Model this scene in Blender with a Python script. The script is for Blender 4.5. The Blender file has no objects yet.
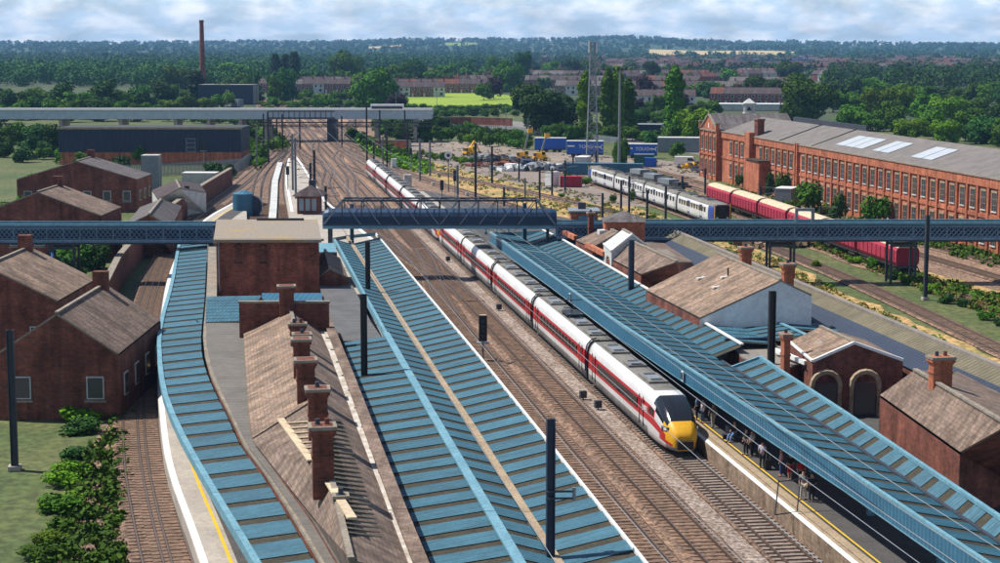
import bpy, math, random
import numpy as np
from mathutils import Vector, Matrix
from math import radians as R, sin, cos, pi
random.seed(7); rng = np.random.default_rng(7)
sc = bpy.context.scene
COL = sc.collection
# ---------------------------------------------------------------- camera, world, sun
H = 27.5; F = 1750.0; YH = 45.0
TH = math.atan((281.5 - YH) / F)
cam = bpy.data.objects.new('camera', bpy.data.cameras.new('camera')); COL.objects.link(cam)
cam.location = (0, 0, H); cam.rotation_euler = (pi / 2 - TH, 0, 0)
cam.data.sensor_width = 36; cam.data.lens = F / 1000 * 36
cam.data.clip_start = 1; cam.data.clip_end = 60000
sc.camera = cam
SUN_EL = 57; SUN_D = Vector((-1, .30, 0)).normalized()          # towards the sun, on the ground
w = bpy.data.worlds.new("World"); sc.world = w; w.use_nodes = True
nt = w.node_tree; N = nt.nodes; L = nt.links
bg = N['Background']; sky = N.new('ShaderNodeTexSky'); sky.sky_type = 'NISHITA'; sky.sun_disc = False
sky.sun_elevation = R(SUN_EL); sky.sun_rotation = math.atan2(SUN_D.x, SUN_D.y) % (2 * pi)
sky.altitude = 30; sky.air_density = 1.0; sky.dust_density = .6; sky.ozone_density = 2.5
bg.inputs[1].default_value = .058
tc = N.new('ShaderNodeTexCoord'); sx = N.new('ShaderNodeSeparateXYZ'); L.new(tc.outputs['Generated'], sx.inputs[0])
def wm(op, a, b=None):
    n = N.new('ShaderNodeMath'); n.operation = op
    for i, v in enumerate((a, b)):
        if v is None: continue
        if isinstance(v, (int, float)): n.inputs[i].default_value = v
        else: L.new(v, n.inputs[i])
    return n.outputs[0]
az = wm('ARCTAN2', sx.outputs[0], sx.outputs[1]); el = sx.outputs[2]
elc = wm('POWER', wm('ADD', wm('ABSOLUTE', el), .004), .55)
cb = N.new('ShaderNodeCombineXYZ'); L.new(wm('MULTIPLY', az, 21.0), cb.inputs[0]); L.new(wm('MULTIPLY', elc, 15.0), cb.inputs[1])
nz = N.new('ShaderNodeTexNoise'); nz.inputs['Scale'].default_value = 1.1; nz.inputs['Detail'].default_value = 9; nz.inputs['Roughness'].default_value = .55
nz.inputs['Distortion'].default_value = .35
L.new(cb.outputs[0], nz.inputs['Vector'])
cr = N.new('ShaderNodeValToRGB'); cr.color_ramp.elements[0].position = .38; cr.color_ramp.elements[1].position = .54
cr.color_ramp.elements[0].color = (.62, .62, .62, 1); L.new(nz.outputs[0], cr.inputs[0])
nz2 = N.new('ShaderNodeTexNoise'); nz2.inputs['Scale'].default_value = 2.3; nz2.inputs['Detail'].default_value = 8
L.new(cb.outputs[0], nz2.inputs['Vector'])
cc = N.new('ShaderNodeValToRGB'); cc.color_ramp.elements[0].position = .42; cc.color_ramp.elements[1].position = .66
cc.color_ramp.elements[0].color = (9.8, 12.2, 14.8, 1); cc.color_ramp.elements[1].color = (16.5, 17.0, 17.4, 1)
L.new(nz2.outputs[0], cc.inputs[0])
fade = N.new('ShaderNodeMapRange'); L.new(el, fade.inputs[0]); fade.inputs[1].default_value = .06; fade.inputs[2].default_value = .30; fade.inputs[3].default_value = 1; fade.inputs[4].default_value = .12
mx = N.new('ShaderNodeMixRGB'); L.new(wm('MULTIPLY', cr.outputs[0], fade.outputs[0]), mx.inputs[0]); L.new(cc.outputs[0], mx.inputs[2])
tint = N.new('ShaderNodeMixRGB'); tint.blend_type = 'MULTIPLY'; tint.inputs[0].default_value = 1; tint.inputs[2].default_value = (.82, .95, 1.12, 1)
L.new(sky.outputs[0], tint.inputs[1]); L.new(tint.outputs[0], mx.inputs[1]); L.new(mx.outputs[0], bg.inputs[0])
sl = bpy.data.lights.new('sun', 'SUN'); sl.energy = 5.0; sl.angle = R(.5); sl.color = (1, .94, .84)
so = bpy.data.objects.new('sun', sl); COL.objects.link(so); so.location = (-200, 60, 300)
sd = Vector((SUN_D.x * cos(R(SUN_EL)), SUN_D.y * cos(R(SUN_EL)), sin(R(SUN_EL))))
so.rotation_euler = sd.to_track_quat('Z', 'Y').to_euler()
vs = sc.view_settings; vs.view_transform = 'Standard'; vs.look = 'None'; vs.gamma = 1; vs.use_curve_mapping = False; vs.exposure = .36
try: sc.display_settings.display_device = 'sRGB'
except Exception: pass
sc.cycles.max_bounces = 6; sc.cycles.diffuse_bounces = 3; sc.cycles.volume_bounces = 0; sc.cycles.use_denoising = True
sc.cycles.transparent_max_bounces = 6
# ---------------------------------------------------------------- pixel <-> place
def ray(px, py):
    dx = (px - 500) / F; dy = (281.5 - py) / F
    return Vector((dx, cos(TH) + sin(TH) * dy, -sin(TH) + cos(TH) * dy))
def P(px, py, z=0.0):
    d = ray(px, py); t = (z - H) / d.z
    return Vector((d.x * t, d.y * t, z))
def D(px, py, Y):
    d = ray(px, py); t = Y / d.y
    return Vector((d.x * t, Y, H + d.z * t))
def PY(py, z=0.0): return P(500, py, z).y
# ---------------------------------------------------------------- materials
def nodes(name, rough=.8, metal=0, spec=.3):
    m = bpy.data.materials.new(name); m.use_nodes = True; t = m.node_tree
    b = t.nodes['Principled BSDF']; b.inputs['Roughness'].default_value = rough; b.inputs['Metallic'].default_value = metal
    b.inputs['Specular IOR Level'].default_value = spec
    return m, t, b
def tex(t, kind, vec, scale, **k):
    n = t.nodes.new('ShaderNodeTex' + kind)
    if 'Scale' in n.inputs: n.inputs['Scale'].default_value = scale
    for a, v in k.items():
        if a in n.inputs: n.inputs[a].default_value = v
    t.links.new(vec, n.inputs['Vector']); return n
def ramp(t, src, p0, c0, p1, c1, extra=()):
    r = t.nodes.new('ShaderNodeValToRGB'); e = r.color_ramp.elements
    e[0].position = p0; e[0].color = (*c0, 1); e[1].position = p1; e[1].color = (*c1, 1)
    for p, c in extra:
        q = e.new(p); q.color = (*c, 1)
    t.links.new(src, r.inputs[0]); return r.outputs[0]
def mixc(t, f, a, b, mode='MIX'):
    n = t.nodes.new('ShaderNodeMixRGB'); n.blend_type = mode
    for i, v in ((0, f), (1, a), (2, b)):
        if isinstance(v, (int, float)): n.inputs[i].default_value = v
        elif isinstance(v, tuple): n.inputs[i].default_value = (*v, 1)
        else: t.links.new(v, n.inputs[i])
    return n.outputs[0]
def bump(t, b, h, s=.4, d=.05):
    n = t.nodes.new('ShaderNodeBump'); n.inputs['Strength'].default_value = s; n.inputs['Distance'].default_value = d
    t.links.new(h, n.inputs['Height']); t.links.new(n.outputs[0], b.inputs['Normal'])
def sc3(c, k): return tuple(min(1, x * k) for x in c)
def M_noise(name, c, c2=None, s1=.3, s2=4, rough=.8, metal=0, bs=.2, lo=.7, hi=1.25, coord='Object', spec=.3, p0=.35, p1=.65, v0=.3, v1=.7):
    m, t, b = nodes(name, rough, metal, spec)
    v = t.nodes.new('ShaderNodeTexCoord').outputs[coord]
    n1 = tex(t, 'Noise', v, s1, Detail=8, Roughness=.65); n2 = tex(t, 'Noise', v, s2, Detail=6, Roughness=.7)
    base = ramp(t, n1.outputs[0], p0, c, p1, c2 or sc3(c, .75))
    var = ramp(t, n2.outputs[0], v0, (lo,) * 3, v1, (hi,) * 3)
    t.links.new(mixc(t, 1, base, var, 'MULTIPLY'), b.inputs['Base Color'])
    if bs: bump(t, b, n2.outputs[0], bs)
    return m
def uvmap(t, sx=1, sy=1):
    v = t.nodes.new('ShaderNodeTexCoord').outputs['UV']; mp = t.nodes.new('ShaderNodeMapping'); mp.inputs['Scale'].default_value = (sx, sy, 1)
    t.links.new(v, mp.inputs[0]); return mp.outputs[0]
def M_brick(name, c1, c2, mortar=(.30, .26, .22), bw=.46, bh=.16, rough=.9, grime=(.45, 1.25), streak=True, msize=.016):
    m, t, b = nodes(name, rough); v = uvmap(t)
    k = tex(t, 'Brick', v, 1.0)
    k.inputs['Color1'].default_value = (*c1, 1); k.inputs['Color2'].default_value = (*c2, 1); k.inputs['Mortar'].default_value = (*mortar, 1)
    k.inputs['Brick Width'].default_value = bw; k.inputs['Row Height'].default_value = bh; k.inputs['Mortar Size'].default_value = msize; k.inputs['Bias'].default_value = 0
    o = t.nodes.new('ShaderNodeTexCoord').outputs['Object']
    n1 = tex(t, 'Noise', o, .55, Detail=9, Roughness=.7); n2 = tex(t, 'Noise', o, 3.5, Detail=6, Roughness=.75)
    g = ramp(t, n1.outputs[0], .3, (grime[0],) * 3, .68, (grime[1],) * 3); g2 = ramp(t, n2.outputs[0], .32, (.62,) * 3, .7, (1.3,) * 3)
    c = mixc(t, 1, k.outputs[0], g, 'MULTIPLY'); c = mixc(t, .8, c, g2, 'MULTIPLY')
    if streak:
        n3 = tex(t, 'Noise', uvmap(t, 1.4, .12), 1.0, Detail=5); c = mixc(t, .7, c, ramp(t, n3.outputs[0], .4, (.6, .58, .55), .6, (1.1, 1.1, 1.1)), 'MULTIPLY')
    t.links.new(c, b.inputs['Base Color']); bump(t, b, k.outputs['Fac'], -.3, .02)
    return m
def M_corr(name, c, c2, per=.25, axis='u', rough=.55, strength=.6, spot=(.75, 1.15), dist=.06, spec=.4, s1=.5, panel=0):
    m, t, b = nodes(name, rough, 0, spec)
    v = uvmap(t); wv = t.nodes.new('ShaderNodeTexWave'); wv.bands_direction = 'X' if axis == 'u' else 'Y'
    wv.inputs['Scale'].default_value = 1 / per / 3.18; t.links.new(v, wv.inputs['Vector'])
    o = t.nodes.new('ShaderNodeTexCoord').outputs['Object']
    n1 = tex(t, 'Noise', o, s1, Detail=9, Roughness=.7); n2 = tex(t, 'Noise', o, 5, Detail=5, Roughness=.8)
    base = ramp(t, n1.outputs[0], .36, c, .64, c2); var = ramp(t, n2.outputs[0], .3, (spot[0],) * 3, .7, (spot[1],) * 3)
    col = mixc(t, 1, base, var, 'MULTIPLY')
    if panel:
        gi = t.nodes.new('ShaderNodeNewGeometry'); col = mixc(t, 1, col, ramp(t, gi.outputs['Random Per Island'], 0, (1 - panel, 1 - panel * .9, 1 - panel * .8), 1, (1 + panel * .7,) * 3), 'MULTIPLY')
        n3 = tex(t, 'Noise', uvmap(t, 3.2, .22), 1.0, Detail=6, Roughness=.7); col = mixc(t, .75, col, ramp(t, n3.outputs[0], .42, (1.12, 1.12, 1.12), .66, (.62, .60, .55)), 'MULTIPLY')
        n4 = tex(t, 'Noise', o, 1.7, Detail=7, Roughness=.75); col = mixc(t, ramp(t, n4.outputs[0], .60, (0,) * 3, .74, (.55,) * 3), col, (.075, .085, .07))
        col = mixc(t, ramp(t, gi.outputs['Random Per Island'], .972, (0,) * 3, .98, (.35,) * 3), col, (.17, .27, .31))
        t.links.new(ramp(t, n1.outputs[0], .3, (.45,) * 3, .7, (.8,) * 3), b.inputs['Roughness'])
    t.links.new(col, b.inputs['Base Color']); bump(t, b, wv.outputs[0], strength, dist)
    return m
def M_leaf(name, c1, c2, c3):
    m, t, b = nodes(name, .7, 0, .12)
    o = t.nodes.new('ShaderNodeTexCoord').outputs['Object']; oi = t.nodes.new('ShaderNodeObjectInfo')
    n1 = tex(t, 'Noise', o, .5, Detail=4); n2 = tex(t, 'Noise', o, 2.2, Detail=3)
    a = ramp(t, n1.outputs[0], .35, c1, .65, c2); a = mixc(t, ramp(t, n2.outputs[0], .45, (0,) * 3, .7, (.8,) * 3), a, c3)
    hs = t.nodes.new('ShaderNodeHueSaturation'); t.links.new(a, hs.inputs['Color']); hs.inputs['Saturation'].default_value = 1.12
    mr = t.nodes.new('ShaderNodeMapRange'); mr.inputs[3].default_value = .65; mr.inputs[4].default_value = 1.35; t.links.new(oi.outputs['Random'], mr.inputs[0]); t.links.new(mr.outputs[0], hs.inputs['Value'])
    mr2 = t.nodes.new('ShaderNodeMapRange'); mr2.inputs[3].default_value = .492; mr2.inputs[4].default_value = .522; t.links.new(oi.outputs['Random'], mr2.inputs[0]); t.links.new(mr2.outputs[0], hs.inputs['Hue'])
    t.links.new(hs.outputs[0], b.inputs['Base Color'])
    b.inputs['Subsurface Weight'].default_value = 0
    return m
def M_plain(name, c, rough=.6, metal=0, spec=.4, n=.12):
    return M_noise(name, c, sc3(c, 1 - n), s1=.8, s2=6, rough=rough, metal=metal, bs=.05, lo=1 - n, hi=1 + n, spec=spec)
MAT = {}
MAT['brick_dark'] = M_brick('brick_dark', (.28, .08, .048), (.17, .055, .04), (.15, .10, .08))
MAT['brick_red'] = M_brick('brick_red', (.60, .17, .075), (.42, .115, .055), (.33, .22, .16), grime=(.6, 1.2))
MAT['brick_house'] = M_brick('brick_house', (.34, .12, .085), (.26, .09, .07), (.28, .2, .17))
MAT['brick_tan'] = M_brick('brick_tan', (.34, .25, .17), (.25, .17, .12), (.28, .24, .2))
MAT['slate'] = M_brick('slate', (.26, .185, .145), (.165, .12, .10), (.12, .09, .075), bw=.36, bh=.24, grime=(.5, 1.4), msize=.014)
MAT['slate_warm'] = M_brick('slate_warm', (.33, .225, .16), (.20, .15, .12), (.14, .105, .085), bw=.36, bh=.24, grime=(.5, 1.4), msize=.014)
MAT['slate_grey'] = M_brick('slate_grey', (.17, .15, .155), (.11, .10, .105), (.06, .055, .055), bw=.36, bh=.24, grime=(.7, 1.25), msize=.014)
MAT['roof_house'] = M_brick('roof_house', (.11, .08, .085), (.07, .055, .062), (.07, .06, .06), bw=.5, bh=.35)
MAT['roof_tile'] = M_brick('roof_tile', (.19, .075, .055), (.14, .055, .045), (.12, .06, .05), bw=.5, bh=.35)
MAT['blue'] = M_corr('blue_sheet', (.042, .142, .205), (.028, .104, .158), per=.3, axis='u', strength=.5, spot=(.7, 1.2), dist=.05, panel=.13)
MAT['blue2'] = M_corr('blue_sheet_deep', (.022, .108, .165), (.015, .08, .13), per=.3, axis='u', strength=.5, spot=(.7, 1.2), dist=.05, panel=.11)
MAT['moss'] = M_noise('mossy_gutter', (.055, .046, .028), (.026, .026, .02), s1=1.2, s2=6, bs=.3, lo=.5, hi=1.5)
MAT['paleblue'] = M_noise('pale_blue_paint', (.17, .35, .44), (.12, .27, .35), s1=.6, s2=4, rough=.5, lo=.7, hi=1.2, bs=.05)
MAT['brick_tower'] = M_brick('brick_tower', (.40, .11, .06), (.25, .07, .045), (.2, .12, .09))
MAT['grease_shade'] = M_noise('rail_grime_shade', (.055, .036, .028), (.035, .025, .02), s1=.4, s2=3)  # grease tone that also carries the painted shade beside the rails
MAT['skylight'] = M_plain('roof_skylight', (.48, .52, .56), .3, spec=.5)
MAT['latticeblue'] = M_plain('lattice_blue', (.14, .23, .33), .5, n=.25)
MAT['fascia'] = M_corr('fascia_paint', (.04, .155, .26), (.028, .12, .20), per=.45, axis='u', strength=.5, rough=.5)
MAT['white'] = M_plain('white_paint', (.78, .79, .78), .5, n=.14)
MAT['dirtywhite'] = M_noise('weathered_white', (.60, .61, .60), (.42, .44, .44), s1=.5, s2=3, lo=.75, hi=1.15, bs=.1)
MAT['stone'] = M_noise('coping_stone', (.30, .26, .21), (.20, .17, .14), s1=.9, s2=5, lo=.6, hi=1.3)
MAT['tan'] = M_noise('timber_tan', (.40, .31, .21), (.28, .21, .14), s1=.8, s2=6, lo=.6, hi=1.3)
MAT['grey_sheet'] = M_corr('grey_sheet', (.17, .155, .14), (.12, .11, .10), per=.8, axis='v', strength=1.0, dist=.12, rough=.8)
MAT['grey_dark_sheet'] = M_corr('dark_grey_sheet', (.13, .13, .135), (.085, .085, .09), per=.8, axis='v', strength=.9, dist=.1, rough=.8)
MAT['olive_sheet'] = M_corr('olive_sheet', (.19, .165, .11), (.12, .11, .075), per=.55, axis='u', strength=1.0, dist=.15, rough=.9)
MAT['navy_sheet'] = M_corr('navy_sheet', (.014, .03, .068), (.010, .022, .05), per=.55, axis='u', strength=.8, dist=.1, rough=.6)
MAT['bridgeblue'] = M_plain('bridge_blue', (.018, .05, .115), .45, n=.25)
MAT['navy'] = M_plain('navy_paint', (.018, .035, .075), .45, n=.3)
MAT['leadwhite'] = M_noise('lead_gutter', (.62, .60, .56), (.36, .30, .25), s1=.9, s2=5, lo=.65, hi=1.2)
MAT['gablewhite'] = M_noise('white_render', (.82, .83, .82), (.66, .68, .68), s1=.4, s2=2.5, lo=.8, hi=1.08, bs=.1)
MAT['straw'] = M_leaf('straw_weed', (.26, .19, .07), (.16, .16, .045), (.30, .24, .10))
MAT['steel_dark'] = M_plain('dark_steel', (.042, .050, .068), .55, n=.3)
MAT['steel_grey'] = M_plain('galvanised_steel', (.22, .25, .28), .5, n=.2)
MAT['black'] = M_plain('black_paint', (.012, .012, .014), .4)
MAT['bridgepale'] = M_plain('pale_bridge_paint', (.46, .55, .64), .5, n=.18)
MAT['works_roof'] = M_corr('works_roof', (.19, .17, .16), (.13, .12, .115), per=1.2, axis='u', strength=.3, rough=.85)
MAT['felt'] = M_noise('roof_felt', (.26, .225, .19), (.20, .18, .165), s1=.35, s2=3, lo=.7, hi=1.2)
MAT['ochre'] = M_noise('lichen_felt', (.27, .23, .19), (.34, .24, .10), s1=.18, s2=3, lo=.7, hi=1.2, p0=.5, p1=.68)
MAT['rail'] = M_noise('rail_steel', (.075, .045, .035), (.12, .08, .06), s1=2, s2=8, rough=.45, metal=.3)
MAT['railtop'] = M_plain('rail_head', (.20, .155, .13), .4, .5)
MAT['sleeper_grey'] = M_noise('grey_sleeper', (.30, .26, .23), (.2, .16, .14), s1=1, s2=6, lo=.6, hi=1.3)
MAT['sleeper'] = M_noise('concrete_sleeper', (.24, .155, .11), (.15, .095, .065), s1=1, s2=6, lo=.6, hi=1.3)
MAT['bed'] = M_noise('rusty_ballast', (.215, .13, .088), (.13, .086, .064), s1=.35, s2=2.4, lo=.3, hi=1.7, bs=1.0, v0=.40, v1=.62)
MAT['concrete'] = M_noise('concrete', (.42, .38, .33), (.32, .29, .26), s1=.4, s2=4, lo=.75, hi=1.2)
MAT['asphalt'] = M_noise('platform_asphalt', (.085, .08, .08), (.06, .058, .058), s1=.5, s2=5, lo=.75, hi=1.25)
MAT['yellow'] = M_plain('yellow_paint', (.75, .48, .03), .5, n=.12)
MAT['orange'] = M_plain('orange_yellow_paint', (.80, .42, .02), .45, n=.12)
MAT['red'] = M_plain('red_paint', (.46, .025, .03), .35, n=.12)
MAT['trainwhite'] = M_noise('train_white', (.74, .75, .77), (.62, .63, .65), s1=.3, s2=3, lo=.88, hi=1.05, rough=.3, bs=0, spec=.5)
MAT['trainroof'] = M_noise('train_roof', (.22, .21, .195), (.14, .135, .125), s1=.5, s2=3, lo=.7, hi=1.2)
MAT['skirt'] = M_noise('train_skirt', (.30, .31, .32), (.18, .18, .18), s1=.6, s2=3, lo=.7, hi=1.15)
MAT['underframe'] = M_noise('underframe_dirt', (.05, .04, .035), (.03, .026, .024), s1=1, s2=5)
MAT['glass'] = M_plain('dark_glass', (.012, .014, .018), .12, spec=.7)
MAT['winglass'] = M_plain('window_glass', (.05, .06, .07), .15, spec=.6)
_m, _t, _b = nodes('window_glass_varied', .15, 0, .6); _o = _t.nodes.new('ShaderNodeNewGeometry')
_t.links.new(ramp(_t, _o.outputs['Random Per Island'], 0, (.012, .014, .018), 1, (.22, .24, .25), ((.6, (.05, .055, .06)), (.8, (.10, .10, .09)))), _b.inputs['Base Color']); MAT['winglass'] = _m
MAT['blueglass'] = M_plain('blue_glass', (.20, .28, .36), .2, spec=.6)
MAT['maroon'] = M_noise('maroon_wagon', (.38, .03, .065), (.28, .025, .05), s1=.5, s2=3, lo=.7, hi=1.25, bs=.05)
MAT['cream'] = M_noise('cream_cover', (.62, .52, .36), (.48, .38, .27), s1=.5, s2=3, lo=.75, hi=1.2)
MAT['trailerblue'] = M_noise('trailer_blue', (.025, .12, .50), (.02, .09, .40), s1=.4, s2=3, lo=.85, hi=1.1, rough=.5)
MAT['emublue'] = M_plain('train_blue', (.03, .06, .30), .35)
MAT['green_box'] = M_plain('green_paint', (.015, .12, .09), .5)
MAT['bark'] = M_noise('bark', (.09, .07, .05), (.06, .045, .035), s1=2, s2=8)
MAT['leaf'] = M_leaf('leaf_green', (.04, .09, .014), (.068, .14, .02), (.10, .175, .028))
MAT['leaf_deep'] = M_leaf('leaf_deep', (.022, .06, .016), (.04, .095, .022), (.062, .125, .028))
MAT['leaf_bright'] = M_leaf('leaf_bright', (.075, .14, .018), (.11, .19, .022), (.16, .23, .03))
MAT['leaf_purple'] = M_leaf('leaf_purple', (.022, .014, .022), (.036, .021, .03), (.048, .03, .036))
MAT['leaf_far'] = M_leaf('leaf_far', (.012, .045, .02), (.028, .082, .028), (.055, .12, .032))
MAT['leaf_conifer'] = M_leaf('leaf_conifer', (.014, .034, .016), (.02, .045, .02), (.03, .06, .025))
MAT['grass_dry'] = M_noise('dry_grass', (.46, .29, .12), (.22, .20, .06), s1=.13, s2=1.2, lo=.5, hi=1.45, bs=.5, p0=.42, p1=.62, v0=.40, v1=.62)
MAT['grass'] = M_noise('rough_grass', (.05, .085, .022), (.12, .125, .045), s1=.05, s2=1.2, lo=.6, hi=1.4, bs=.5, v0=.40, v1=.62)
MAT['lawn'] = M_noise('mown_field', (.24, .33, .025), (.17, .26, .02), s1=.02, s2=.6, lo=.85, hi=1.12, bs=.2)
MAT['gravel'] = M_noise('grey_gravel', (.26, .215, .185), (.19, .155, .135), s1=.2, s2=4, lo=.6, hi=1.4, bs=.6, v0=.40, v1=.62)
MAT['ballast'] = M_noise('brown_ballast', (.29, .185, .125), (.165, .108, .08), s1=.14, s2=2.2, lo=.3, hi=1.7, bs=1.0, v0=.40, v1=.62)
MAT['ballast_throat'] = M_noise('tan_ballast', (.36, .225, .145), (.24, .15, .10), s1=.06, s2=1.4, lo=.5, hi=1.5, bs=.9, v0=.40, v1=.62)
MAT['ballast_pale'] = M_noise('pale_ballast', (.33, .27, .235), (.22, .165, .135), s1=.25, s2=3.0, lo=.35, hi=1.6, bs=.9, v0=.40, v1=.62)
MAT['road'] = M_noise('road_surface', (.21, .195, .18), (.17, .16, .15), s1=.1, s2=2, lo=.8, hi=1.2)
MAT['yard'] = M_noise('yard_surface', (.20, .165, .14), (.29, .235, .19), s1=.06, s2=1.5, lo=.7, hi=1.25, v0=.40, v1=.62)
MAT['town'] = M_noise('town_ground', (.035, .06, .022), (.065, .08, .035), s1=.02, s2=.3, lo=.7, hi=1.3)
MAT['hill'] = M_noise('wooded_hill', (.025, .05, .018), (.05, .085, .028), s1=.004, s2=.03, lo=.6, hi=1.4)
MAT['ochrefield'] = M_noise('stubble_field', (.52, .40, .19), (.44, .33, .16), s1=.01, s2=.1, lo=.85, hi=1.15)
MAT['chimney_stack'] = M_brick('stack_brick', (.30, .075, .05), (.22, .06, .045), (.25, .12, .09), bw=2, bh=.8)
MAT['skin'] = M_plain('skin', (.50, .30, .21), .6)
MAT['hair'] = M_plain('hair', (.03, .02, .015), .7)
for nme, c in dict(lilac=(.50, .47, .60), darkcloth=(.02, .022, .03), jeans=(.04, .07, .16), redcloth=(.45, .02, .03), pink=(.60, .36, .36), greycloth=(.18, .18, .19), whitecloth=(.65, .65, .68), palecloth=(.45, .42, .36), bluecloth=(.12, .22, .42)).items():
    MAT[nme] = M_plain(nme, c, .85)
# ---------------------------------------------------------------- mesh builder
class MB:
    def __init__(s): s.v = []; s.f = []; s.m = []; s.mats = []; s.sm = False
    def mi(s, mat):
        mat = MAT[mat] if isinstance(mat, str) else mat
        if mat not in s.mats: s.mats.append(mat)
        return s.mats.index(mat)
    def add(s, vs, fs, mat):
        b = len(s.v); k = s.mi(mat); s.v += [tuple(p) for p in vs]
        for f in fs: s.f.append(tuple(b + i for i in f)); s.m.append(k)
        return s
    def quad(s, a, b, c, d, mat): return s.add([a, b, c, d], [(0, 1, 2, 3)], mat)
    def box(s, c, size, mat, rz=0, M=None):
        hx, hy, hz = size[0] / 2, size[1] / 2, size[2] / 2
        vs = [Vector((x, y, z)) for z in (-hz, hz) for y in (-hy, hy) for x in (-hx, hx)]
        T = Matrix.Translation(c) @ Matrix.Rotation(rz, 4, 'Z') if M is None else Matrix.Translation(c) @ M
        return s.add([T @ v for v in vs], [(0, 2, 3, 1), (4, 5, 7, 6), (0, 1, 5, 4), (2, 6, 7, 3), (0, 4, 6, 2), (1, 3, 7, 5)], mat)
    def prism(s, poly, z0, z1, mat, top=None):
        n = len(poly); a = sum(poly[i][0] * poly[(i + 1) % n][1] - poly[(i + 1) % n][0] * poly[i][1] for i in range(n))
        if a < 0: poly = poly[::-1]
        vs = [(p[0], p[1], z0) for p in poly] + [(p[0], p[1], z1) for p in poly]
        s.add(vs, [tuple(reversed(range(n)))] + [(i, (i + 1) % n, n + (i + 1) % n, n + i) for i in range(n)], mat)
        s.add([(p[0], p[1], z1) for p in poly], [tuple(range(n))], top or mat); return s
    def tube(s, pts, r, mat, n=6, r1=None):
        pts = [Vector(p) for p in pts]; rings = []
        for i, p in enumerate(pts):
            d = (pts[min(i + 1, len(pts) - 1)] - pts[max(i - 1, 0)]).normalized()
            u = d.cross(Vector((0, 0, 1)));
            if u.length < 1e-3: u = Vector((1, 0, 0))
            u.normalize(); v = u.cross(d); rr = r if r1 is None else r + (r1 - r) * i / (len(pts) - 1)
            rings.append([p + (u * cos(2 * pi * k / n) + v * sin(2 * pi * k / n)) * rr for k in range(n)])
        vs = [q for g in rings for q in g]; fs = []
        for i in range(len(pts) - 1):
            for k in range(n): fs.append((i * n + k, i * n + (k + 1) % n, (i + 1) * n + (k + 1) % n, (i + 1) * n + k))
        fs.append(tuple(reversed(range(n)))); fs.append(tuple((len(pts) - 1) * n + k for k in range(n)))
        return s.add(vs, fs, mat)
    def bar(s, a, b, wd, ht, mat):
        a = Vector(a); b = Vector(b); d = b - a; L_ = d.length; d.normalize()
        u = d.cross(Vector((0, 0, 1)))
        if u.length < 1e-3: u = Vector((1, 0, 0))
        u.normalize(); v = u.cross(d).normalized()
        vs = [p + u * i * wd / 2 + v * j * ht / 2 for p in (a, b) for j in (-1, 1) for i in (-1, 1)]
        return s.add(vs, [(0, 1, 3, 2), (4, 6, 7, 5), (0, 4, 5, 1), (2, 3, 7, 6), (0, 2, 6, 4), (1, 5, 7, 3)], mat)
    def slab(s, a, b, c, d, th, mat, under=None):
        # quad with thickness downwards along its normal
        a, b, c, d = map(Vector, (a, b, c, d)); n = (b - a).cross(d - a).normalized()
        if n.z < 0: a, b, c, d = d, c, b, a; n = -n
        lo = [p - n * th for p in (a, b, c, d)]
        s.add([a, b, c, d], [(0, 1, 2, 3)], mat)
        return s.add([a, b, c, d] + lo, [(7, 6, 5, 4), (0, 4, 5, 1), (1, 5, 6, 2), (2, 6, 7, 3), (3, 7, 4, 0)], under or mat)
    def mesh(s, name, origin=None):
        o = Vector(origin) if origin is not None else Vector((0, 0, 0))
        me = bpy.data.meshes.new(name); me.from_pydata([Vector(v) - o for v in s.v], [], s.f)
        for m in s.mats: me.materials.append(m)
        me.polygons.foreach_set('material_index', s.m)
        if s.sm: me.polygons.foreach_set('use_smooth', [True] * len(s.f))
        uvl = me.uv_layers.new(name='UVMap'); uv = np.zeros((len(me.loops), 2), dtype=np.float32)
        for p in me.polygons:
            n = p.normal
            if abs(n.z) > .995: t1 = Vector((1, 0, 0)); t2 = Vector((0, 1, 0))
            else: t1 = Vector((-n.y, n.x, 0)).normalized(); t2 = n.cross(t1)
            for li in p.loop_indices:
                q = Vector(s.v[me.loops[li].vertex_index]); uv[li] = (q.dot(t1), q.dot(t2))
        uvl.data.foreach_set('uv', uv.ravel()); me.update(); return me
    def build(s, name, parent=None, origin=None):
        if origin is None and parent is not None: origin = gpos(parent) if parent.get('_w') else None
        ob = bpy.data.objects.new(name, s.mesh(name, origin)); COL.objects.link(ob)
        if parent is not None: ob.parent = parent
        if parent is not None and parent.get('_w'): ob['_w'] = 1
        return ob
def gpos(o):
    p = Vector(o.location)
    while o.parent is not None: o = o.parent; p += Vector(o.location)
    return p
def tag(o, label=None, cat=None, group=None, kind=None):
    if label: o['label'] = label
    if cat: o['category'] = cat
    if group: o['group'] = group
    if kind: o['kind'] = kind
    return o
def root(name, loc, label=None, cat=None, group=None, world=True, rz=0):
    o = bpy.data.objects.new(name, None); COL.objects.link(o); o.location = loc; o.rotation_euler = (0, 0, rz); o.empty_display_size = .2
    if world: o['_w'] = 1                 # parts are written in world coordinates and re-based on the root
    return tag(o, label, cat, group)
def copy_tree(o, parent=None):
    c = o.copy(); COL.objects.link(c)
    if parent is not None: c.parent = parent
    for ch in list(o.children): copy_tree(ch, c)
    return c
def struct(name, mb): return tag(mb.build(name), kind='structure')
OW = ['', 'second ', 'third ', 'fourth ', 'fifth ', 'sixth ', 'seventh ', 'eighth ', 'ninth ', 'tenth ', 'eleventh ', 'twelfth ', 'thirteenth ', 'fourteenth ', 'fifteenth ']
def ordl(i, n):
    if i <= n - 1 - i: return 'leftmost' if i == 0 else OW[min(i, 14)] + 'from the left'
    i = n - 1 - i; return 'rightmost' if i == 0 else OW[min(i, 14)] + 'from the right'
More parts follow.
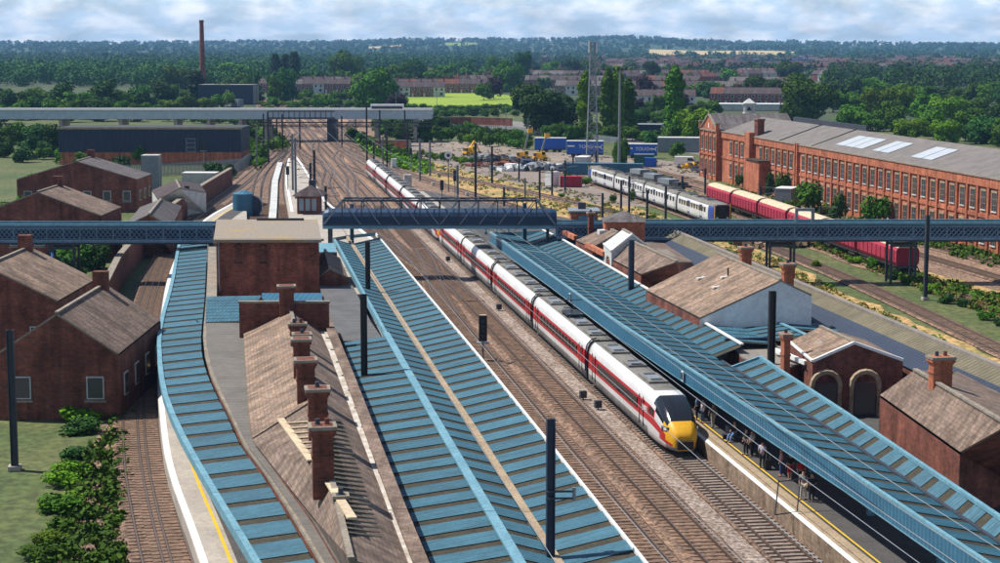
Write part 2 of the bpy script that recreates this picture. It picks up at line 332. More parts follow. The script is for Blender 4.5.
def smooth(pts, step=2.0):
    pts = [Vector(p) for p in pts]; q = [pts[0] * 2 - pts[1]] + pts + [pts[-1] * 2 - pts[-2]]; out = []
    for i in range(1, len(q) - 2):
        p0, p1, p2, p3 = q[i - 1:i + 3]; n = max(2, int((p2 - p1).length / step))
        for k in range(n):
            t = k / n
            out.append(.5 * ((2 * p1) + (p2 - p0) * t + (2 * p0 - 5 * p1 + 4 * p2 - p3) * t * t + (3 * p1 - p0 - 3 * p2 + p3) * t ** 3))
    out.append(pts[-1]); return out
def resample(pts, step):
    out = [pts[0].copy()]; acc = 0
    for a, b in zip(pts, pts[1:]):
        L_ = (b - a).length; pos = step - acc
        while pos <= L_:
            out.append(a + (b - a) * (pos / L_)); pos += step
        acc = (acc + L_) % step if L_ else acc
    return out
def offset(pts, d):
    out = []
    for i, p in enumerate(pts):
        t = pts[min(i + 1, len(pts) - 1)] - pts[max(i - 1, 0)]; n = Vector((t.y, -t.x, 0)).normalized(); out.append(p + n * d)
    return out
# ---------------------------------------------------------------- track frame
_d = ray(227, 45); DT = Vector((_d.x, _d.y, 0)).normalized(); NT = Vector((DT.y, -DT.x, 0)); ANG = math.atan2(DT.y, DT.x)
def TL(s, lat, z=0): p = DT * s + NT * lat; p.z = z; return p
def Lat(px, py, z): return P(px, py, z).dot(NT)
def Sx(px, py, z): return P(px, py, z).dot(DT)
# ---------------------------------------------------------------- ground sheets
def poly_jit(pts, step, jit, seed=1):
    r = random.Random(seed); out = []
    for i, a in enumerate(pts):
        b = pts[(i + 1) % len(pts)]; n = max(1, int((b - a).length / step)); t = (b - a).normalized(); nn = Vector((t.y, -t.x, 0))
        for k in range(n):
            q = a + (b - a) * k / n
            if k: q = q + nn * r.uniform(-jit, jit) + t * r.uniform(-jit, jit) * .4
            out.append(q)
    return out
def sheet(name, pxs, z, mat, step=6, jit=0, seed=1):
    pts = [P(x, y, z) for x, y in pxs]
    if jit: pts = poly_jit(pts, step, jit, seed)
    mb = MB(); mb.add(pts, [tuple(range(len(pts)))], mat)
    ob = mb.build(name); me = ob.data
    if me.polygons[0].normal.z < 0: me.flip_normals()
    return tag(ob, kind='structure')
g = MB(); g.quad((-14000, -40, -.06), (14000, -40, -.06), (14000, 16000, -.06), (-14000, 16000, -.06), 'town'); struct('ground', g)
sheet('rough_ground', [(-200, 600), (-200, 108), (150, 112), (430, 109), (700, 118), (1200, 130), (1200, 600)], -.03, 'grass', 12, 1.5)
sheet('ballast_bed', [(236, 112), (375, 112), (386, 148), (430, 168), (520, 197), (640, 240), (800, 330), (1100, 460), (1100, 640), (20, 640), (110, 400), (135, 290), (170, 235), (225, 195), (248, 150)], -.005, 'ballast', 5, .5, 2)
sheet('throat_bed', [(272, 112), (330, 112), (352, 122), (362, 134), (386, 152), (402, 170), (372, 186), (352, 200), (332, 206), (304, 166), (292, 152), (284, 136)], .006, 'ballast_throat', 5, .8, 12)
sheet('dry_grass', [(372, 146), (400, 150), (440, 158), (475, 164), (520, 176), (590, 192), (640, 208), (760, 250), (860, 300), (1100, 400), (1100, 470), (860, 345), (760, 287), (640, 240), (560, 216), (470, 191), (400, 166)], .01, 'grass_dry', 4, .9, 3)
sheet('gravel_lane', [(398, 139), (440, 144), (500, 152), (560, 166), (620, 190), (650, 207), (600, 205), (555, 192), (500, 179), (450, 167), (408, 154)], .02, 'gravel', 4, .5, 4)
sheet('goods_yard', [(425, 140), (470, 141), (540, 151), (640, 158), (704, 165), (712, 192), (640, 180), (590, 183), (540, 172), (480, 158)], .03, 'yard', 4, .8, 5)
sheet('dry_verge', [(600, 172), (700, 196), (800, 240), (1100, 350), (1100, 320), (860, 252), (730, 205), (640, 176)], .04, 'grass_dry', 4, .8, 6)
sheet('siding_bed', [(596, 166), (650, 168), (720, 184), (843, 217), (1100, 280), (1100, 342), (843, 262), (730, 215), (680, 196)], .035, 'ballast', 4, .5, 7)
sheet('lane', [(405, 119), (470, 118.5), (560, 124), (700, 147), (700, 155), (560, 133.5), (470, 127), (405, 128)], .04, 'road', 10, .1, 8)
sheet('playing_field', [(399, 99), (408, 93.6), (440, 92.2), (480, 92.8), (520, 96), (512, 105), (470, 106.5), (440, 108), (410, 106)], .05, 'lawn', 12, 1.2, 9)
sheet('left_street', [(-200, 600), (-60, 300), (60, 205), (120, 178), (136, 180), (90, 215), (0, 330), (-60, 600)], .0, 'road', 8, .1)
# ---------------------------------------------------------------- railway tracks
RAILZ = .30; _tk = [0]
def track(name, pts, sleepers='sleeper', label=None, bedw=2.7, zoff=None):
    i = _tk[0]; _tk[0] += 1; z0 = .035 + i * .006 if zoff is None else zoff
    pts = [Vector((p.x, p.y, 0)) for p in pts]; ps = resample(smooth(pts, 3), 3.0); mb = MB()
    A = [offset(ps, k) for k in (-bedw / 2 - .22, -bedw / 2, bedw / 2, bedw / 2 + .22)]; zs = (z0 - .06, z0 + .07, z0 + .07, z0 - .06)
    for q in range(len(ps) - 1):
        for k in range(3):
            a, b, c, d = A[k][q].copy(), A[k + 1][q].copy(), A[k + 1][q + 1].copy(), A[k][q + 1].copy()
            a.z = d.z = zs[k]; b.z = c.z = zs[k + 1]; mb.quad(a, b, c, d, 'bed')
    for sgn in (-1, 1):
        c = sgn * .7525; O = [offset(ps, c + k) for k in (-.075, -.036, .036, .075)]
        for q in range(len(ps) - 1):
            def pt(k, e, z): v = O[k][e].copy(); v.z = z; return v
            mb.quad(pt(0, q, z0 + .15), pt(1, q, RAILZ - .01), pt(1, q + 1, RAILZ - .01), pt(0, q + 1, z0 + .15), 'rail')
            mb.quad(pt(1, q, RAILZ), pt(2, q, RAILZ), pt(2, q + 1, RAILZ), pt(1, q + 1, RAILZ), 'railtop')
            mb.quad(pt(2, q, RAILZ - .01), pt(3, q, z0 + .15), pt(3, q + 1, z0 + .15), pt(2, q + 1, RAILZ - .01), 'rail')
    for c in (-.7525, .7525):  # dark strips on the bed: grease plus painted rail sides and their shadows
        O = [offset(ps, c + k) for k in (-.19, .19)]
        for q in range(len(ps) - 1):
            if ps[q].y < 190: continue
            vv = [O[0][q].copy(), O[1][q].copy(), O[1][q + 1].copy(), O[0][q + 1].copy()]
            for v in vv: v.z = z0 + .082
            mb.quad(*vv, 'grease_shade')
    if sleepers:
        sp = resample(smooth(pts, 3), .68)
        for k in range(len(sp) - 1):
            if sp[k].y > 300: continue
            t = (sp[k + 1] - sp[k]); a = math.atan2(t.y, t.x)
            mb.box((sp[k].x, sp[k].y, z0 + (.09 if sleepers != 'sleeper' else .055)), (.25, 2.5, .12 if sleepers != 'sleeper' else .115), sleepers, a)
    return struct(name, mb)
def pt_(*l): return [P(x, y) for x, y in l]
L1 = Lat(740, 511, 0); L3 = Lat(553.6, 390, 0); L4 = Lat(510.5, 390, 0)
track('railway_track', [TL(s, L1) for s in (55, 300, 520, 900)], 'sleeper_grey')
m = MB(); m.add(poly_jit([TL(55, (L1 + L3) / 2 - 1.0, .02), TL(260, (L1 + L3) / 2 - .9, .02), TL(260, L1 - 1.2, .02), TL(55, L1 - 1.2, .02)][::-1], 2, .5, 31), [tuple(range(len(poly_jit([TL(55, (L1 + L3) / 2 - 1.0, .02), TL(260, (L1 + L3) / 2 - .9, .02), TL(260, L1 - 1.2, .02), TL(55, L1 - 1.2, .02)][::-1], 2, .5, 31))))], 'ballast_pale'); o_ = struct('ballast_strip', m)
if o_.data.polygons[0].normal.z < 0: o_.data.flip_normals()
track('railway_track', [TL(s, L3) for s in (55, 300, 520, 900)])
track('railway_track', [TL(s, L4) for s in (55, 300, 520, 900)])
L5 = L4 - 3.7; L0 = L1 + 4.2
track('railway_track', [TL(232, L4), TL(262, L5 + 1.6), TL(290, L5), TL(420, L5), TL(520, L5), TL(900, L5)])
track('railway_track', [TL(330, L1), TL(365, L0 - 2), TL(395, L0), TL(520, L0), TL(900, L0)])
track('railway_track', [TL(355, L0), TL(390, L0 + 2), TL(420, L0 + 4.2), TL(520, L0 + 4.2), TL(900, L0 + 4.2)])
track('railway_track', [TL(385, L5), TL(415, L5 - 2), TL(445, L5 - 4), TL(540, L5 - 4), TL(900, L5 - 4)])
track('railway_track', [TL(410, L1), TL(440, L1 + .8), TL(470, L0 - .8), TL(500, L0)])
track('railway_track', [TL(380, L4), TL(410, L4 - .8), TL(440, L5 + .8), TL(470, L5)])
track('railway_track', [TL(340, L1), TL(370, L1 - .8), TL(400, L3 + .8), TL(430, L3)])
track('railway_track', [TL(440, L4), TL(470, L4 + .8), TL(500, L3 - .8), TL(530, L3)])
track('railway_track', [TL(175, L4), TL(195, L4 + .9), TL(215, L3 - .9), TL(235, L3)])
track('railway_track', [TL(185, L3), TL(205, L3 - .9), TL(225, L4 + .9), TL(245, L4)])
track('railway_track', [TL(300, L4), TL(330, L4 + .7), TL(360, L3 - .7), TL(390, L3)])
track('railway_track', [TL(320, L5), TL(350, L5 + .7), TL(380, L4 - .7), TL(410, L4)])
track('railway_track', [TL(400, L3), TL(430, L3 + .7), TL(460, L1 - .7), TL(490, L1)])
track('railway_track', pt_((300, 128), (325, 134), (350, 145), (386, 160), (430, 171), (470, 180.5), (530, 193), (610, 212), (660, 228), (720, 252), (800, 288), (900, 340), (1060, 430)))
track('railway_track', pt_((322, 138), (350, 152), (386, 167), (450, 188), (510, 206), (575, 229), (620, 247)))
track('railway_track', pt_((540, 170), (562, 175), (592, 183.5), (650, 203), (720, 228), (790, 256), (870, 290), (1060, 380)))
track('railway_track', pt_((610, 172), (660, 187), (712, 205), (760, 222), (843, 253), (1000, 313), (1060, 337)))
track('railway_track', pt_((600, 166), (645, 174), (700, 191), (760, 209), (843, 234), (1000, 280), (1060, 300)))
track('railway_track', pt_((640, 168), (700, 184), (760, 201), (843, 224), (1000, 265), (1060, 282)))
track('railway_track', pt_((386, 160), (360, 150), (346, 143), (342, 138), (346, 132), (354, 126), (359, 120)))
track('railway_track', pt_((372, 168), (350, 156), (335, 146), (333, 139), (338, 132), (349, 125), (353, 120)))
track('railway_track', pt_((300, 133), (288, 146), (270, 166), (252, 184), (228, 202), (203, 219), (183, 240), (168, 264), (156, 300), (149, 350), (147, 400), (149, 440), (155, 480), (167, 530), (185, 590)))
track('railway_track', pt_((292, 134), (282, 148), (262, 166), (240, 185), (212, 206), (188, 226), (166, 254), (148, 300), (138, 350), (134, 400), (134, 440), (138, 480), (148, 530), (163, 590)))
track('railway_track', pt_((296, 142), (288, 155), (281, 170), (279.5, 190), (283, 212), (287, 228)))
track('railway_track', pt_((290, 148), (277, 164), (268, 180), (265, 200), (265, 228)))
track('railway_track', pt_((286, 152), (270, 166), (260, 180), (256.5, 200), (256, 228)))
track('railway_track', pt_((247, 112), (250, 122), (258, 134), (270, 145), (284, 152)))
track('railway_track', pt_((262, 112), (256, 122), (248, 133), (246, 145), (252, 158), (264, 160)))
# ---------------------------------------------------------------- platforms
PZ = .95 + .2
def Pp(*l): return [P(x, y, PZ) for x, y in l]
leftcurve = Pp((205, 580), (186, 524), (172, 486), (165, 460), (161.5, 438), (158, 400), (157, 360), (160, 320), (167, 280), (179, 250), (194, 229), (212, 214), (243, 197.5))
edgeR = L4 - 1.5
islandR = [TL(60, edgeR, PZ), TL(218, edgeR, PZ), P(327, 208, PZ), P(302, 168, PZ), P(296, 160, PZ)]
isl = smooth(leftcurve, 4) + Pp((246, 199), (247, 222), (290, 222), (284.5, 190), (285, 168), (290, 160)) + list(reversed(islandR))
mb = MB(); mb.prism([(p.x, p.y) for p in isl], 0, PZ, 'concrete', 'concrete')
def strip(mb, pts, o0, o1, z, mat):
    a = offset(pts, o0); b = offset(pts, o1)
    for i in range(len(pts) - 1):
        q = [a[i].copy(), b[i].copy(), b[i + 1].copy(), a[i + 1].copy()]
        for v in q: v.z = z
        mb.quad(*q, mat)
lc = resample(smooth(leftcurve, 3), 3)
strip(mb, lc, .05, .45, PZ + .006, 'white'); strip(mb, lc, 1.5, 1.68, PZ + .010, 'yellow'); strip(mb, lc, 1.9, 4.2, PZ + .006, 'asphalt')
rl = [TL(60, edgeR), TL(100, edgeR), TL(218, edgeR)]; strip(mb, rl, -.4, -.05, PZ + .006, 'white'); strip(mb, rl, -1.7, -1.6, PZ + .010, 'yellow')
rl = [P(296, 160), P(302, 168), P(327, 208), TL(218, edgeR)]; strip(mb, list(reversed(rl)), -.6, -.05, PZ + .006, 'white')
rl = pt_((288, 163), (285.6, 175), (285.4, 190), (290.6, 219)); strip(mb, list(reversed(rl)), .05, .5, PZ + .006, 'white')
struct('station_platform', mb)
mb = MB(); EL = L1 + 1.5
mb.prism([tuple(TL(s, l).xy) for s, l in ((55, EL), (292, EL), (318, EL + 1.5), (318, EL + 4), (255, EL + 22), (150, EL + 26), (55, EL + 26))], 0, PZ, 'brick_tan', 'asphalt')
def lstrip(mb, s0, s1, l0, l1, z, mat):
    mb.quad(TL(s0, l0, z), TL(s0, l1, z), TL(s1, l1, z), TL(s1, l0, z), mat)
lstrip(mb, 55, 292, EL + .002, EL + .36, PZ + .006, 'white'); lstrip(mb, 55, 292, EL + .36, EL + 1.2, PZ + .006, 'tan')
lstrip(mb, 55, 292, EL + 1.38, EL + 1.5, PZ + .008, 'yellow')
lstrip(mb, 256, 316, EL + 1.6, EL + 3.6, PZ + .010, 'concrete')
struct('station_platform', mb)
mb = MB(); q = pt_((270, 228), (272, 206), (273.5, 184), (279, 165)); strip(mb, q, -.3, .9, .75, 'dirtywhite'); strip(mb, q, -.32, -.30, .4, 'dirtywhite')
for sg, o in ((0, -.3), (1, .9)):
    a = offset(q, o)
    for i in range(len(a) - 1): mb.quad((a[i].x, a[i].y, 0), (a[i + 1].x, a[i + 1].y, 0), (a[i + 1].x, a[i + 1].y, .75), (a[i].x, a[i].y, .75), 'concrete')
struct('platform_edge', mb)
# ---------------------------------------------------------------- canopies
def cutline(poly, ax, s):
    for a, b in zip(poly, poly[1:]):
        sa, sb = a.dot(ax), b.dot(ax)
        if (sa - s) * (sb - s) <= 0 and sa != sb: return a + (b - a) * ((s - sa) / (sb - sa))
    return None
def canopy(rt, lines, ax, per, frac=.27, mat='blue', fasc=None, part='roof_sheet', s0=None, s1=None, seed=3, drop=.03):
    """blue sheets with recessed mossy gutters running across, between long lines"""
    r = random.Random(seed)
    W = [[Vector(p) for p in l] for l in lines]
    lo = max(min(p.dot(ax) for p in l) for l in W) + .01; hi = min(max(p.dot(ax) for p in l) for l in W) - .01
    if s0 is not None: lo = max(lo, s0)
    if s1 is not None: hi = min(hi, s1)
    for k in range(len(W) - 1):
        mb = MB(); s = lo; rr = random.Random(seed)
        while s < hi - .3:
            e = min(s + per * rr.uniform(.93, 1.07), hi); m1 = s + (e - s) * frac
            A = [cutline(W[k], ax, t) for t in (s, m1, e)]; B = [cutline(W[k + 1], ax, t) for t in (s, m1, e)]
            if None in A or None in B: s = e; continue
            dz = Vector((0, 0, -drop)); up = Vector((0, 0, .02)); hi_ = Vector((0, 0, .05))
            # gutter (near part of the bay), then sheet rising gently away
            mb.quad(A[0] + dz, B[0] + dz, B[1] + dz, A[1] + dz, 'moss')
            mb.quad(A[1] + dz, B[1] + dz, B[1] + up, A[1] + up, 'moss')
            mb.quad(A[1] + up, B[1] + up, B[2] + hi_, A[2] + hi_, mat)
            mb.quad(A[2] + hi_, B[2] + hi_, B[2] + dz, A[2] + dz, 'moss')
            mb.quad(A[0] + dz, A[1] + dz, A[1] + up, A[0] + up, 'moss'); 
            s = e
        mb.build(part, rt)
def beam(mb, line, wd, ht, mat, dz=0):
    l = [Vector(p) + Vector((0, 0, dz)) for p in line]
    for a, b in zip(l, l[1:]):
        t = (b - a).normalized() * .03
        mb.bar(a - t, b + t, wd, ht, mat)
def col_post(rt, p, top, r=.11, mat='paleblue'):
    m = MB(); m.tube([(p.x, p.y, PZ), (p.x, p.y, top)], r, mat, 8); m.box((p.x, p.y, PZ + .2), (.4, .4, .4), mat)
    m.bar((p.x, p.y, top - .8), (p.x + NT.x * 1.1, p.y + NT.y * 1.1, top - .1), .09, .09, mat); m.bar((p.x, p.y, top - .8), (p.x - NT.x * 1.1, p.y - NT.y * 1.1, top - .1), .09, .09, mat)
    m.build('column', rt)
def PL(l, z): return [P(x, y, z) for x, y in l]
# central canopy
edge = PL([(376, 234), (484, 363), (606, 515), (668, 592)], 4.85)
gut = PL([(347, 237), (386, 297.7), (433.3, 370), (471.3, 427), (526.7, 515), (576, 592)], 4.15)
ridge = PL([(334, 239.5), (362.5, 292), (386, 334.7), (431.5, 415), (490, 515), (535, 592)], 4.75)
lft = PL([(343.5, 343), (349, 362), (386, 459.5), (410, 515), (443, 592)], 4.3)
rt = root('platform_canopy', TL(150, 15, PZ), 'wide blue corrugated canopy with long pale ridge strip left of the running lines', 'canopy')
canopy(rt, [ridge, gut, edge], DT, 2.55, .38, 'blue'); canopy(rt, [lft, ridge], DT, 2.55, .38, 'blue')
m = MB(); beam(m, edge, .14, .35, 'white', -.05); m.build('edge_fascia', rt)
m = MB(); beam(m, ridge[2:], .5, .12, 'paleblue', .14); m.build('ridge_cap', rt)
m = MB(); beam(m, ridge[:3], .25, .6, 'paleblue', -.1); m.build('edge_fascia', rt)
m = MB(); beam(m, gut, .42, .2, 'tan', .06); m.build('valley_gutter', rt)
a, b = edge[0], ridge[0]
m = MB(); m.bar(a, gut[0], .12, .4, 'blue2'); m.bar(gut[0], b, .12, .4, 'blue2'); m.build('end_board', rt)
for s in range(85, 215, 13): col_post(rt, TL(s, Lat(526.7, 515, 4.15)), 4.05)
# left curved canopy
oc = smooth(PL([(300, 640), (266, 575), (230, 515), (207, 476.6), (184.4, 436.8), (167.4, 397), (161.7, 365), (160.6, 345), (163, 322), (173.3, 283), (179.5, 248), (183.7, 235)], 4.1), 3)
ic = smooth(PL([(360, 640), (320, 572), (284, 511), (261.2, 475), (241.3, 448), (227, 416.9), (212.9, 388.4), (204.5, 366), (201, 340), (204.5, 297.7), (207, 250), (208.4, 235)], 4.45), 3)
AY = Vector((0, 1, 0))
rt = root('platform_canopy', P(210, 380, PZ), 'narrow curved blue canopy with pale rounded edge bending along the left side', 'canopy')
canopy(rt, [oc, ic], AY, 3.15, .33, 'blue', seed=5)
m = MB(); beam(m, [p + Vector((-.12, 0, 0)) for p in oc[::2]], .34, .5, 'paleblue', -.12); m.build('edge_fascia', rt)
m = MB(); beam(m, [oc[-1], ic[-1]], .16, .3, 'paleblue', .1); m.build('end_board', rt)
lcz = [p for p in resample(oc, 11)][1:]
for p in lcz: col_post(rt, Vector((p.x + 1.6, p.y, 0)), 4.0)
# coping wall inside the curved canopy
ico = [Vector((p.x + .65, p.y, 4.6)) for p in ic]
rt = root('parapet_wall', P(225, 380, 0), 'long curved stone topped parapet between the curved canopy and the grey flat roof', 'wall')
m = MB()
for a, b in zip(ico[::2], ico[2::2]): m.bar(a + Vector((0, 0, -1.9)), b + Vector((0, 0, -1.9)), .7, 3.6, 'brick_dark')
m.build('wall', rt)
m = MB()
for i, (a, b) in enumerate(zip(ico[::2], ico[2::2])): m.bar(a, b, .95, .2, 'stone')
m.build('coping', rt)
# right canopy
fas = PL([(1090, 634), (843, 469.4), (765.6, 420), (613.7, 321), (490.5, 233)], 4.7)
val = PL([(1080, 600), (958, 516), (842, 438), (782, 400), (722, 362), (667, 325), (630, 302), (560, 259), (514, 232.5)], 4.1)
rdg = PL([(742, 346), (697, 319.7), (637, 284), (560, 239), (543, 231)], 4.9)
out = PL([(654, 283), (604, 254), (574, 234)], 4.2)
rB = PL([(1060, 560), (843, 413), (775.7, 369), (760, 358)], 4.8)
rt = root('platform_canopy', TL(180, 38, PZ), 'long blue corrugated canopy with deep blue side board right of the white train', 'canopy')
canopy(rt, [fas, val], DT, 2.4, .38, 'blue2', seed=8)
sB = min(p.dot(DT) for p in rdg)
canopy(rt, [val, rdg], DT, 2.4, .38, 'blue2', s0=sB, seed=9); canopy(rt, [rdg, out], DT, 2.4, .38, 'blue2', seed=10)
canopy(rt, [val, rB], DT, 2.4, .38, 'blue', s1=sB - .1, seed=11)
m = MB()
for a, b in zip(fas, fas[1:]): m.bar(a + Vector((0, 0, -.5)), b + Vector((0, 0, -.5)), .12, 1.15, 'fascia')
m.build('side_board', rt)
m = MB(); beam(m, fas, .22, .14, 'paleblue', .12); m.build('edge_trim', rt)
m = MB(); beam(m, fas, .14, .07, 'paleblue', -1.1); m.build('lower_trim', rt)
m = MB(); beam(m, rdg, .24, .12, 'white', .14); m.build('ridge_cap', rt)
m = MB(); beam(m, rB, .24, .2, 'paleblue', .08); m.build('edge_trim', rt)
sR = min(sB, max(p.dot(DT) for p in rB)) - .1
m = MB(); beam(m, [cutline(val, DT, sR), cutline(rB, DT, sR)], .22, .2, 'paleblue', .08); m.build('end_board', rt)
m = MB(); beam(m, val[:5], .22, .14, 'steel_dark', .06); m.build('valley_gutter', rt)
m = MB(); m.bar(fas[-1] - Vector((0, 0, .2)), val[-1] - Vector((0, 0, .2)), .12, .5, 'blue2'); m.bar(val[-1] - Vector((0, 0, .2)), rdg[-1] - Vector((0, 0, .2)), .12, .5, 'blue2'); m.build('end_board', rt)
for s in range(72, 260, 10): col_post(rt, TL(s, EL + 4.3), 4.1)
# small sign hung from the side board
for i, (px, py) in enumerate([(684, 376), (571, 297)]):
    c = P(px, py, 4.1); m = MB(); m.box(c - NT * .12, (.06, .5, .7), 'white', ANG - pi / 2); m.box(c - NT * .16, (.04, .36, .5), 'navy', ANG - pi / 2)
    tag(m.build('platform_sign'), ['small dark white framed sign on the blue side board nearer the train nose', 'small dark white framed sign on the blue side board at the far end'][i], 'sign')
# ---------------------------------------------------------------- covered truss bridge over the lines
YB = 205
x0, x1 = D(323, 228, YB).x, D(556, 228, YB).x; zb = D(440, 228, YB).z; zt = D(440, 200.5, YB).z; zm = D(440, 209, YB + 3).z
rt = root('covered_bridge', ((x0 + x1) / 2, YB + 1.5, zb), 'dark blue tubular covered bridge held in grey steel trusses over the running lines', 'bridge')
m = MB(); m.box(((x0 + x1) / 2, YB + 1.5, zb + .14), (x1 - x0, 3.6, .28), 'steel_grey'); m.box(((x0 + x1) / 2, YB - .32, zb + .1), (x1 - x0, .08, .34), 'paleblue'); m.build('deck', rt)
m = MB(); n = 10; prof = [(YB + .35, zb + .3), (YB + .35, zb + 1.35), (YB + .55, zb + 1.8), (YB + 1.0, zb + 2.1), (YB + 1.5, zb + 2.2), (YB + 2.0, zb + 2.1), (YB + 2.45, zb + 1.8), (YB + 2.65, zb + 1.35), (YB + 2.65, zb + .3)]
xs = [x0 - .1, x0 + .15] + list(np.linspace(x0 + .6, x1 - .6, 30)) + [x1 - .15, x1 + .1]
for i, x in enumerate(xs[:-1]):
    k0 = {0: .8, 1: .93}.get(i, 1); k1 = {len(xs) - 2: .8, len(xs) - 3: .93}.get(i, 1); k0 = {len(xs) - 2: .93}.get(i, k0); k1 = {0: .93}.get(i, k1)
    for a, b in zip(prof, prof[1:]):
        def q(x, p, k): return (x, YB + 1.5 + (p[0] - YB - 1.5) * k, zb + .3 + (p[1] - zb - .3) * k)
        m.quad(q(x, b, k0), q(x, a, k0), q(xs[i + 1], a, k1), q(xs[i + 1], b, k1), 'bridgeblue')
m.add([(x0 - .1, YB + 1.5 + (p[0] - YB - 1.5) * .8, zb + .3 + (p[1] - zb - .3) * .8) for p in prof], [tuple(range(9))], 'navy')
m.add([(x1 + .1, YB + 1.5 + (p[0] - YB - 1.5) * .8, zb + .3 + (p[1] - zb - .3) * .8) for p in prof], [tuple(range(9))], 'navy')
m.build('covered_way', rt)
for yy in (YB - .15, YB + 3.15):
    m = MB(); nb = 12; X = np.linspace(x0, x1, nb + 1)
    m.bar((x0, yy, zb + .3), (x1, yy, zb + .3), .2, .26, 'steel_dark'); m.bar((X[1], yy, zt), (X[-2], yy, zt), .18, .22, 'steel_dark')
    m.bar((x0 + 1, yy, zb + 1.35), (x1 - 1, yy, zb + 1.35), .07, .08, 'steel_dark')
    m.bar((X[0], yy, zb + .3), (X[1], yy, zt), .2, .2, 'steel_grey'); m.bar((X[-1], yy, zb + .3), (X[-2], yy, zt), .2, .2, 'steel_grey')
    for i in range(1, nb):
        m.bar((X[i], yy, zb + .3), (X[i], yy, zt), .12, .12, 'steel_dark')
        if i < nb - 1:
            if i < nb / 2: m.bar((X[i], yy, zt), (X[i + 1], yy, zb + .3), .1, .1, 'steel_grey')
            else: m.bar((X[i], yy, zb + .3), (X[i + 1], yy, zt), .1, .1, 'steel_grey')
    m.build('side_truss', rt)
m = MB()
for i in range(1, 12): m.bar((X[i], YB - .15, zt + .02), (X[i], YB + 3.15, zt + .02), .12, .1, 'steel_dark')
for i in range(1, 11): m.bar((X[i], YB - .15, zt + .05), (X[i + 1], YB + 3.15, zt + .05), .07, .07, 'steel_grey')
m.build('top_bracing', rt)
for px in (329, 430.5, 548):
    x = D(px, 228, YB).x; m = MB()
    if px == 430.5: x += 0
    for yy in (YB + .3, YB + 2.7): m.box((x, yy, zb / 2), (.3, .3, zb), 'steel_dark')
    m.bar((x, YB + .3, .6), (x, YB + 2.7, zb - .5), .1, .1, 'steel_dark')
    if px != 430.5: m.build('support', rt)
# lattice footbridge sections
def lattice(rt, xa, xb, Y, z0, h, za=None, bays=None):
    """diamond lattice parapet between xa and xb (front), with coping"""
    nb = bays or max(3, int((xb - xa) / 1.9)); X = np.linspace(xa, xb, nb + 1)
    m = MB(); m.bar((xa, Y, z0 + .1), (xb, Y, z0 + .1), .14, .24, 'latticeblue'); m.bar((xa, Y, z0 + h - .02), (xb, Y, z0 + h - .02), .22, .3, 'paleblue'); m.bar((xa, Y + .02, z0 + h - .38), (xb, Y + .02, z0 + h - .38), .1, .16, 'latticeblue')
    m.build('parapet_rail', rt)
    m = MB()
    for x in X: m.box((x, Y - .06, z0 + h / 2 - .1), (.12, .08, h - .5), 'latticeblue')
    st = .55; x = xa
    while x < xb - .01:
        e = min(x + st * 2, xb)
        for a, b in (((x, z0 + .2), (e, z0 + h - .45)), ((x, z0 + h - .45), (e, z0 + .2)), ((x, z0 + h / 2 - .12), ((x + e) / 2, z0 + h - .45)), ((x, z0 + h / 2 - .12), ((x + e) / 2, z0 + .2)), (((x + e) / 2, z0 + h - .45), (e, z0 + h / 2 - .12)), (((x + e) / 2, z0 + .2), (e, z0 + h / 2 - .12))):
            m.bar((a[0], Y, a[1]), (b[0], Y, b[1]), .05, .07, 'latticeblue')
        x = e
    m.build('lattice_panel', rt)
def foot(name, label, pa, pb, Yy, hh, sup, depth=3.0, cat='footbridge'):
    xa, xb = D(*pa, Yy).x, D(*pb, Yy).x; z1 = D(*pa, Yy).z; z0 = z1 - hh
    rt = root(name, ((xa + xb) / 2, Yy + depth / 2, z0), label, cat)
    m = MB(); m.box(((xa + xb) / 2, Yy + depth / 2, z0 - .12), (xb - xa, depth, .22), 'navy'); m.build('deck', rt)
    lattice(rt, xa, xb, Yy, z0, hh); lattice(rt, xa, xb, Yy + depth, z0, hh)
    m = MB(); m.box(((xa + xb) / 2, Yy + depth - .12, z0 + hh / 2 - .1), (xb - xa, .06, hh - .6), 'navy'); m.build('inner_panel', rt)
    for px in sup:
        x = D(px, pa[1], Yy).x; m = MB()
        for dx in (-1.4, 1.4):
            for yy in (Yy + .3, Yy + depth - .3): m.box((x + dx, yy, z0 / 2 - .12), (.26, .26, z0 - .26), 'steel_dark')
        m.box((x, Yy + .3, z0 - .7), (3.1, .2, .3), 'steel_dark'); m.box((x, Yy + .3, 2.0), (3.1, .16, .2), 'steel_dark'); m.box((x, Yy + depth - .3, z0 - .7), (3.1, .2, .3), 'steel_dark')
        m.build('trestle', rt)
    return rt
fr = foot('lattice_footbridge', 'pale blue lattice sided footbridge crossing the sidings at the right', (642, 223), (1015, 223), 201, 1.95, (783, 905))
x = D(805, 215, 201).x; z = D(805, 221, 201).z
m = MB()
for a, b, c, d in ((-.95, 0, -.95, 1.3), (.95, 0, .95, 1.3)): m.bar((x + a, 201.2, z + b - .1), (x + c, 201.2, z + d - .15), .34, .34, 'steel_grey')
m.bar((x - 1.1, 201.2, z + 1.3), (x + 1.1, 201.2, z + 1.3), .34, .34, 'steel_grey'); m.build('lift_frame', fr)
foot('lattice_footbridge', 'dark blue lattice sided footbridge at the far left beside the brick tower', (-20, 225), (213, 225), 199, 2.0, (60,))
foot('lattice_footbridge', 'short dark lattice footbridge length between the covered bridge and hipped tower', (557, 223.5), (607, 223.5), 203, 1.75, ())
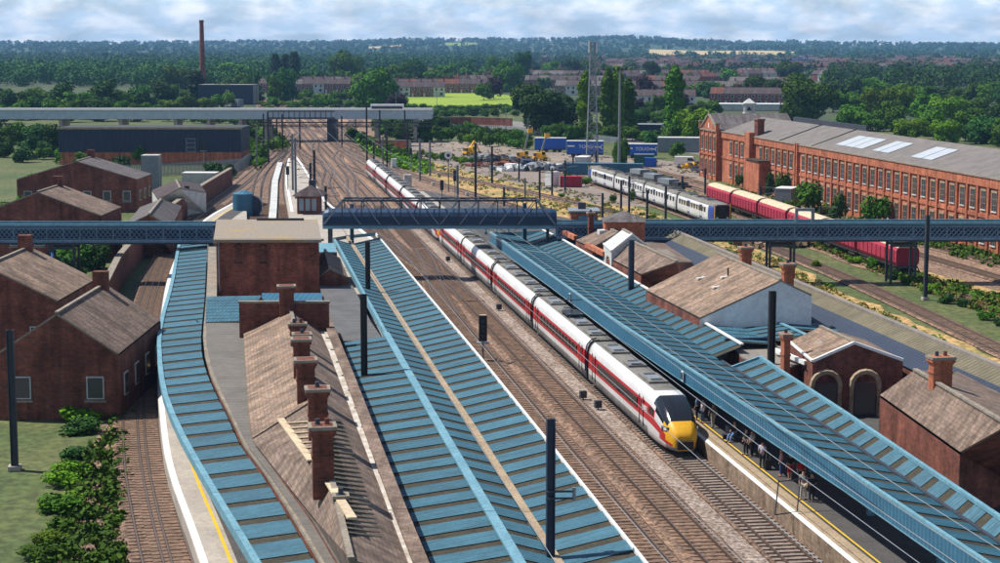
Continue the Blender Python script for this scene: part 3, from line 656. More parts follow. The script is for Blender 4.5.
# ---------------------------------------------------------------- station buildings
def V(p, z=None): p = Vector(p); return p if z is None else Vector((p.x, p.y, z))
def lerp(a, b, t): return a + (b - a) * t
def wallquad(m, a, b, z0, mat):
    a0, b0 = V(a, z0), V(b, z0); m.quad(a0, b0, b, a, mat)
def strips_along(m, a, b, c, d, mat, th=.08, over=.0): m.slab(a, b, c, d, th, mat)
def gable(name, label, el, er, ridge, z0, wall='brick_dark', roof='slate', cat='building', th=.14, gable_mat=None, ridge_tile=True, edge=None, world_eave=False):
    """el/er: [far, near] eave points, ridge [far, near]; walls dropped to z0"""
    rt = root(name, lerp(ridge[0], ridge[1], .5).xy.to_3d() + Vector((0, 0, z0)), label, cat)
    m = MB(); m.slab(el[0], el[1], ridge[1], ridge[0], th, roof, 'stone'); m.slab(er[1], er[0], ridge[0], ridge[1], th, roof, 'stone'); m.build('roof', rt)
    m = MB(); dz = Vector((0, 0, -.16)); ins = .12
    def q(p): return p + dz
    wallquad(m, q(el[0]), q(el[1]), z0, wall); wallquad(m, q(er[1]), q(er[0]), z0, wall)
    gm = gable_mat or wall
    for i in (0, 1):
        a, b, r = q(el[i]), q(er[i]), q(ridge[i]); k = Vector((0, 0, 0))
        m.add([V(a, z0), V(b, z0), b, r, a], [(0, 1, 2, 3, 4) if i else (4, 3, 2, 1, 0)], gm)
    m.build('wall', rt)
    if ridge_tile:
        m = MB(); m.bar(ridge[0] + Vector((0, 0, .04)), ridge[1] + Vector((0, 0, .04)), .28, .14, 'stone'); m.build('ridge_tile', rt)
    if edge:
        m = MB(); m.bar(el[1], ridge[1], .2, .2, edge); m.bar(er[1], ridge[1], .2, .2, edge); m.bar(el[0], el[1], .16, .16, edge); m.build('verge', rt)
    return rt
def stack(name, label, base, w_, d_, h, pots=2, group=None, mat='brick_dark', rz=ANG - pi / 2, sink=1.6, cat='chimney', parent=None):
    rt = root(name, (base.x, base.y, base.z - sink), label, cat, group, world=False, rz=rz)
    if parent is not None: pass
    h2 = h + sink
    m = MB(); m.box((0, 0, h2 / 2), (w_, d_, h2), mat); m.box((0, 0, sink + h * .45), (w_ + .1, d_ + .1, .12), mat); m.box((0, 0, h2 - .42), (w_ + .12, d_ + .12, .14), mat); m.box((0, 0, h2 - .26), (w_ + .26, d_ + .26, .18), mat); m.build('stack', rt)
    m = MB(); m.box((0, 0, h2 - .09), (w_ + .34, d_ + .34, .16), 'stone'); m.build('capping', rt)
    for i in range(pots):
        x = (i - (pots - 1) / 2) * w_ * .45
        m = MB(); m.tube([(x, 0, h2 - .02), (x, 0, h2 + .28)], .13, 'brick_dark' if i % 2 else 'steel_dark', 8, .11); m.build('pot', rt)
    return rt
# --- long slate roof with the chimney stacks
def vpx(x, y, yy): return 227 + (x - 227) * (yy - YH) / (y - YH)
rz_ = 7.05
Rf = P(289, 311, rz_); Rn = P(vpx(332, 481, 620), 620, rz_)
ez = 5.25
Ef = P(243.5, 334, ez)
EL_pts = [P(243.5, 334, ez), P(246, 372, ez), P(248.4, 410, ez), P(252.5, 438, ez)]
g1 = V(P(318.7, 322, ez)); g2 = P(348, 388, ez); g3 = P(vpx(395, 513, 620), 620, ez)
rt = root('station_building', P(290, 420, 0), 'long brown slate roofed station building with a row of brick chimneys and bare battens', 'building')
m = MB()
# left slope : far length, then the wider near hip
n_ = 4
def ridge_at(y): return P(vpx(332, 481, y), y, rz_)
L_ = [(243.5, 334), (246, 372), (248.4, 408), (252.5, 438)]; Rr = [309, 340, 372, 400]
for i in range(3):
    m.slab(P(*L_[i], ez), P(*L_[i + 1], ez), ridge_at(Rr[i + 1]), ridge_at(Rr[i]), .14, 'slate_warm', 'stone')
V0 = P(252.5, 438, ez); V1 = ridge_at(400); 
# near portion, eave running down right
N0 = P(252, 440, ez); N1 = P(312, 516, ez); N2 = P(350, 580, ez)
m.slab(N0, N1, ridge_at(470), ridge_at(402), .14, 'slate', 'stone'); m.slab(N1, N2, ridge_at(560), ridge_at(470), .14, 'slate', 'stone')
# right slope
for (a, b, ya, yb) in (((318.7, 322), (335, 359), 309, 345), ((335, 359), (357, 417), 345, 402), ((357, 417), (395, 513), 402, 500), ((395, 513), (420, 576), 500, 560)):
    m.slab(P(*b, ez), P(*a, ez), ridge_at(ya), ridge_at(yb), .14, 'slate', 'stone')
m.build('roof', rt)
m = MB()
cut = [ridge_at(309), ridge_at(400), ridge_at(560)]
for a, b in zip(cut, cut[1:]): m.bar(a + Vector((0, 0, .04)), b + Vector((0, 0, .04)), .26, .14, 'stone')
m.build('ridge_tile', rt)
m = MB()
W_ = [P(x, y, ez - .2) for x, y in L_] + [N1 - Vector((0, 0, .2)), N2 - Vector((0, 0, .2))]
for a, b in zip(W_, W_[1:]): wallquad(m, a, b, 0, 'brick_dark')
wr = [P(x, y, ez - .2) for x, y in ((318.7, 322), (357, 417), (395, 513), (420, 576))]
for a, b in zip(wr, wr[1:]): wallquad(m, b, a, 0, 'brick_dark')
m.build('wall', rt)
# battens (bare, lath-covered patch astride the ridge)
def on_left(t, y): return lerp(ridge_at(y), P(*{0: (252, 440)}.get(0), ez), t)
m = MB()
def planept(px, py, a, b, c, up=.10):
    n = (b - a).cross(c - a).normalized(); n = n if n.z > 0 else -n
    o = Vector((0, 0, H)); d = ray(px, py); t = (a - o).dot(n) / d.dot(n); return o + d * t + n * up
A_, B_, C_ = ridge_at(402), ridge_at(500), P(357, 417, ez)
A2, B2, C2 = ridge_at(402), ridge_at(470), N0
up = Vector((0, 0, .07))
# right-hand laths
for i in range(26):
    y = 421 + i * 4.6
    xr = vpx(341, 421, y) ; xr = 341 + (y - 421) * .33
    r0 = ridge_at(y - 6)
    # project both ends on the right slope
    p0 = planept(vpx(332, 481, y - 3), y - 3, A_, B_, C_, .06); p1 = planept(xr, y + 1.5, A_, B_, C_, .06)
    m.bar(p0, p1, .2, .06, 'cream')
m.build('roof_batten', rt)
m = MB(); pa = planept(vpx(332, 481, 418), 418, A_, B_, C_, .03); pb = planept(340, 420, A_, B_, C_, .03); pc = planept(341 + 119 * .33, 540, A_, B_, C_, .03); pd = planept(vpx(332, 481, 537), 537, A_, B_, C_, .03)
m.quad(pa, pb, pc, pd, 'moss'); m.build('underfelt', rt)
m = MB()
for i in range(8):
    y = 424 + i * 5.0; xl = 281 + (y - 424) * .80
    m.bar(planept(xl, y, A2, B2, C2, .06), planept(vpx(332, 481, y - 2) - 1, y - 2, A2, B2, C2, .06), .2, .06, 'cream')
m.bar(planept(281, 420, A2, B2, C2, .08), planept(312, 462, A2, B2, C2, .08), .42, .08, 'cream')
m.bar(planept(330, 484, A2, B2, C2, .08), planept(353, 520, A2, B2, C2, .08), .42, .08, 'cream')
m.build('roof_batten', rt)
# white lead gutter, brown parapet to the right
gl = PL([(318.7, 320), (348, 388), (395, 513), (424, 588)], ez + .05)
m = MB()
beam(m, gl, 1.0, .14, 'leadwhite', .09)
r_ = random.Random(3)
for k in range(18):
    t = k / 17; q = lerp(gl[0], gl[3], t) if False else (lerp(gl[0], gl[1], t * 3) if t < 1 / 3 else lerp(gl[1], gl[2], t * 3 - 1) if t < 2 / 3 else lerp(gl[2], gl[3], t * 3 - 2))
    m.box((q.x, q.y, q.z + .2), (.3, .09, .08), 'steel_grey', r_.uniform(-.3, .3))
m.build('lead_gutter', rt)
pl = PL([(326, 318), (349, 376.5), (400, 512), (431, 590)], ez + .35)
m = MB()
for a, b in zip(pl, pl[1:]): m.bar(a - Vector((0, 0, 1.2)), b - Vector((0, 0, 1.2)), .5, 2.4, 'brick_dark')
beam(m, pl, .66, .14, 'slate', .08); m.build('parapet', rt)
m = MB(); A_g = P(243.5, 333, ez + .2); 
# far raised brick gable wall behind the roof
Yg = Rf.y + .35; xL, xR = D(239.5, 312, Yg).x, D(329, 312, Yg).x; zt_ = D(280, 303, Yg).z
m.box(((xL + xR) / 2, Yg, (zt_ + 2) / 2 + .3), (xR - xL, .4, zt_ - 2.6), 'brick_dark'); m.box(((xL + xR) / 2, Yg, zt_ + .08 - .0), (xR - xL + .15, .55, .16), 'stone'); m.build('gable_wall', rt)
# chimneys on that ridge
CH = [(287, 284.8, 295.2 - 278.8, 303, 0, 'slim brick chimney at the far gable end of the long slate roof'),
      (297.7, 322, 17, 342, 2, 'low brick chimney with two black pots, nearest behind the far gable chimney'),
      (299.5, 333, 18, 355, 1, 'squat brick chimney tucked close behind a taller one near the middle of the ridge'),
      (301.5, 337, 18.5, 372, 0, 'brick chimney immediately in front of the squat tucked stack on the slate ridge'),
      (306, 357.5, 21, 396, 0, 'brick chimney third from the nearest on the long slate ridge'),
      (318, 386, 22.5, 434, 1, 'tall brick chimney second from the nearest beside the top of the bare battens'),
      (323, 423, 25, 480, 2, 'tallest nearest brick chimney standing in the bare battens of the slate roof')]
for cx, ty, wpx, by, pots, lab in CH:
    b = ridge_at(by); b.x = D(cx, by, b.y).x; top = D(cx, ty, b.y + .3).z; hh = top - b.z
    px_m = F / b.y
    if lab.startswith('squat'): b.y += 1.6; top = D(cx, ty, b.y).z; hh = top - b.z
    if lab.startswith('slim'): b = V(Vector((D(cx, 300, Yg).x, Yg - .3, rz_ - .6))); hh = D(cx, 285, b.y).z - b.z
    stack('brick_chimney', lab, b, wpx / px_m * .86, .62 if lab.startswith('low') else .95, hh, pots, 'chimneys along the long slate roof', sink=.85 if by > 430 else 1.2)
b = P(341, 520, 6.2); stack('chimney_pot_stack', 'small dark pot stack at the bottom end of the batten patch', b, .42, .42, 1.2, 1, None, 'steel_dark', sink=1.0)
# grey flat roof and small canopy piece beside it
rt = root('flat_roof_building', P(225, 380, 0), 'low building with grey ribbed flat roof between the curved parapet and slate roof', 'building')
gz = 4.9
LP_ = [(206, 323), (206.5, 345), (211, 366), (219, 386), (233, 416), (247.5, 446), (268, 473), (292, 508), (330, 572)]
RP_ = [(243.5, 323), (246, 345), (247, 366), (248.5, 386), (249.5, 416), (254, 441), (273, 465), (312, 515), (352, 580)]
m = MB()
for i in range(len(LP_) - 1): m.quad(P(*LP_[i + 1], gz), P(*RP_[i + 1], gz), P(*RP_[i], gz), P(*LP_[i], gz), 'grey_sheet')
m.build('roof', rt)
m = MB(); wallquad(m, P(206, 323, gz), P(243.5, 323, gz), 0, 'brick_dark'); m.build('wall', rt)
rt = root('small_canopy', P(222, 305, PZ), 'small blue corrugated canopy patch between brick tower and grey ribbed flat roof', 'canopy')
canopy(rt, [PL([(206.5, 296), (205.5, 323)], 4.85), PL([(262, 296), (240, 323)], 4.95)], AY, 1.75, .2, 'blue', part='roof_sheet')
for x, y in ((209, 320), (238, 320)): col_post(rt, P(x, y, 4.6), 4.7)
rt = root('flat_roof_building', P(300, 300, 0), 'strip of blue painted flat roof at the foot of the brick tower', 'building')
m = MB(); m.prism([tuple(P(x, y, 4.7).xy) for x, y in ((262, 293), (262, 303), (322, 303), (322, 293))], 0, 4.7, 'brick_dark', 'fascia'); m.build('wall', rt)
# brick tower
YT = 167.5; xa, xb = D(216, 240, YT).x, D(321, 240, YT).x; zt2 = D(260, 239, YT).z; yb = P(260, 220.5, zt2).y
rt = root('brick_tower', ((xa + xb) / 2, (YT + yb) / 2, 0), 'large square dark brick tower with stained flat roof and two bricked windows', 'building')
T4_ = [P(216, 239, zt2), P(319, 239, zt2), P(316, 220.5, zt2), P(218, 220.5, zt2)]; T5_ = [P(213.5, 240, zt2), P(321.5, 240, zt2), P(317.5, 219.7, zt2), P(216.5, 219.7, zt2)]
m = MB(); m.prism([tuple(p.xy) for p in T4_], 0, zt2 - .25, 'brick_tower'); m.build('wall', rt)
m = MB(); m.prism([tuple(p.xy) for p in T5_], zt2 - .248, zt2 + .03, 'ochre'); m.build('roof', rt)
m = MB(); m.box(((xa + xb) / 2, YT - .3, zt2 - .05), (xb - xa + .6, .12, .22), 'steel_grey'); m.build('roof_edge', rt)
m = MB(); m.box((xa + 4, yb - .2, zt2 + .15), (5, .2, .25), 'steel_dark'); m.build('roof_vent', rt)
for px in (238.5, 263):
    x = D(px, 253, YT).x; z = D(px, 254.5, YT).z
    m = MB(); m.box((x, YT - .012, z), (.72, .07, 1.5), 'brick_dark'); m.tube([(x - .36, YT - .03, z + .75), (x - .2, YT - .03, z + .93), (x, YT - .03, z + 1.0), (x + .2, YT - .03, z + .93), (x + .36, YT - .03, z + .75)], .06, 'black', 5); m.box((x, YT - .04, z - .8), (.9, .1, .1), 'black'); m.build('blocked_window', rt)
m = MB(); m.tube([(xa + .25, YT - .1, zt2 - .2), (xa + .25, YT - .1, 4.0), (xa - .5, YT - .1, 3.6)], .09, 'steel_grey'); m.build('drainpipe', rt)
# parts between tower and central canopy
def slabroof(name, label, pts, z, wall, roof, cat='building', z0=0, par=None):
    rt = root(name, V(P(*pts[0], z), z0), label, cat)
    m = MB(); m.prism([tuple(P(x, y, z).xy) for x, y in pts], z0, z - .12, wall); m.build('wall', rt)
    m = MB(); m.prism([tuple(P(x, y, z).xy) for x, y in pts], z - .118, z, roof); m.build('roof', rt)
    if par:
        m = MB(); q = [P(x, y, z + .2) for x, y in pts] ; beam(m, q + q[:1], .3, .4, par, 0); m.build('parapet', rt)
    return rt
slabroof('flat_roof_building', 'dark grey ribbed flat roof between the brick tower and the central canopy', [(319, 284), (352, 284), (371, 322), (384, 341), (343, 341), (329, 318)], 4.4, 'brick_dark', 'grey_dark_sheet')
gable('small_shed', 'little brown pitched roof beside the brick tower next to the canopy end', [P(318, 258, 5.2), P(318, 277, 5.2)], [P(340, 258, 5.2), P(348, 277, 5.2)], [P(325, 250, 6.2), P(330, 268, 6.2)], 0, 'brick_dark', 'slate')
slabroof('flat_roof_building', 'thin pale blue canopy roof close behind the brick tower corner', [(319, 243), (334, 243), (337, 252), (319, 252)], 5.0, 'brick_dark', 'paleblue')
# --- right-hand station buildings
slabroof_r = slabroof
rt = gable('station_building', 'largest brown slate roofed station building with a white painted gable end', [P(646, 289.6, 5.5), P(700, 317.5, 5.5)], [P(745, 262, 7.1), P(812, 294.5, 7.35)], [P(718, 253.5, 8.6), P(781, 280, 8.6)], 0, 'brick_dark', 'slate_warm', gable_mat='gablewhite')
m = MB(); a = P(700, 317.5, 5.3); c = D(728.5, 306, a.y + .2); c2 = V(c, c.z)
aa = V(a); aa.y -= .02
m.add([(a.x, a.y - .06, 0), (c.x, a.y - .06, 0), (c.x, a.y - .06, D(728.5, 304, a.y).z), (a.x, a.y - .06, a.z - .05)], [(0, 1, 2, 3)], 'brick_dark'); m.build('brick_return', rt)
m = MB(); m.bar(V(P(728, 321, 4.95)), V(P(812, 321, 5.0)), .3, .25, 'steel_dark'); m.build('flashing', rt)
for px, py in ((702, 279), (726, 278), (718, 288)):
    p = planept(px, py, P(646, 289.6, 5.5), P(700, 317.5, 5.5), P(718, 253.5, 8.6), .1)
    m = MB(); m.box(p, (1.0, .35, .08), 'white', .5); m.box(p + Vector((.3, .1, .06)), (.5, .3, .1), 'white', -.3); m.build('roof_patch', rt)
p = planept(728, 277, P(646, 289.6, 5.5), P(700, 317.5, 5.5), P(718, 253.5, 8.6), 0); m = MB(); m.tube([p, p + Vector((0, 0, .8))], .07, 'black'); m.build('vent_pipe', rt)
def px_stack(label, cx, ty, by, wpx, zb_, pots=1, mat='brick_red', group='chimneys of the right-hand station buildings'):
    b = P(cx, by, zb_); hh = D(cx, ty, b.y).z - zb_; stack('brick_chimney', label, b, wpx / (F / b.y) * .85, .8, hh, pots, group, mat)
px_stack('orange brick chimney on the ridge of the largest slate roof, the farther of its two', 745.5, 246.5, 262, 12, 8.3)
px_stack('orange brick chimney at the apex of the white gable, just right of it', 787.5, 263, 281, 12, 8.3)
px_stack('thin tall brick chimney rising in front of the lower right slate roof', 785, 333, 372, 7.5, 4.5, 1)
px_stack('narrow brick chimney beside the footbridge left of the hipped tower roof', 590.5, 212, 240, 5.5, 5.5, 1, 'brick_dark')
# long olive and navy sheeted roof behind
a0, a1 = P(665, 226.8, 5.9), P(1010, 371, 5.9); e0, e1 = P(642, 240, 4.4), P(1010, 417, 4.4)
rt = root('train_shed', V(lerp(a0, e1, .5), 0), 'long low shed with olive and navy sheeted roof behind the slate roofed buildings', 'building')
m = MB(); ma, mb_ = lerp(a0, e0, .46), lerp(a1, e1, .46)
m.slab(ma, mb_, a1, a0, .12, 'olive_sheet'); m.build('upper_roof', rt)
m = MB(); m.slab(e0, e1, mb_, ma, .12, 'navy_sheet'); m.build('lower_roof', rt)
bk0, bk1 = a0 + NT * 3.2 - Vector((0, 0, 1.6)), a1 + NT * 3.2 - Vector((0, 0, 1.6))
m = MB(); m.slab(a0, a1, bk1, bk0, .12, 'olive_sheet'); m.build('rear_roof', rt)
m = MB(); m.bar(a0, a1, .5, .25, 'felt'); m.bar(e0, a0, .2, .25, 'fascia'); m.build('ridge_cap', rt)
m = MB(); z_ = Vector((0, 0, .14)); wallquad(m, e0 - z_, e1 - z_, 0, 'brick_dark'); m.add([V(e0, 0), V(a0, 0), V(bk0, 0), bk0 - z_, a0 - z_, e0 - z_], [(0, 1, 2, 3, 4, 5)], 'brick_dark'); wallquad(m, bk1 - z_, bk0 - z_, 0, 'brick_dark'); m.build('wall', rt)
# hipped tower
Yh = P(624, 222, 8.0).y; hw = (D(645, 222, Yh).x - D(605, 222, Yh).x) / 2; cx = D(625, 222, Yh).x
rt = root('hipped_tower', (cx, Yh + hw, 0), 'square brick tower with grey hipped slate roof beside the lattice footbridge', 'building')
m = MB(); z8 = 8.0; ap = Vector((cx, Yh + hw, D(624, 210.5, Yh + hw).z)); c4 = [Vector((cx - hw - .2, Yh - .2, z8)), Vector((cx + hw + .2, Yh - .2, z8)), Vector((cx + hw + .2, Yh + 2 * hw + .2, z8)), Vector((cx - hw - .2, Yh + 2 * hw + .2, z8))]
m.add(c4 + [ap], [(0, 1, 4), (1, 2, 4), (2, 3, 4), (3, 0, 4), (3, 2, 1, 0)], 'slate_grey'); m.build('roof', rt)
m = MB(); m.box((cx, Yh + hw, z8 / 2 - .02), (2 * hw, 2 * hw, z8 - .04), 'brick_red'); m.build('wall', rt)
# kiosk on bridge
Yk = 203.2 + 3; 
xk0, xk1 = D(571, 214, Yk).x, D(598, 214, Yk).x; zk1 = D(585, 211.5, Yk).z; zk0 = 3.0
rt = root('bridge_kiosk', ((xk0 + xk1) / 2, Yk + 2, 0), 'small glazed brick hut with flat grey roof beside the covered bridge end', 'hut')
m = MB(); m.box(((xk0 + xk1) / 2, Yk + 2, (zk1) / 2 - .1), (xk1 - xk0, 4, zk1 - .2), 'brick_red'); m.build('wall', rt)
m = MB(); m.box(((xk0 + xk1) / 2, Yk + 1.9, zk1), (xk1 - xk0 + .5, 4.6, .2), 'steel_grey'); m.build('roof', rt)
for i in range(3):
    x = lerp(xk0 + 1.0, xk1 - .45, (i + .5) / 3); m = MB(); m.box((x, Yk - .05, zk1 - 1.15), (.66, .06, 1.3), 'blueglass'); 
    for dx in (-.35, .35): m.box((x + dx, Yk - .08, zk1 - 1.15), (.07, .08, 1.4), 'paleblue')
    m.build('window', rt)
m = MB(); m.box((xk0 + 1.4, Yk + 2.5, zk1 + .45), (.9, .9, .8), 'steel_dark'); m.build('roof_vent', rt)
# white lantern roof
rt = gable('roof_lantern', 'white glazed pitched lantern roof between the hipped tower and brown slate roofs', [P(603.5, 243.5, 6.6), P(611.5, 250.8, 6.6)], [P(640, 240, 6.6), P(651, 248.5, 6.6)], [P(623, 229.3, 8.1), P(632, 234.2, 8.1)], 3, 'dirtywhite', 'dirtywhite', cat='roof lantern', edge='white')
rt = gable('station_building', 'brown slate roofed building below the white lantern, beside the blue canopy', [P(606, 256, 5.7), P(641, 274, 5.7)], [P(664, 243, 5.9), P(693, 262, 5.9)], [P(633, 241.7, 7.4), P(677, 261.5, 7.4)], 0, 'brick_dark', 'slate', edge=None)
rt = gable('station_building', 'brown slate roofed building farthest along, left of the hipped tower', [P(576, 240, 5.7), P(592, 247, 5.7)], [P(622, 228, 5.7), P(640, 238, 5.7)], [P(606, 227, 7.2), P(618, 232.5, 7.2)], 0, 'brick_dark', 'slate')
m = MB(); p = P(604, 236, 6.4); m.box(p, (1.3, 1.3, 1.4), 'dirtywhite', ANG); tag(m.build('roof_vent_box'), 'small white square vent box on the farthest brown slate roof', 'vent')
m = MB()
for a, b in (((563, 232), (576, 238)), ((587, 245), (605, 254))): m.bar(P(*a, 5.6), P(*b, 5.6), .5, .5, 'brick_red')
tag(m.build('low_wall'), 'low red brick parapet edging the far end of the right canopy', 'wall')
# lower right building, with stone arch
rt = gable('station_building', 'brick building with stone arched doorway and slate roof at the right edge', [P(789.5, 341.7, 5.2), P(812.6, 361, 5.2)], [P(866, 340, 5.2), P(903, 360, 5.2)], [P(820.6, 326.6, 6.3), P(854.4, 342.6, 6.3)], 0, 'brick_dark', 'slate_warm', edge='white')
a = P(812.6, 361, 5.2); ww = (P(903, 360, 5.2) - a).normalized(); 
for k, px in enumerate((826, 866)):
    t = (D(px, 380, a.y).x - a.x); c = a + ww * t; ra = math.atan2(ww.y, ww.x)
    nrm = Vector((ww.y, -ww.x, 0)); 
    m = MB(); zc = 2.7
    m.box(V(c + nrm * .02, zc - .6), (1.5, .12, 3.0), 'winglass', ra); m.build('door', rt)
    m = MB(); pts = [c + ww * (1.0 * cos(t2)) + Vector((0, 0, 0)) + nrm * .1 for t2 in np.linspace(0, pi, 9)]
    arch = [Vector((q.x, q.y, zc + .7 + 1.0 * sin(t2))) for q, t2 in zip(pts, np.linspace(0, pi, 9))]
    m.tube([V(arch[0], 1)] + arch + [V(arch[-1], 1)], .22, 'tan', 5); m.build('stone_arch', rt)
m = MB(); m.bar(P(806, 371, 4.2), P(890, 371, 4.2), .12, .12, 'steel_dark'); m.build('pipe', rt)
rt = slabroof('flat_roof_building', 'light tan flat roof with dark parapet in front of the striped glazed canopy', [(727, 341), (800, 348), (806, 362), (775, 371), (742, 357)], 4.3, 'brick_dark', 'felt')
m = MB(); m.bar(P(725, 343, 4.6), P(775, 341.5, 4.6), .3, .7, 'navy'); m.build('parapet', rt)
m = MB(); m.bar(P(775, 350, 4.7), P(806, 363, 4.7), .3, .3, 'white'); m.build('gutter', rt)
rt = root('glazed_canopy', P(780, 340, 0), 'striped blue and dark glazed canopy roof below the white gable end', 'canopy')
aa_, bb_, cc_, dd_ = P(732, 325, 4.6), P(776, 321, 5.0), P(775, 345, 4.6), P(803, 337, 5.0)
canopy(rt, [[aa_, P(779, 346, 4.6)], [P(776, 321, 5.0), P(809, 336, 5.0)]], DT, 1.5, .45, 'blue', seed=12)
canopy(rt, [[P(776, 321, 5.0), P(809, 336, 5.0)], [P(815, 321, 4.6), P(843, 333, 4.6)]], DT, 1.5, .45, 'blue', seed=12)
m = MB(); beam(m, [P(776, 321, 5.1), P(809, 336, 5.1)], .3, .1, 'paleblue'); m.build('ridge_cap', rt)
m = MB(); q = [P(732, 325, 4.2), P(812, 321, 4.2), P(843, 335, 4.2), P(779, 346, 4.2)]; m.add([V(p, z) for z in (0, 4.2) for p in q], [(0, 1, 5, 4), (1, 2, 6, 5), (2, 3, 7, 6), (3, 0, 4, 7), (4, 5, 6, 7)], 'brick_dark'); m.build('wall', rt)
canopy_extra = root('small_canopy', P(665, 275, 0), 'small blue ribbed roof wedged between the two brown slate roofs', 'canopy')
canopy(canopy_extra, [[P(640, 276, 4.9), P(664, 283, 4.9)], [P(680, 266, 5.0), P(690, 272, 5.0)]], DT, 1.4, .25, 'blue', seed=14)
canopy(canopy_extra, [[P(690, 318, 4.9), P(738, 342, 4.9)], [P(722, 318, 4.6), P(779, 345, 4.6)]], DT, 1.9, .25, 'blue', seed=14)
# ---------------------------------------------------------------- the red railway works building
ax_ = -DT; nx = -NT; ra = math.atan2(ax_.y, ax_.x); O = P(720, 181, 0); Lc = O
H1 = D(720, 131.5, O.y).z
rt = root('railway_works', V(Lc), 'long two storey red brick works building with gabled wing and dark arched windows', 'building')
Lw = 150.0; dep = 17.0
LOC = Matrix.Translation(O) @ Matrix(((ax_.x, -nx.x, 0, 0), (ax_.y, -nx.y, 0, 0), (0, 0, 1, 0), (0, 0, 0, 1)))   # local x along face, y inwards
def wp(x, y, z): return LOC @ Vector((x, y, z))
def tpx(px, y=0.0):
    a, b = -60.0, 170.0
    for _ in range(50):
        c = (a + b) / 2; q = wp(c, y, 5); X = 500 + F * q.x / q.y
        if X < px: a = c
        else: b = c
    return (a + b) / 2
def wbox(m, x0, x1, y0, y1, z0, z1, mat):
    vs = [wp(x, y, z) for z in (z0, z1) for y in (y0, y1) for x in (x0, x1)]
    if (wp(1, 0, 0) - wp(0, 0, 0)).cross(wp(0, 1, 0) - wp(0, 0, 0)).z > 0: fs = [(0, 2, 3, 1), (4, 5, 7, 6), (0, 1, 5, 4), (2, 6, 7, 3), (0, 4, 6, 2), (1, 3, 7, 5)]
    else: fs = [(1, 3, 2, 0), (6, 7, 5, 4), (4, 5, 1, 0), (3, 7, 6, 2), (2, 6, 4, 0), (5, 7, 3, 1)]
    m.add(vs, fs, mat)
WH = H1
m = MB(); wbox(m, 0, Lw, .25, dep, 0, WH, 'brick_red')
WX = [729.7, 735.4, 741, 759.5, 765.8, 772, 778, 784, 790, 802.2, 808.7, 815, 821.4, 828, 834.7, 841.6]
WT = [tpx(x) for x in WX]
while WT[-1] < Lw - 5: WT.append(WT[-1] + 3.4)
pil = [(a + b) / 2 for a, b in zip(WT, WT[1:])]; pil = [p for p in pil if not (tpx(747) < p < tpx(754))]
for p in pil: wbox(m, p - .3, p + .3, 0, .25, 0, WH - 1.2, 'brick_red')
wbox(m, -.3, Lw, -.03, .25, WH - 1.2, WH, 'brick_red'); wbox(m, 0, Lw, .1, .25, WH * .47, WH * .47 + .5, 'brick_red')
wbox(m, tpx(748.5), tpx(753.5), -.9, .2, 0, WH + .9, 'brick_red')
for q_ in (795.3, 797.3): wbox(m, tpx(q_), tpx(q_) + .5, -.3, .2, 0, WH + .3, 'brick_red')
wbox(m, tpx(756.5), tpx(769.5), -2.0, .2, 0, WH * .60, 'brick_red')
m.build('wall', rt)
m = MB(); wbox(m, -.3, Lw, -.15, .3, WH, WH + .18, 'stone'); wbox(m, tpx(756.2), tpx(769.8), -2.2, 0, WH * .60, WH * .60 + .2, 'moss'); m.build('coping', rt)
def ww_(x, z, w_, h_, rt_=rt, y=.25):
    m = MB(); wbox(m, x - w_ / 2, x + w_ / 2, y - .06, y + .01, z, z + h_, 'winglass')
    for k in (-.5, 0, .5): wbox(m, x + k * w_ - .04, x + k * w_ + .04, y - .1, y - .055, z, z + h_, 'stone')
    for k in (.33, .66): wbox(m, x - w_ / 2, x + w_ / 2, y - .1, y - .055, z + h_ * k - .03, z + h_ * k + .03, 'stone')
    wbox(m, x - w_ / 2 - .12, x + w_ / 2 + .12, y - .13, y, z + h_, z + h_ + .3, 'tan'); wbox(m, x - w_ / 2 - .1, x + w_ / 2 + .1, y - .15, y, z - .16, z, 'dirtywhite')
    return m.build('window', rt_)
for x in WT:
    ww_(x, WH * .58, 1.45, WH * .24)
    if not (tpx(754) < x < tpx(771)): ww_(x, WH * .13, 1.45, WH * .26)
# gabled wing at the far left end
gw = -tpx(700, -.75); gx0 = -gw - .0
m = MB(); wbox(m, gx0, 0, -.75, dep - 1, 0, WH + .2, 'brick_red')
gh = 3.3
tri = [wp(gx0, -.75, WH + .2), wp(0, -.75, WH + .2), wp(gx0 / 2, -.75, WH + gh)]; tri2 = [wp(gx0, dep - 1, WH + .2), wp(0, dep - 1, WH + .2), wp(gx0 / 2, dep - 1, WH + gh)]
m.add(tri + tri2, [(0, 1, 2), (5, 4, 3)], 'brick_red')
for k in range(5): xx = gx0 + .2 + k * (gw - .4) / 4; wbox(m, xx - .2, xx + .2, -.93, -.74, 0, WH + .2, 'brick_red')
wbox(m, gx0 - .1, .1, -.97, -.74, WH * .5, WH * .5 + .25, 'brick_red'); wbox(m, gx0 - .1, .1, -1.0, -.74, WH - .1, WH + .2, 'stone'); m.build('wing_wall', rt)
for k in range(4):
    xx = gx0 + .2 + (k + .5) * (gw - .4) / 4
    for z, h_ in ((WH * .12, WH * .28), (WH * .60, WH * .28)): ww_(xx, z, 1.05, h_, rt, -.75)
m = MB(); wbox(m, gx0 / 2 - .3, gx0 / 2 + .3, -.82, -.74, WH + .5, WH + 1.5, 'white'); m.build('gable_panel', rt)
m = MB(); m.slab(tri[0] + Vector((0, 0, .1)), tri[2] + Vector((0, 0, .1)), tri2[2] + Vector((0, 0, .1)), tri2[0] + Vector((0, 0, .1)), .12, 'slate_grey'); m.slab(tri[2] + Vector((0, 0, .1)), tri[1] + Vector((0, 0, .1)), tri2[1] + Vector((0, 0, .1)), tri2[2] + Vector((0, 0, .1)), .12, 'slate_grey'); m.build('wing_roof', rt)
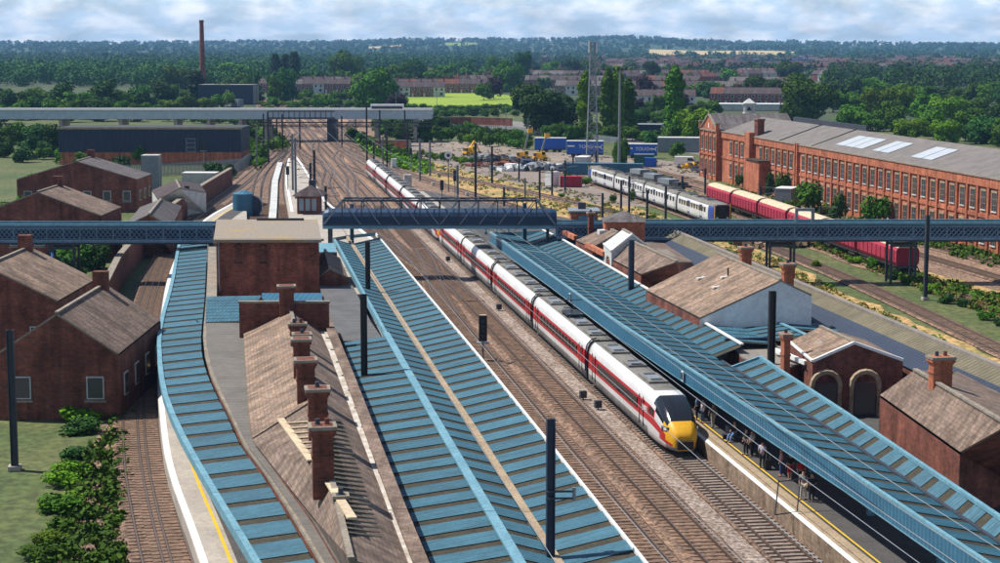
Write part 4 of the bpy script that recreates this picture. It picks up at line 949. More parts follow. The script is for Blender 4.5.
m = MB(); m.bar(tri[0], tri[2], .45, .3, 'stone'); m.bar(tri[2], tri[1], .45, .3, 'stone'); m.tube([tri[2], tri[2] + Vector((0, 0, .9))], .2, 'stone', 6, .05); m.build('gable_coping', rt)
m = MB()
for k in (0, 4): xx = gx0 + .2 + k * (gw - .4) / 4; wbox(m, xx - .35, xx + .35, -1.1, -.35, WH + .2, WH + 1.5, 'brick_red'); wbox(m, xx - .45, xx + .45, -1.2, -.25, WH + 1.5, WH + 1.75, 'stone')
m.build('pinnacle', rt)
# roofs of the long range
rh = 2.9
m = MB()
m.slab(wp(0, .4, WH + .02), wp(55, .4, WH + .02), wp(55, dep / 2, WH + rh), wp(0, dep / 2, WH + rh), .1, 'works_roof')
m.slab(wp(0, dep / 2, WH + rh), wp(55, dep / 2, WH + rh), wp(55, dep, WH), wp(0, dep, WH), .1, 'works_roof')
m.slab(wp(55, .4, WH + .1), wp(Lw, .4, WH + .1), wp(Lw, dep / 2, WH + rh), wp(55, dep / 2, WH + rh), .1, 'works_roof')
m.slab(wp(55, dep / 2, WH + rh), wp(Lw, dep / 2, WH + rh), wp(Lw, dep, WH), wp(55, dep, WH), .1, 'slate_grey')
m.add([wp(0, .4, WH), wp(0, dep, WH), wp(0, dep / 2, WH + rh - .1)], [(0, 1, 2)], 'brick_red'); m.add([wp(Lw, .4, WH), wp(Lw, dep / 2, WH + rh - .1), wp(Lw, dep, WH)], [(0, 1, 2)], 'brick_red')
m.build('roof', rt)
for x0_, x1_ in ((62, 66), (66.3, 70.3), (70.6, 74.6), (79, 82), (82.3, 86), (95, 99), (99.3, 103)):
    m = MB(); z = lambda y: WH + .2 + (rh - .1) * (y - .4) / (dep / 2 - .4)
    m.slab(wp(x0_, 2.3, z(2.3)), wp(x1_, 2.3, z(2.3)), wp(x1_, 6.4, z(6.4)), wp(x0_, 6.4, z(6.4)), .06, 'skylight'); m.build('rooflight', rt)
m = MB()
for x in (37, 55): m.bar(wp(x, .3, WH + .1), wp(x, dep / 2, WH + rh + .1), .15, .14, 'steel_dark')
m.bar(wp(55, dep / 2 + 2, WH + rh + .2), wp(15, dep / 2 + 2, WH + rh + .2), .5, .9, 'steel_dark'); m.build('roof_flashing', rt)
cp = root('bell_cupola', wp(tpx(748, 8.5), dep / 2, WH + rh - 1.0), 'small white square bell turret with a pyramid top on the works roof', 'cupola')
m = MB(); c = wp(tpx(748, 8.5), dep / 2, WH + rh - 1.0); m.box(c + Vector((0, 0, .8)), (2.1, 2.1, 1.6), 'dirtywhite', ra)
for dx in (-.85, .85):
    for dy in (-.85, .85): m.box(c + Vector((dx, dy, 2.4)), (.35, .35, 1.8), 'dirtywhite')
m.box(c + Vector((0, 0, 3.4)), (2.7, 2.7, .3), 'dirtywhite'); m.build('turret', cp)
m = MB(); q = [c + Vector((x, y, 3.55)) for x, y in ((-1.2, -1.2), (1.2, -1.2), (1.2, 1.2), (-1.2, 1.2))]; m.add(q + [c + Vector((0, 0, 4.6))], [(0, 1, 4), (1, 2, 4), (2, 3, 4), (3, 0, 4)], 'dirtywhite'); m.build('turret_roof', cp)
m = MB(); m.tube([c + Vector((0, 0, 2.0)), c + Vector((0, 0, 2.7))], .5, 'steel_dark', 8, .2); m.build('bell', cp)
stack('brick_chimney', 'short brick chimney with weeds growing on the works roof', wp(tpx(750.5), 1.6, WH + .9), 2.2, 1.3, 2.6, 0, None, 'brick_dark', rz=ra)
# ---------------------------------------------------------------- dark works building at left
Yd = P(200, 164.5, 0).y; xa, xb = D(60, 164, Yd).x, D(241, 164, Yd).x; zt3 = D(200, 128.5, Yd).z; zmid = D(200, 152, Yd).z
rt = root('dark_warehouse', ((xa + xb) / 2, Yd, 0), 'long navy clad warehouse above a red brick base with a pale roof edge', 'building')
m = MB(); m.box(((xa + xb) / 2, Yd + 7, zmid / 2), (xb - xa, 14, zmid), 'brick_red'); m.build('brick_base', rt)
m = MB(); m.box(((xa + xb) / 2, Yd + 7, (zmid + zt3) / 2), (xb - xa + .3, 14.3, zt3 - zmid - .01), 'navy_sheet'); m.build('cladding', rt)
m = MB(); m.box(((xa + xb) / 2, Yd + 7, zt3 + .1), (xb - xa + .6, 14.8, .22), 'steel_dark'); m.box(((xa + xb) / 2, Yd - .3, zt3 + .1), (xb - xa + .8, .3, .5), 'tan'); m.build('roof', rt)
x = D(191, 146, Yd).x; z = D(191, 145, Yd).z; m = MB(); m.box((x, Yd - .18, z), (2.2, .08, 3.1), 'navy')
for k in (-1.05, 1.05): m.box((x + k, Yd - .24, z), (.12, .08, 3.2), 'steel_grey')
for k in (-1.5, -.5, .5, 1.5): m.box((x, Yd - .25, z + k), (2.2, .08, .14), 'steel_grey')
m.build('window', rt)
for px, w_ in ((198, .15), (227, .12)):
    x = D(px, 146, Yd).x; m = MB(); m.box((x, Yd - .25, (zmid + zt3) / 2), (w_, .1, zt3 - zmid), 'steel_dark'); m.build('drainpipe', rt)
# far pale railway overbridge
Y5 = 500; xa, xb = D(-150, 116, Y5).x, D(432, 116, Y5).x; zt5 = D(300, 110, Y5).z; zb5 = D(300, 119, Y5).z
rt = root('road_bridge', ((xa + xb) / 2, Y5, 0), 'long pale blue girder road bridge crossing all the tracks in the distance', 'bridge')
m = MB(); m.box(((xa + xb) / 2, Y5, (zt5 + zb5) / 2), (xb - xa, .4, zt5 - zb5), 'bridgepale'); m.box(((xa + xb) / 2, Y5 + 10, (zt5 + zb5) / 2), (xb - xa, .4, zt5 - zb5), 'bridgepale'); m.build('girder', rt)
m = MB(); m.box(((xa + xb) / 2, Y5 + 5, zt5 - 1.35), (xb - xa, 9.5, .4), 'road'); m.build('deck', rt)
m = MB(); m.box(((xa + xb) / 2, Y5, zt5 + .12), (xb - xa, 1.3, .3), 'white'); m.box(((xa + xb) / 2, Y5 + 10, zt5 + .12), (xb - xa, 1.3, .3), 'white'); m.build('parapet_coping', rt)
xm0, xm1 = D(268, 116, Y5).x, D(335, 116, Y5).x
m = MB()
for x in np.arange(xm0, xm1, 1.5): m.box((x, Y5 - .3, (zt5 + zb5) / 2 - .2), (.14, .16, zt5 - zb5), 'steel_dark')
m.box(((xm0 + xm1) / 2, Y5 - .3, zb5 + .3), (xm1 - xm0, .2, .35), 'steel_dark'); m.box(((xm0 + xm1) / 2, Y5 - .3, zt5 - .3), (xm1 - xm0, .2, .2), 'steel_dark'); m.build('stiffener', rt)
xg0 = D(252, 124, Y5).x
m = MB(); m.box(((xg0 + xb) / 2, Y5 - .9, zb5 - .9), (xb - xg0, .3, .35), 'steel_dark'); m.box(((xg0 + xb) / 2, Y5 - .9, zb5 - 1.9), (xb - xg0, .3, .35), 'steel_dark')
for x in np.arange(xg0, xb, 2.2): m.bar((x, Y5 - .9, zb5 - 1.9), (x + 1.1, Y5 - .9, zb5 - .9), .1, .1, 'steel_dark')
m.build('service_girder', rt)
for px in (60, 120, 175, 208, 240, 266, 331, 376, 415):
    x = D(px, 120, Y5).x; m = MB(); m.box((x, Y5 + 5, (zb5 - .1) / 2), (2.4 if px == 331 else 1.0, 9, zb5 - .1), 'concrete' if px != 331 else 'steel_dark'); m.build('pier', rt)
# ---------------------------------------------------------------- trains
def coach(kind, Ln, nose=False, detail=True, pant=False):
    """local: +x forward, z from rail. returns Empty-free tree: body mesh with children"""
    E = kind == 'express'
    if E: prof = [(1.15, .35), (1.30, .45), (1.36, 1.0), (1.38, 1.42), (1.37, 2.0), (1.315, 2.62), (1.24, 2.95), (1.08, 3.28), (.85, 3.48), (.82, 3.50)]
    else: prof = [(1.2, .55), (1.36, .75), (1.40, 1.1), (1.40, 1.75), (1.39, 2.1), (1.35, 2.6), (1.27, 3.0), (1.1, 3.3), (.9, 3.45), (.85, 3.47)]
    # half section -> list of points from left-bottom over the top to right-bottom
    pts = [(-a, b) for a, b in prof] + [(a, b) for a, b in reversed(prof)]
    if E: mt = ['skirt', 'skirt', 'trainwhite', 'red', 'red', 'trainwhite', 'trainwhite', 'trainwhite', 'trainroof', 'trainroof']
    else: mt = ['skirt', 'trainwhite', 'trainwhite', 'trainwhite', 'trainwhite', 'trainwhite', 'trainroof', 'trainroof', 'trainroof', 'trainroof']
    smat = mt[:9] + ['trainroof'] + mt[:9][::-1]
    m = MB(); xs = [(-Ln / 2 + .25, 1, 1, 3.6, 0)]
    rings = []
    X0 = -Ln / 2 + .35; X1 = Ln / 2 - (.35 if not nose else (5.2 if E else 1.0))
    n = max(6, int((X1 - X0) / 2.2))
    for i in range(n + 1): rings.append((X0 + (X1 - X0) * i / n, 1, 1, 0))
    if nose:
        if E: ns = [(.6, .998, .995), (1.2, .99, .97), (1.8, .975, .925), (2.4, .95, .86), (3.0, .915, .775), (3.5, .87, .685), (4.0, .80, .58), (4.4, .70, .49), (4.75, .57, .39), (4.95, .42, .31)]
        else: ns = [(.35, .98, .985), (.65, .93, .95), (.8, .88, .90)]
        for dx, kw, kh in ns: rings.append((X1 + dx, kw, kh, dx))
    idx = []; npnt = len(pts)
    for x, kw, kh, t in rings:
        for (y, z) in pts:
            zz = .35 + (z - .35) * kh if E else z if z < 1.6 else 1.6 + (z - 1.6) * kh
            m.v.append((x, y * kw, zz))
    for r in range(len(rings) - 1):
        for k in range(npnt - 1):
            side = min(k, npnt - 2 - k); mat_ = smat[k]; t = rings[r + 1][3]
            if t > 0 and E:
                # nose colours
                if side >= 6: mat_ = 'trainwhite' if t <= 1.2 else 'glass' if t <= 4.0 else 'orange'
                elif side == 5: mat_ = 'trainwhite' if t <= 1.9 else 'glass' if t <= 3.5 else 'orange'
                elif side == 4: mat_ = 'red' if t <= 1.9 else 'trainwhite' if t <= 3.5 else 'orange'
                elif side == 3: mat_ = 'red' if t <= 4.0 else 'orange'
                elif side == 2: mat_ = 'trainwhite' if t <= 3.0 else 'red' if t <= 4.75 else 'orange'
                else: mat_ = 'trainwhite' if side == 1 and t <= 4.0 else 'skirt'
            elif t > 0: mat_ = 'emublue' if side < 7 else 'trainroof'
            elif not E and nose and rings[r][0] > X1 - 2.6 and side < 6: mat_ = 'emublue'
            a = r * npnt + k; m.f.append((a, a + npnt, a + npnt + 1, a + 1)); m.m.append(m.mi(mat_))
    m.f.append(tuple(range(npnt))); m.m.append(m.mi('underframe'))
    m.f.append(tuple(reversed(range((len(rings) - 1) * npnt, len(rings) * npnt)))); m.m.append(m.mi('orange' if nose and E else 'glass' if nose else 'underframe'))
    m.f.append(tuple([k * npnt for k in range(len(rings))] + [k * npnt + npnt - 1 for k in reversed(range(len(rings)))])); m.m.append(m.mi('underframe'))
    if E:
        for k in range(len(m.f) - 3): pass
    body = bpy.data.objects.new('coach', m.mesh('coach')); COL.objects.link(body)
    for p in body.data.polygons: p.use_smooth = len(p.vertices) == 4
    def sub(name, mb): return mb.build(name, body)
    # windows
    wl, wr = -Ln / 2 + (4.0 if E else 1.2), (Ln / 2 - (4.0 if E else 1.2)) if not nose else Ln / 2 - (8.2 if E else 4.5)
    if E: nwin, ww, z0, z1 = 12, 1.15, 1.70, 2.44
    else: nwin, ww, z0, z1 = 11, .95, 1.85, 2.6
    for sd_ in (-1, 1):
        if detail:
            w0 = MB(); yy = sd_ * (1.385 if E else 1.40); w0.box((0, yy, (z0 + z1) / 2), (ww, .09, z1 - z0), 'glass', M=Matrix.Rotation(-sd_ * radians_(3), 4, 'X'))
            me = w0.mesh('window')
            for i in range(nwin):
                o = bpy.data.objects.new('window', me); COL.objects.link(o); o.parent = body; o.location = (wl + (wr - wl) * (i + .5) / nwin, 0, 0)
        else:
            w0 = MB()
            for i in range(nwin): w0.box((wl + (wr - wl) * (i + .5) / nwin, sd_ * 1.375, (z0 + z1) / 2), (ww, .10, z1 - z0), 'glass')
            sub('window_row', w0)
        for xd in ((-Ln / 2 + 2.6, Ln / 2 - 2.6) if not nose else (-Ln / 2 + 2.6, (Ln / 2 - 7.0 if E else Ln / 2 - 3.4))) if E else (-Ln / 6, Ln / 6):
            d = MB(); d.box((xd, sd_ * 1.375, 1.78 if not E else 2.02), (1.05 if E else 1.3, .045, 1.95 if not E else 1.2), 'red' if E else 'emublue'); d.box((xd, sd_ * 1.40, 2.2), (.4, .03, .75), 'glass'); d.box((xd - .58, sd_ * 1.385, 1.8), (.06, .06, 2.1), 'black'); d.box((xd + .58, sd_ * 1.385, 1.8), (.06, .06, 2.1), 'black'); sub('door', d)
    # bogies
    for xb in (-Ln / 2 + 4.2, Ln / 2 - (4.2 if not nose else 5.6)):
        b = MB()
        for y in (-1.0, 1.0): b.box((xb, y, .52), (3.2, .18, .3), 'underframe'); b.box((xb, y, .78), (1.0, .3, .3), 'underframe')
        for dx in (-1.25, 1.25):
            for y in (-.75, .75): b.tube([(xb + dx, y - .07, .44), (xb + dx, y + .07, .44)], .43, 'rail', 12)
            b.box((xb + dx, 0, .44), (.16, 1.4, .16), 'underframe')
        sub('bogie', b)
    u = MB(); u.box((0, 0, .55), (Ln * .45, 2.3, .55), 'underframe'); sub('underfloor_box', u)
    # roof equipment
    zr = 3.50 if E else 3.47; r_ = random.Random(int(Ln * 10) + nose)
    for xc, l_ in ((-Ln * .33, 3.6), (-Ln * .08, 2.0), (Ln * .14, 3.4)) + (((Ln * .36, 2.6),) if not nose else ()):
        q = MB(); q.box((xc, 0, zr + .07), (l_, 1.4, .18), 'trainroof'); q.box((xc, 0, zr + .17), (l_ * .8, .95, .06), 'steel_grey' if E else 'steel_dark')
        for g_ in (-1, 1): q.box((xc + g_ * l_ * .3, 0, zr + .2), (.5, .8, .05), 'steel_dark')
        sub('roof_unit', q)
    g = MB(); e_ = -Ln / 2
    prg = [(-1.15, .9), (-1.15, 2.9), (-.9, 3.3), (.9, 3.3), (1.15, 2.9), (1.15, .9)]
    def gang(x0, x1):
        vs = [(x, y, z) for x in (x0, x1) for y, z in prg]; g.add(vs, [(i, i + 1, 7 + i, 6 + i) for i in range(5)] + [(5, 0, 6, 11), (5, 4, 3, 2, 1, 0), (6, 7, 8, 9, 10, 11)], 'black')
    gang(e_ - .02, e_ + .36)
    if not nose: gang(-e_ - .36, -e_ + .02)
    sub('gangway', g)
    if E:
        for xg in (e_ + .45,) + (() if nose else (-e_ - .45,)):
            h = MB(); h.tube([(xg, -1.42, 1.0), (xg, -1.42, 2.6), (xg, -1.28, 3.15), (xg, -.95, 3.55), (xg, -.5, 3.66)], .06, 'black', 5); sub('cable_hoop', h)
    if pant:
        h = MB(); h.box((0, 0, zr + .3), (2.6, 1.5, .12), 'black'); h.tube([(-1.1, 0, zr + .3), (.7, 0, zr + .75), (-.5, 0, zr + 1.35)], .05, 'black', 5); h.bar((-.5, -.9, zr + 1.4), (-.5, .9, zr + 1.4), .15, .06, 'black')
        for dx in (-1.1, 1.1):
            for dy in (-.5, .5): h.tube([(dx, dy, zr), (dx, dy, zr + .4)], .1, 'steel_grey', 6)
        h.tube([(-1.6, .4, zr + .2), (-3.4, .4, zr + .25), (-4.6, .1, zr + .12)], .06, 'black', 5); sub('pantograph', h)
    if nose and E:
        for s_ in (-1, 1):
            h = MB(); h.box((Ln / 2 - 1.35, s_ * 1.06, 1.66), (.8, .12, .30), 'steel_dark', -s_ * .36); h.box((Ln / 2 - 1.25, s_ * 1.11, 1.67), (.3, .06, .18), 'white', -s_ * .36); sub('headlight', h)
        h = MB(); h.bar((Ln / 2 - 3.1, .1, 2.97), (Ln / 2 - 2.0, -.35, 2.62), .04, .05, 'black'); sub('wiper', h)
        h = MB(); h.box((Ln / 2 - .18, 0, .75), (.3, 1.1, .55), 'underframe'); sub('coupler_cover', h)
        for s_ in (-1, 1):
            h = MB(); h.box((Ln / 2 - 4.3, s_ * 1.335, 2.28), (1.15, .07, .48), 'glass', -s_ * .02); sub('cab_window', h)
    if nose and not E:
        h = MB(); h.box((Ln / 2 - .16, 0, 2.55), (.1, 2.3, 1.15), 'glass'); h.box((Ln / 2 - .10, 0, 2.0), (.1, 1.0, 1.9), 'black'); sub('windscreen', h)
        for s_ in (-1, 1): h = MB(); h.box((Ln / 2 - .14, s_ * 1.2, 2.3), (.14, .14, 2.3), 'orange'); h.box((Ln / 2 - .1, s_ * .8, 1.35), (.12, .3, .18), 'white'); sub('headlight', h)
    return body
def radians_(a): return a * pi / 180
def text_mesh(body, txt, size, loc, rot, mat, parent, name='lettering'):
    cu = bpy.data.curves.new('txt', 'FONT'); cu.body = body if txt is None else txt; cu.size = size; cu.align_x = 'CENTER'; cu.align_y = 'CENTER'; cu.extrude = .01
    to = bpy.data.objects.new('txt', cu); COL.objects.link(to); dg = bpy.context.evaluated_depsgraph_get(); dg.update()
    me = bpy.data.meshes.new_from_object(to.evaluated_get(dg)); bpy.data.objects.remove(to); me.materials.clear(); me.materials.append(MAT[mat])
    o = bpy.data.objects.new(name, me); COL.objects.link(o); o.parent = parent; o.location = loc; o.rotation_euler = rot; return o
def place_on(pts, dist):
    acc = 0
    for a, b in zip(pts, pts[1:]):
        l = (b - a).length
        if acc + l >= dist: return a + (b - a) * ((dist - acc) / l), (b - a).normalized()
        acc += l
    return pts[-1], (pts[-1] - pts[-2]).normalized()
def set_train(rt, protos, path, lens, start):
    d = start
    for (proto, flip), Ln in zip(protos, lens):
        p0, _ = place_on(path, d + Ln * .16); p1, _ = place_on(path, d + Ln * .84); c = (p0 + p1) / 2; t = (p0 - p1).normalized()
        if flip: t = -t
        o = copy_tree(proto); o.parent = rt; loc = Vector((c.x, c.y, RAILZ)) - Vector(rt.location)
        o.location = loc; o.rotation_euler = (0, 0, math.atan2(t.y, t.x)); d += Ln
        yield o
def kill(o):
    for ch in list(o.children): kill(ch)
    bpy.data.objects.remove(o)
cn = coach('express', 25.9, nose=True); cm = coach('express', 26, detail=True); cp_ = coach('express', 26, pant=True)
cf = coach('express', 26, detail=False); cfn = coach('express', 25.9, nose=True, detail=False)
front = P(692, 461.5, 0); s_front = front.dot(DT)
path = [TL(s_front, L1), TL(s_front + 400, L1)]
trn = root('express_train', TL(s_front, L1, RAILZ), 'white express train of ten coaches with a red window band and yellow nose', 'train', world=False)
seq = [(cn, False), (cp_, False), (cm, False), (cm, False), (cn, True), (cfn, False), (cf, False), (cf, False), (cf, False), (cfn, True)]
cs = list(set_train(trn, seq, path, [26] * 10, 0))
text_mesh('LNER', None, .62, (Ln_ := 26 / 2 - 6.0, 1.405, 2.1), (pi / 2, 0, pi), 'white', cs[0]); text_mesh('LNER', None, .62, (7.0, -1.405, 2.1), (pi / 2, 0, 0), 'white', cs[0])
for c_ in (cn, cm, cp_, cf, cfn): kill(c_)
# suburban train
en = coach('local', 23, nose=True); em = coach('local', 23)
ep = resample(smooth(pt_((540, 170), (562, 175), (592, 183.5), (650, 203), (720, 228), (790, 256), (870, 290)), 3), 1)
st_ = min(range(len(ep)), key=lambda i: abs(ep[i].x - P(722, 229, 0).x) + abs(ep[i].y - P(722, 229, 0).y)); rp = list(reversed(ep[:st_ + 1]))
tot = sum((b - a).length for a, b in zip(rp, rp[1:]))
endd = min(range(len(rp)), key=lambda i: (rp[i] - P(593, 184, 0)).length); LT = sum((b - a).length for a, b in zip(rp[:endd], rp[1:endd + 1]))
nc = 4; Lc_ = LT / nc; print('suburban length', LT)
tr2 = root('suburban_train', (rp[0].x, rp[0].y, RAILZ), 'off white four coach commuter train with blue ends parked on the curved siding', 'train', world=False)
for c_ in set_train(tr2, [(en, False), (em, False), (em, False), (en, True)], rp, [Lc_] * nc, 0): c_.scale = (Lc_ / 23.1, 1, 1)
kill(en); kill(em)
# maroon wagons
def wagon():
    r = root('freight_wagon', (0, 0, 0), None, 'wagon', 'maroon covered wagons on the siding', world=False)
    m = MB(); Ln = 15.5; prof = [(-1.2, 1.1), (-1.42, 1.5), (-1.42, 2.9), (-1.2, 3.25)]
    P_ = [(y, z) for y, z in prof] + [(-y, z) for y, z in reversed(prof)]
    vs = [(x, y, z) for x in (-Ln / 2 + .4, Ln / 2 - .4) for y, z in P_]; m.add(vs, [(i, i + 8, i + 9, i + 1) for i in range(7)] + [tuple(range(8)), tuple(reversed(range(8, 16)))], 'maroon')
    for x in np.linspace(-Ln / 2 + 1.2, Ln / 2 - 1.2, 9):
        for y in (-1.45, 1.45): m.box((x, y, 2.2), (.12, .08, 1.4), 'maroon')
    m.build('hopper', r)
    m = MB(); c = [(-1.22, 3.22), (-1.0, 3.5), (-.5, 3.68), (0, 3.74), (.5, 3.68), (1.0, 3.5), (1.22, 3.22)]
    vs = [(x, y, z) for x in (-Ln / 2 + .4, Ln / 2 - .4) for y, z in c]; m.add(vs, [(i, i + 7, i + 8, i + 1) for i in range(6)] + [tuple(range(7)), tuple(reversed(range(7, 14)))], 'cream'); m.build('cover', r)
    m = MB(); m.box((0, 0, .95), (Ln, 2.3, .25), 'underframe'); m.box((0, 0, .8), (5, 1.8, .6), 'underframe'); m.build('underframe', r)
    for xb in (-Ln / 2 + 2.6, Ln / 2 - 2.6):
        b = MB()
        for dx in (-.95, .95):
            for y in (-.75, .75): b.tube([(xb + dx, y - .07, .44), (xb + dx, y + .07, .44)], .43, 'rail', 10)
        for y in (-.98, .98): b.box((xb, y, .55), (2.6, .15, .3), 'underframe')
        b.build('bogie', r)
    return r
wg = wagon(); wpth = resample(smooth(pt_((660, 187), (712, 205), (760, 222), (843, 253), (1000, 313), (1060, 337)), 3), 1)
i0 = min(range(len(wpth)), key=lambda i: (wpth[i] - P(713, 205.5, 0)).length)
wl = ['maroon wagon with cream cover, farthest of the rake beside the commuter train cab', 'maroon wagon with cream cover, second from the far end of the rake', 'maroon wagon with cream cover, half hidden behind the lattice footbridge', 'maroon wagon with cream cover seen just below the lattice footbridge', 'maroon wagon with cream cover, second nearest at the right edge', 'maroon wagon with cream cover, nearest of the rake at the right edge']
for k in range(6):
    o = wg if k == 0 else copy_tree(wg); o['label'] = wl[k]
    p0, p1 = wpth[min(len(wpth) - 1, i0 + int(k * 16.0 + 3))], wpth[min(len(wpth) - 1, i0 + int(k * 16.0 + 13))]; c = (p0 + p1) / 2; t = (p1 - p0)
    o.location = (c.x, c.y, RAILZ); o.rotation_euler = (0, 0, math.atan2(t.y, t.x))
# flat trolleys / dark wagons behind the commuter train
for k, (px, py) in enumerate(((643, 180.5), (657, 185.5), (672, 191))):
    c = P(px, py); m = MB(); r = root('flat_wagon', (c.x, c.y, RAILZ), ['low dark flat wagon with pale sheeting, farthest of three behind the commuter train', 'low dark flat wagon with pale sheeting, middle of three behind the commuter train', 'low dark flat wagon with pale sheeting, nearest of three behind the commuter train'][k], 'wagon', 'flat wagons behind the commuter train', world=False, rz=math.atan2(-.96, .28) + .12)
    m.box((0, 0, .9), (11, 2.5, .3), 'underframe'); m.box((0, 0, .5), (7, 1.8, .5), 'underframe'); m.build('frame', r)
    m = MB(); m.box((-1.5, 0, 1.5), (4.5, 2.2, .9), 'steel_grey'); m.box((3, 0, 1.35), (2.5, 2.2, .6), 'steel_dark'); m.build('load', r)
# ---------------------------------------------------------------- masts, wires, signals
def mast(px, py, ty, label, zb=0.0, r=.16, arm=0, mat='steel_dark', grp='overhead line masts', name='overhead_line_mast', ground=None):
    b = P(px, py, zb); top = D(px, ty, b.y).z; z0 = zb if ground is None else ground
    rt = root(name, (b.x, b.y, z0), label, 'mast', grp, world=False, rz=ANG - pi / 2)
    h = top - z0; m = MB()
    for s in (-1, 1): m.box((s * r, 0, h / 2), (.05, r * 2, h), mat)
    m.box((0, 0, h / 2), (r * 2, .04, h), mat); m.box((0, 0, .15), (r * 4, r * 4, .3), 'concrete'); m.build('pole', rt)
    if arm:
        m = MB(); L_ = abs(arm); s = 1 if arm > 0 else -1; hz = min(h - .4, 6.2)
        m.tube([(0, 0, hz), (s * L_, 0, hz + .1)], .045, 'steel_grey', 5); m.tube([(0, 0, hz + 1.0 if hz + 1 < h else h - .05), (s * L_ * .95, 0, hz + .12)], .035, 'steel_grey', 5); m.tube([(0, 0, hz - 1.0), (s * L_ * .9, 0, hz - .7)], .04, 'steel_grey', 5); m.build('arm', rt)
        m = MB(); m.tube([(s * .35, 0, hz + .02), (s * .8, 0, hz + .04)], .09, 'brick_dark', 8); m.build('insulator', rt)
    return rt
MS = [(264, 152.5, 113.5, 'tall dark mast at the left verge before the far road bridge, leftmost of its pair'), (268.6, 164, 112, 'tall dark mast at the left verge before the far road bridge, nearer of its pair'),
      (277, 140, 108, 'tall thin mast standing against the dark ribbed part of the road bridge'), (282.7, 151, 114, 'tall dark mast on the left of the throat, right of the bushes'), (257, 168, 128, 'grey mast beside the pale palisade fence left of the throat tracks'),
      (293, 196, 134, 'grey mast at the tip of the island platform, left one of two'), (296, 205, 137.6, 'grey mast at the tip of the island platform, right one of two'),
      (311, 213, 163, 'dark mast beside the platform shelter'), (315, 216, 150, 'tallest dark mast beside the island platform edge, left of the running lines'), (326, 217, 186, 'short dark mast just left of the covered bridge end'),
      (387, 171, 131, 'dark mast in the bushes right of the throat'), (383, 168, 137, 'grey mast in the bushes right of the throat, one of a close pair'), (407.5, 159, 121, 'dark mast beside the sunlit verge bushes'), (420, 181, 138.5, 'plain grey mast right of the express train tail'),
      (457.6, 205, 165, 'thick grey mast with a dark box behind the covered bridge'), (475.6, 203, 143, 'tallest dark mast behind the covered bridge, below the yellow excavator'), (504, 212, 187, 'short dark mast behind the covered bridge in dry grass'),
      (525, 200, 178, 'thin mast in the dry grass left of the grey cabinets'), (539.6, 200, 170, 'thin mast with a wide foot in the dry grass'), (552, 196, 168, 'thin mast in front of the white cabinet'), (519, 182, 158, 'thin mast beside the goods yard rubble'),
      (573, 175, 155, 'brown mast left of the pale container'), (596, 174, 151, 'brown mast right of the lattice tower foot'), (602.4, 221, 193, 'rust brown mast in dry grass left of the hipped tower'),
      (621, 210, 180, 'thin mast in front of the commuter train, first from its far end'), (629, 215, 176, 'thin mast in front of the commuter train, second from its far end'), (647, 221, 190, 'thin mast in front of the commuter train, right of the hipped tower roof'), (665.5, 222, 186, 'thin mast in front of the commuter train near its cab'),
      (730, 224, 207, 'thin mast beside the maroon wagons above the footbridge'), (331, 133, 108, 'dark mast under the right end of the far ribbed bridge part'), (367, 162, 104, 'tall dark mast right of the far road bridge pier'), (374, 170, 143, 'short dark mast by the throat beside the express tail'), (380, 152, 110, 'dark mast carrying a T arm near the road bridge end'), (405, 150, 110, 'dark mast behind the verge bushes near the lane'),
      (300, 150, 118, 'thin dark mast in the middle of the throat tracks, left one'), (342, 148, 116, 'thin dark mast at the right of the throat tracks under the bridge end'), (247, 140, 112, 'thin dark mast left of the throat before the bridge'), (430, 176, 140, 'slim grey mast in the sunny verge right of the express tail'), (492, 184, 146, 'slim dark mast before the goods yard rubble'), (565, 192, 160, 'slim dark mast behind the dark red hut'), (682, 206, 176, 'slim mast beside the cab of the commuter train'), (705, 195, 168, 'slim mast in front of the works wing'), (760, 216, 186, 'slim mast beside the works annexe and wagons'), (820, 236, 206, 'slim mast behind the lattice footbridge near the large bush'),
      (190, 163, 140, 'thin lamp like mast before the navy warehouse')]
for i, (px, py, ty, lab) in enumerate(MS):
    mast(px, py, ty, lab, arm=(2.6, 2.6, -2.6)[i % 3] if py - ty > 20 else 0, r=.17 if px < 500 else .14, mat='steel_grey' if 'grey' in lab else 'steel_dark')
mast(368, 293, 242, 'black mast through the central canopy, farther of its aligned pair', 4.2, r=.2, ground=PZ, mat='black'); mast(364.3, 375, 294, 'black mast through the central canopy edge, nearer of its aligned pair', 4.4, r=.2, ground=PZ, mat='black')
mast(352, 239, 204, 'pale blue mast in front of the covered bridge at the left canopy end', 4.4, r=.2, ground=PZ, mat='fascia'); mast(524.6, 239, 203, 'pale blue mast in front of the covered bridge at the right canopy end', 4.4, r=.2, ground=PZ, mat='fascia')
mast(631, 290, 240, 'dark blue mast on the right canopy beside the white lantern', 4.5, r=.22, ground=PZ, mat='navy'); mast(771, 364, 291, 'tall black mast in front of the white gable wall', 4.3, r=.21, ground=PZ, mat='black')
rt = mast(550.3, 552, 419, 'largest navy mast rising at the bottom edge through the central canopy', 4.5, r=.165, ground=PZ, mat='navy')
m = MB(); h0 = D(550, 491, P(550.3, 552, 4.5).y).z - PZ
for dz in (0, -.32): m.tube([(-.25, -.18, h0 + dz), (.3, -.18, h0 + dz), (1.1, -.18, h0 + dz - .02)], .05, 'steel_dark', 6); m.tube([(1.05, -.18, h0 + dz - .12), (1.05, -.18, h0 + dz + .16)], .09, 'steel_grey', 6)
m.build('bracket', rt)
mast(15, 470, 330, 'dark mast beyond the outer left tracks', 0, r=.2); mast(925, 300, 215, 'dark mast beside the far right sidings', 0, r=.17)
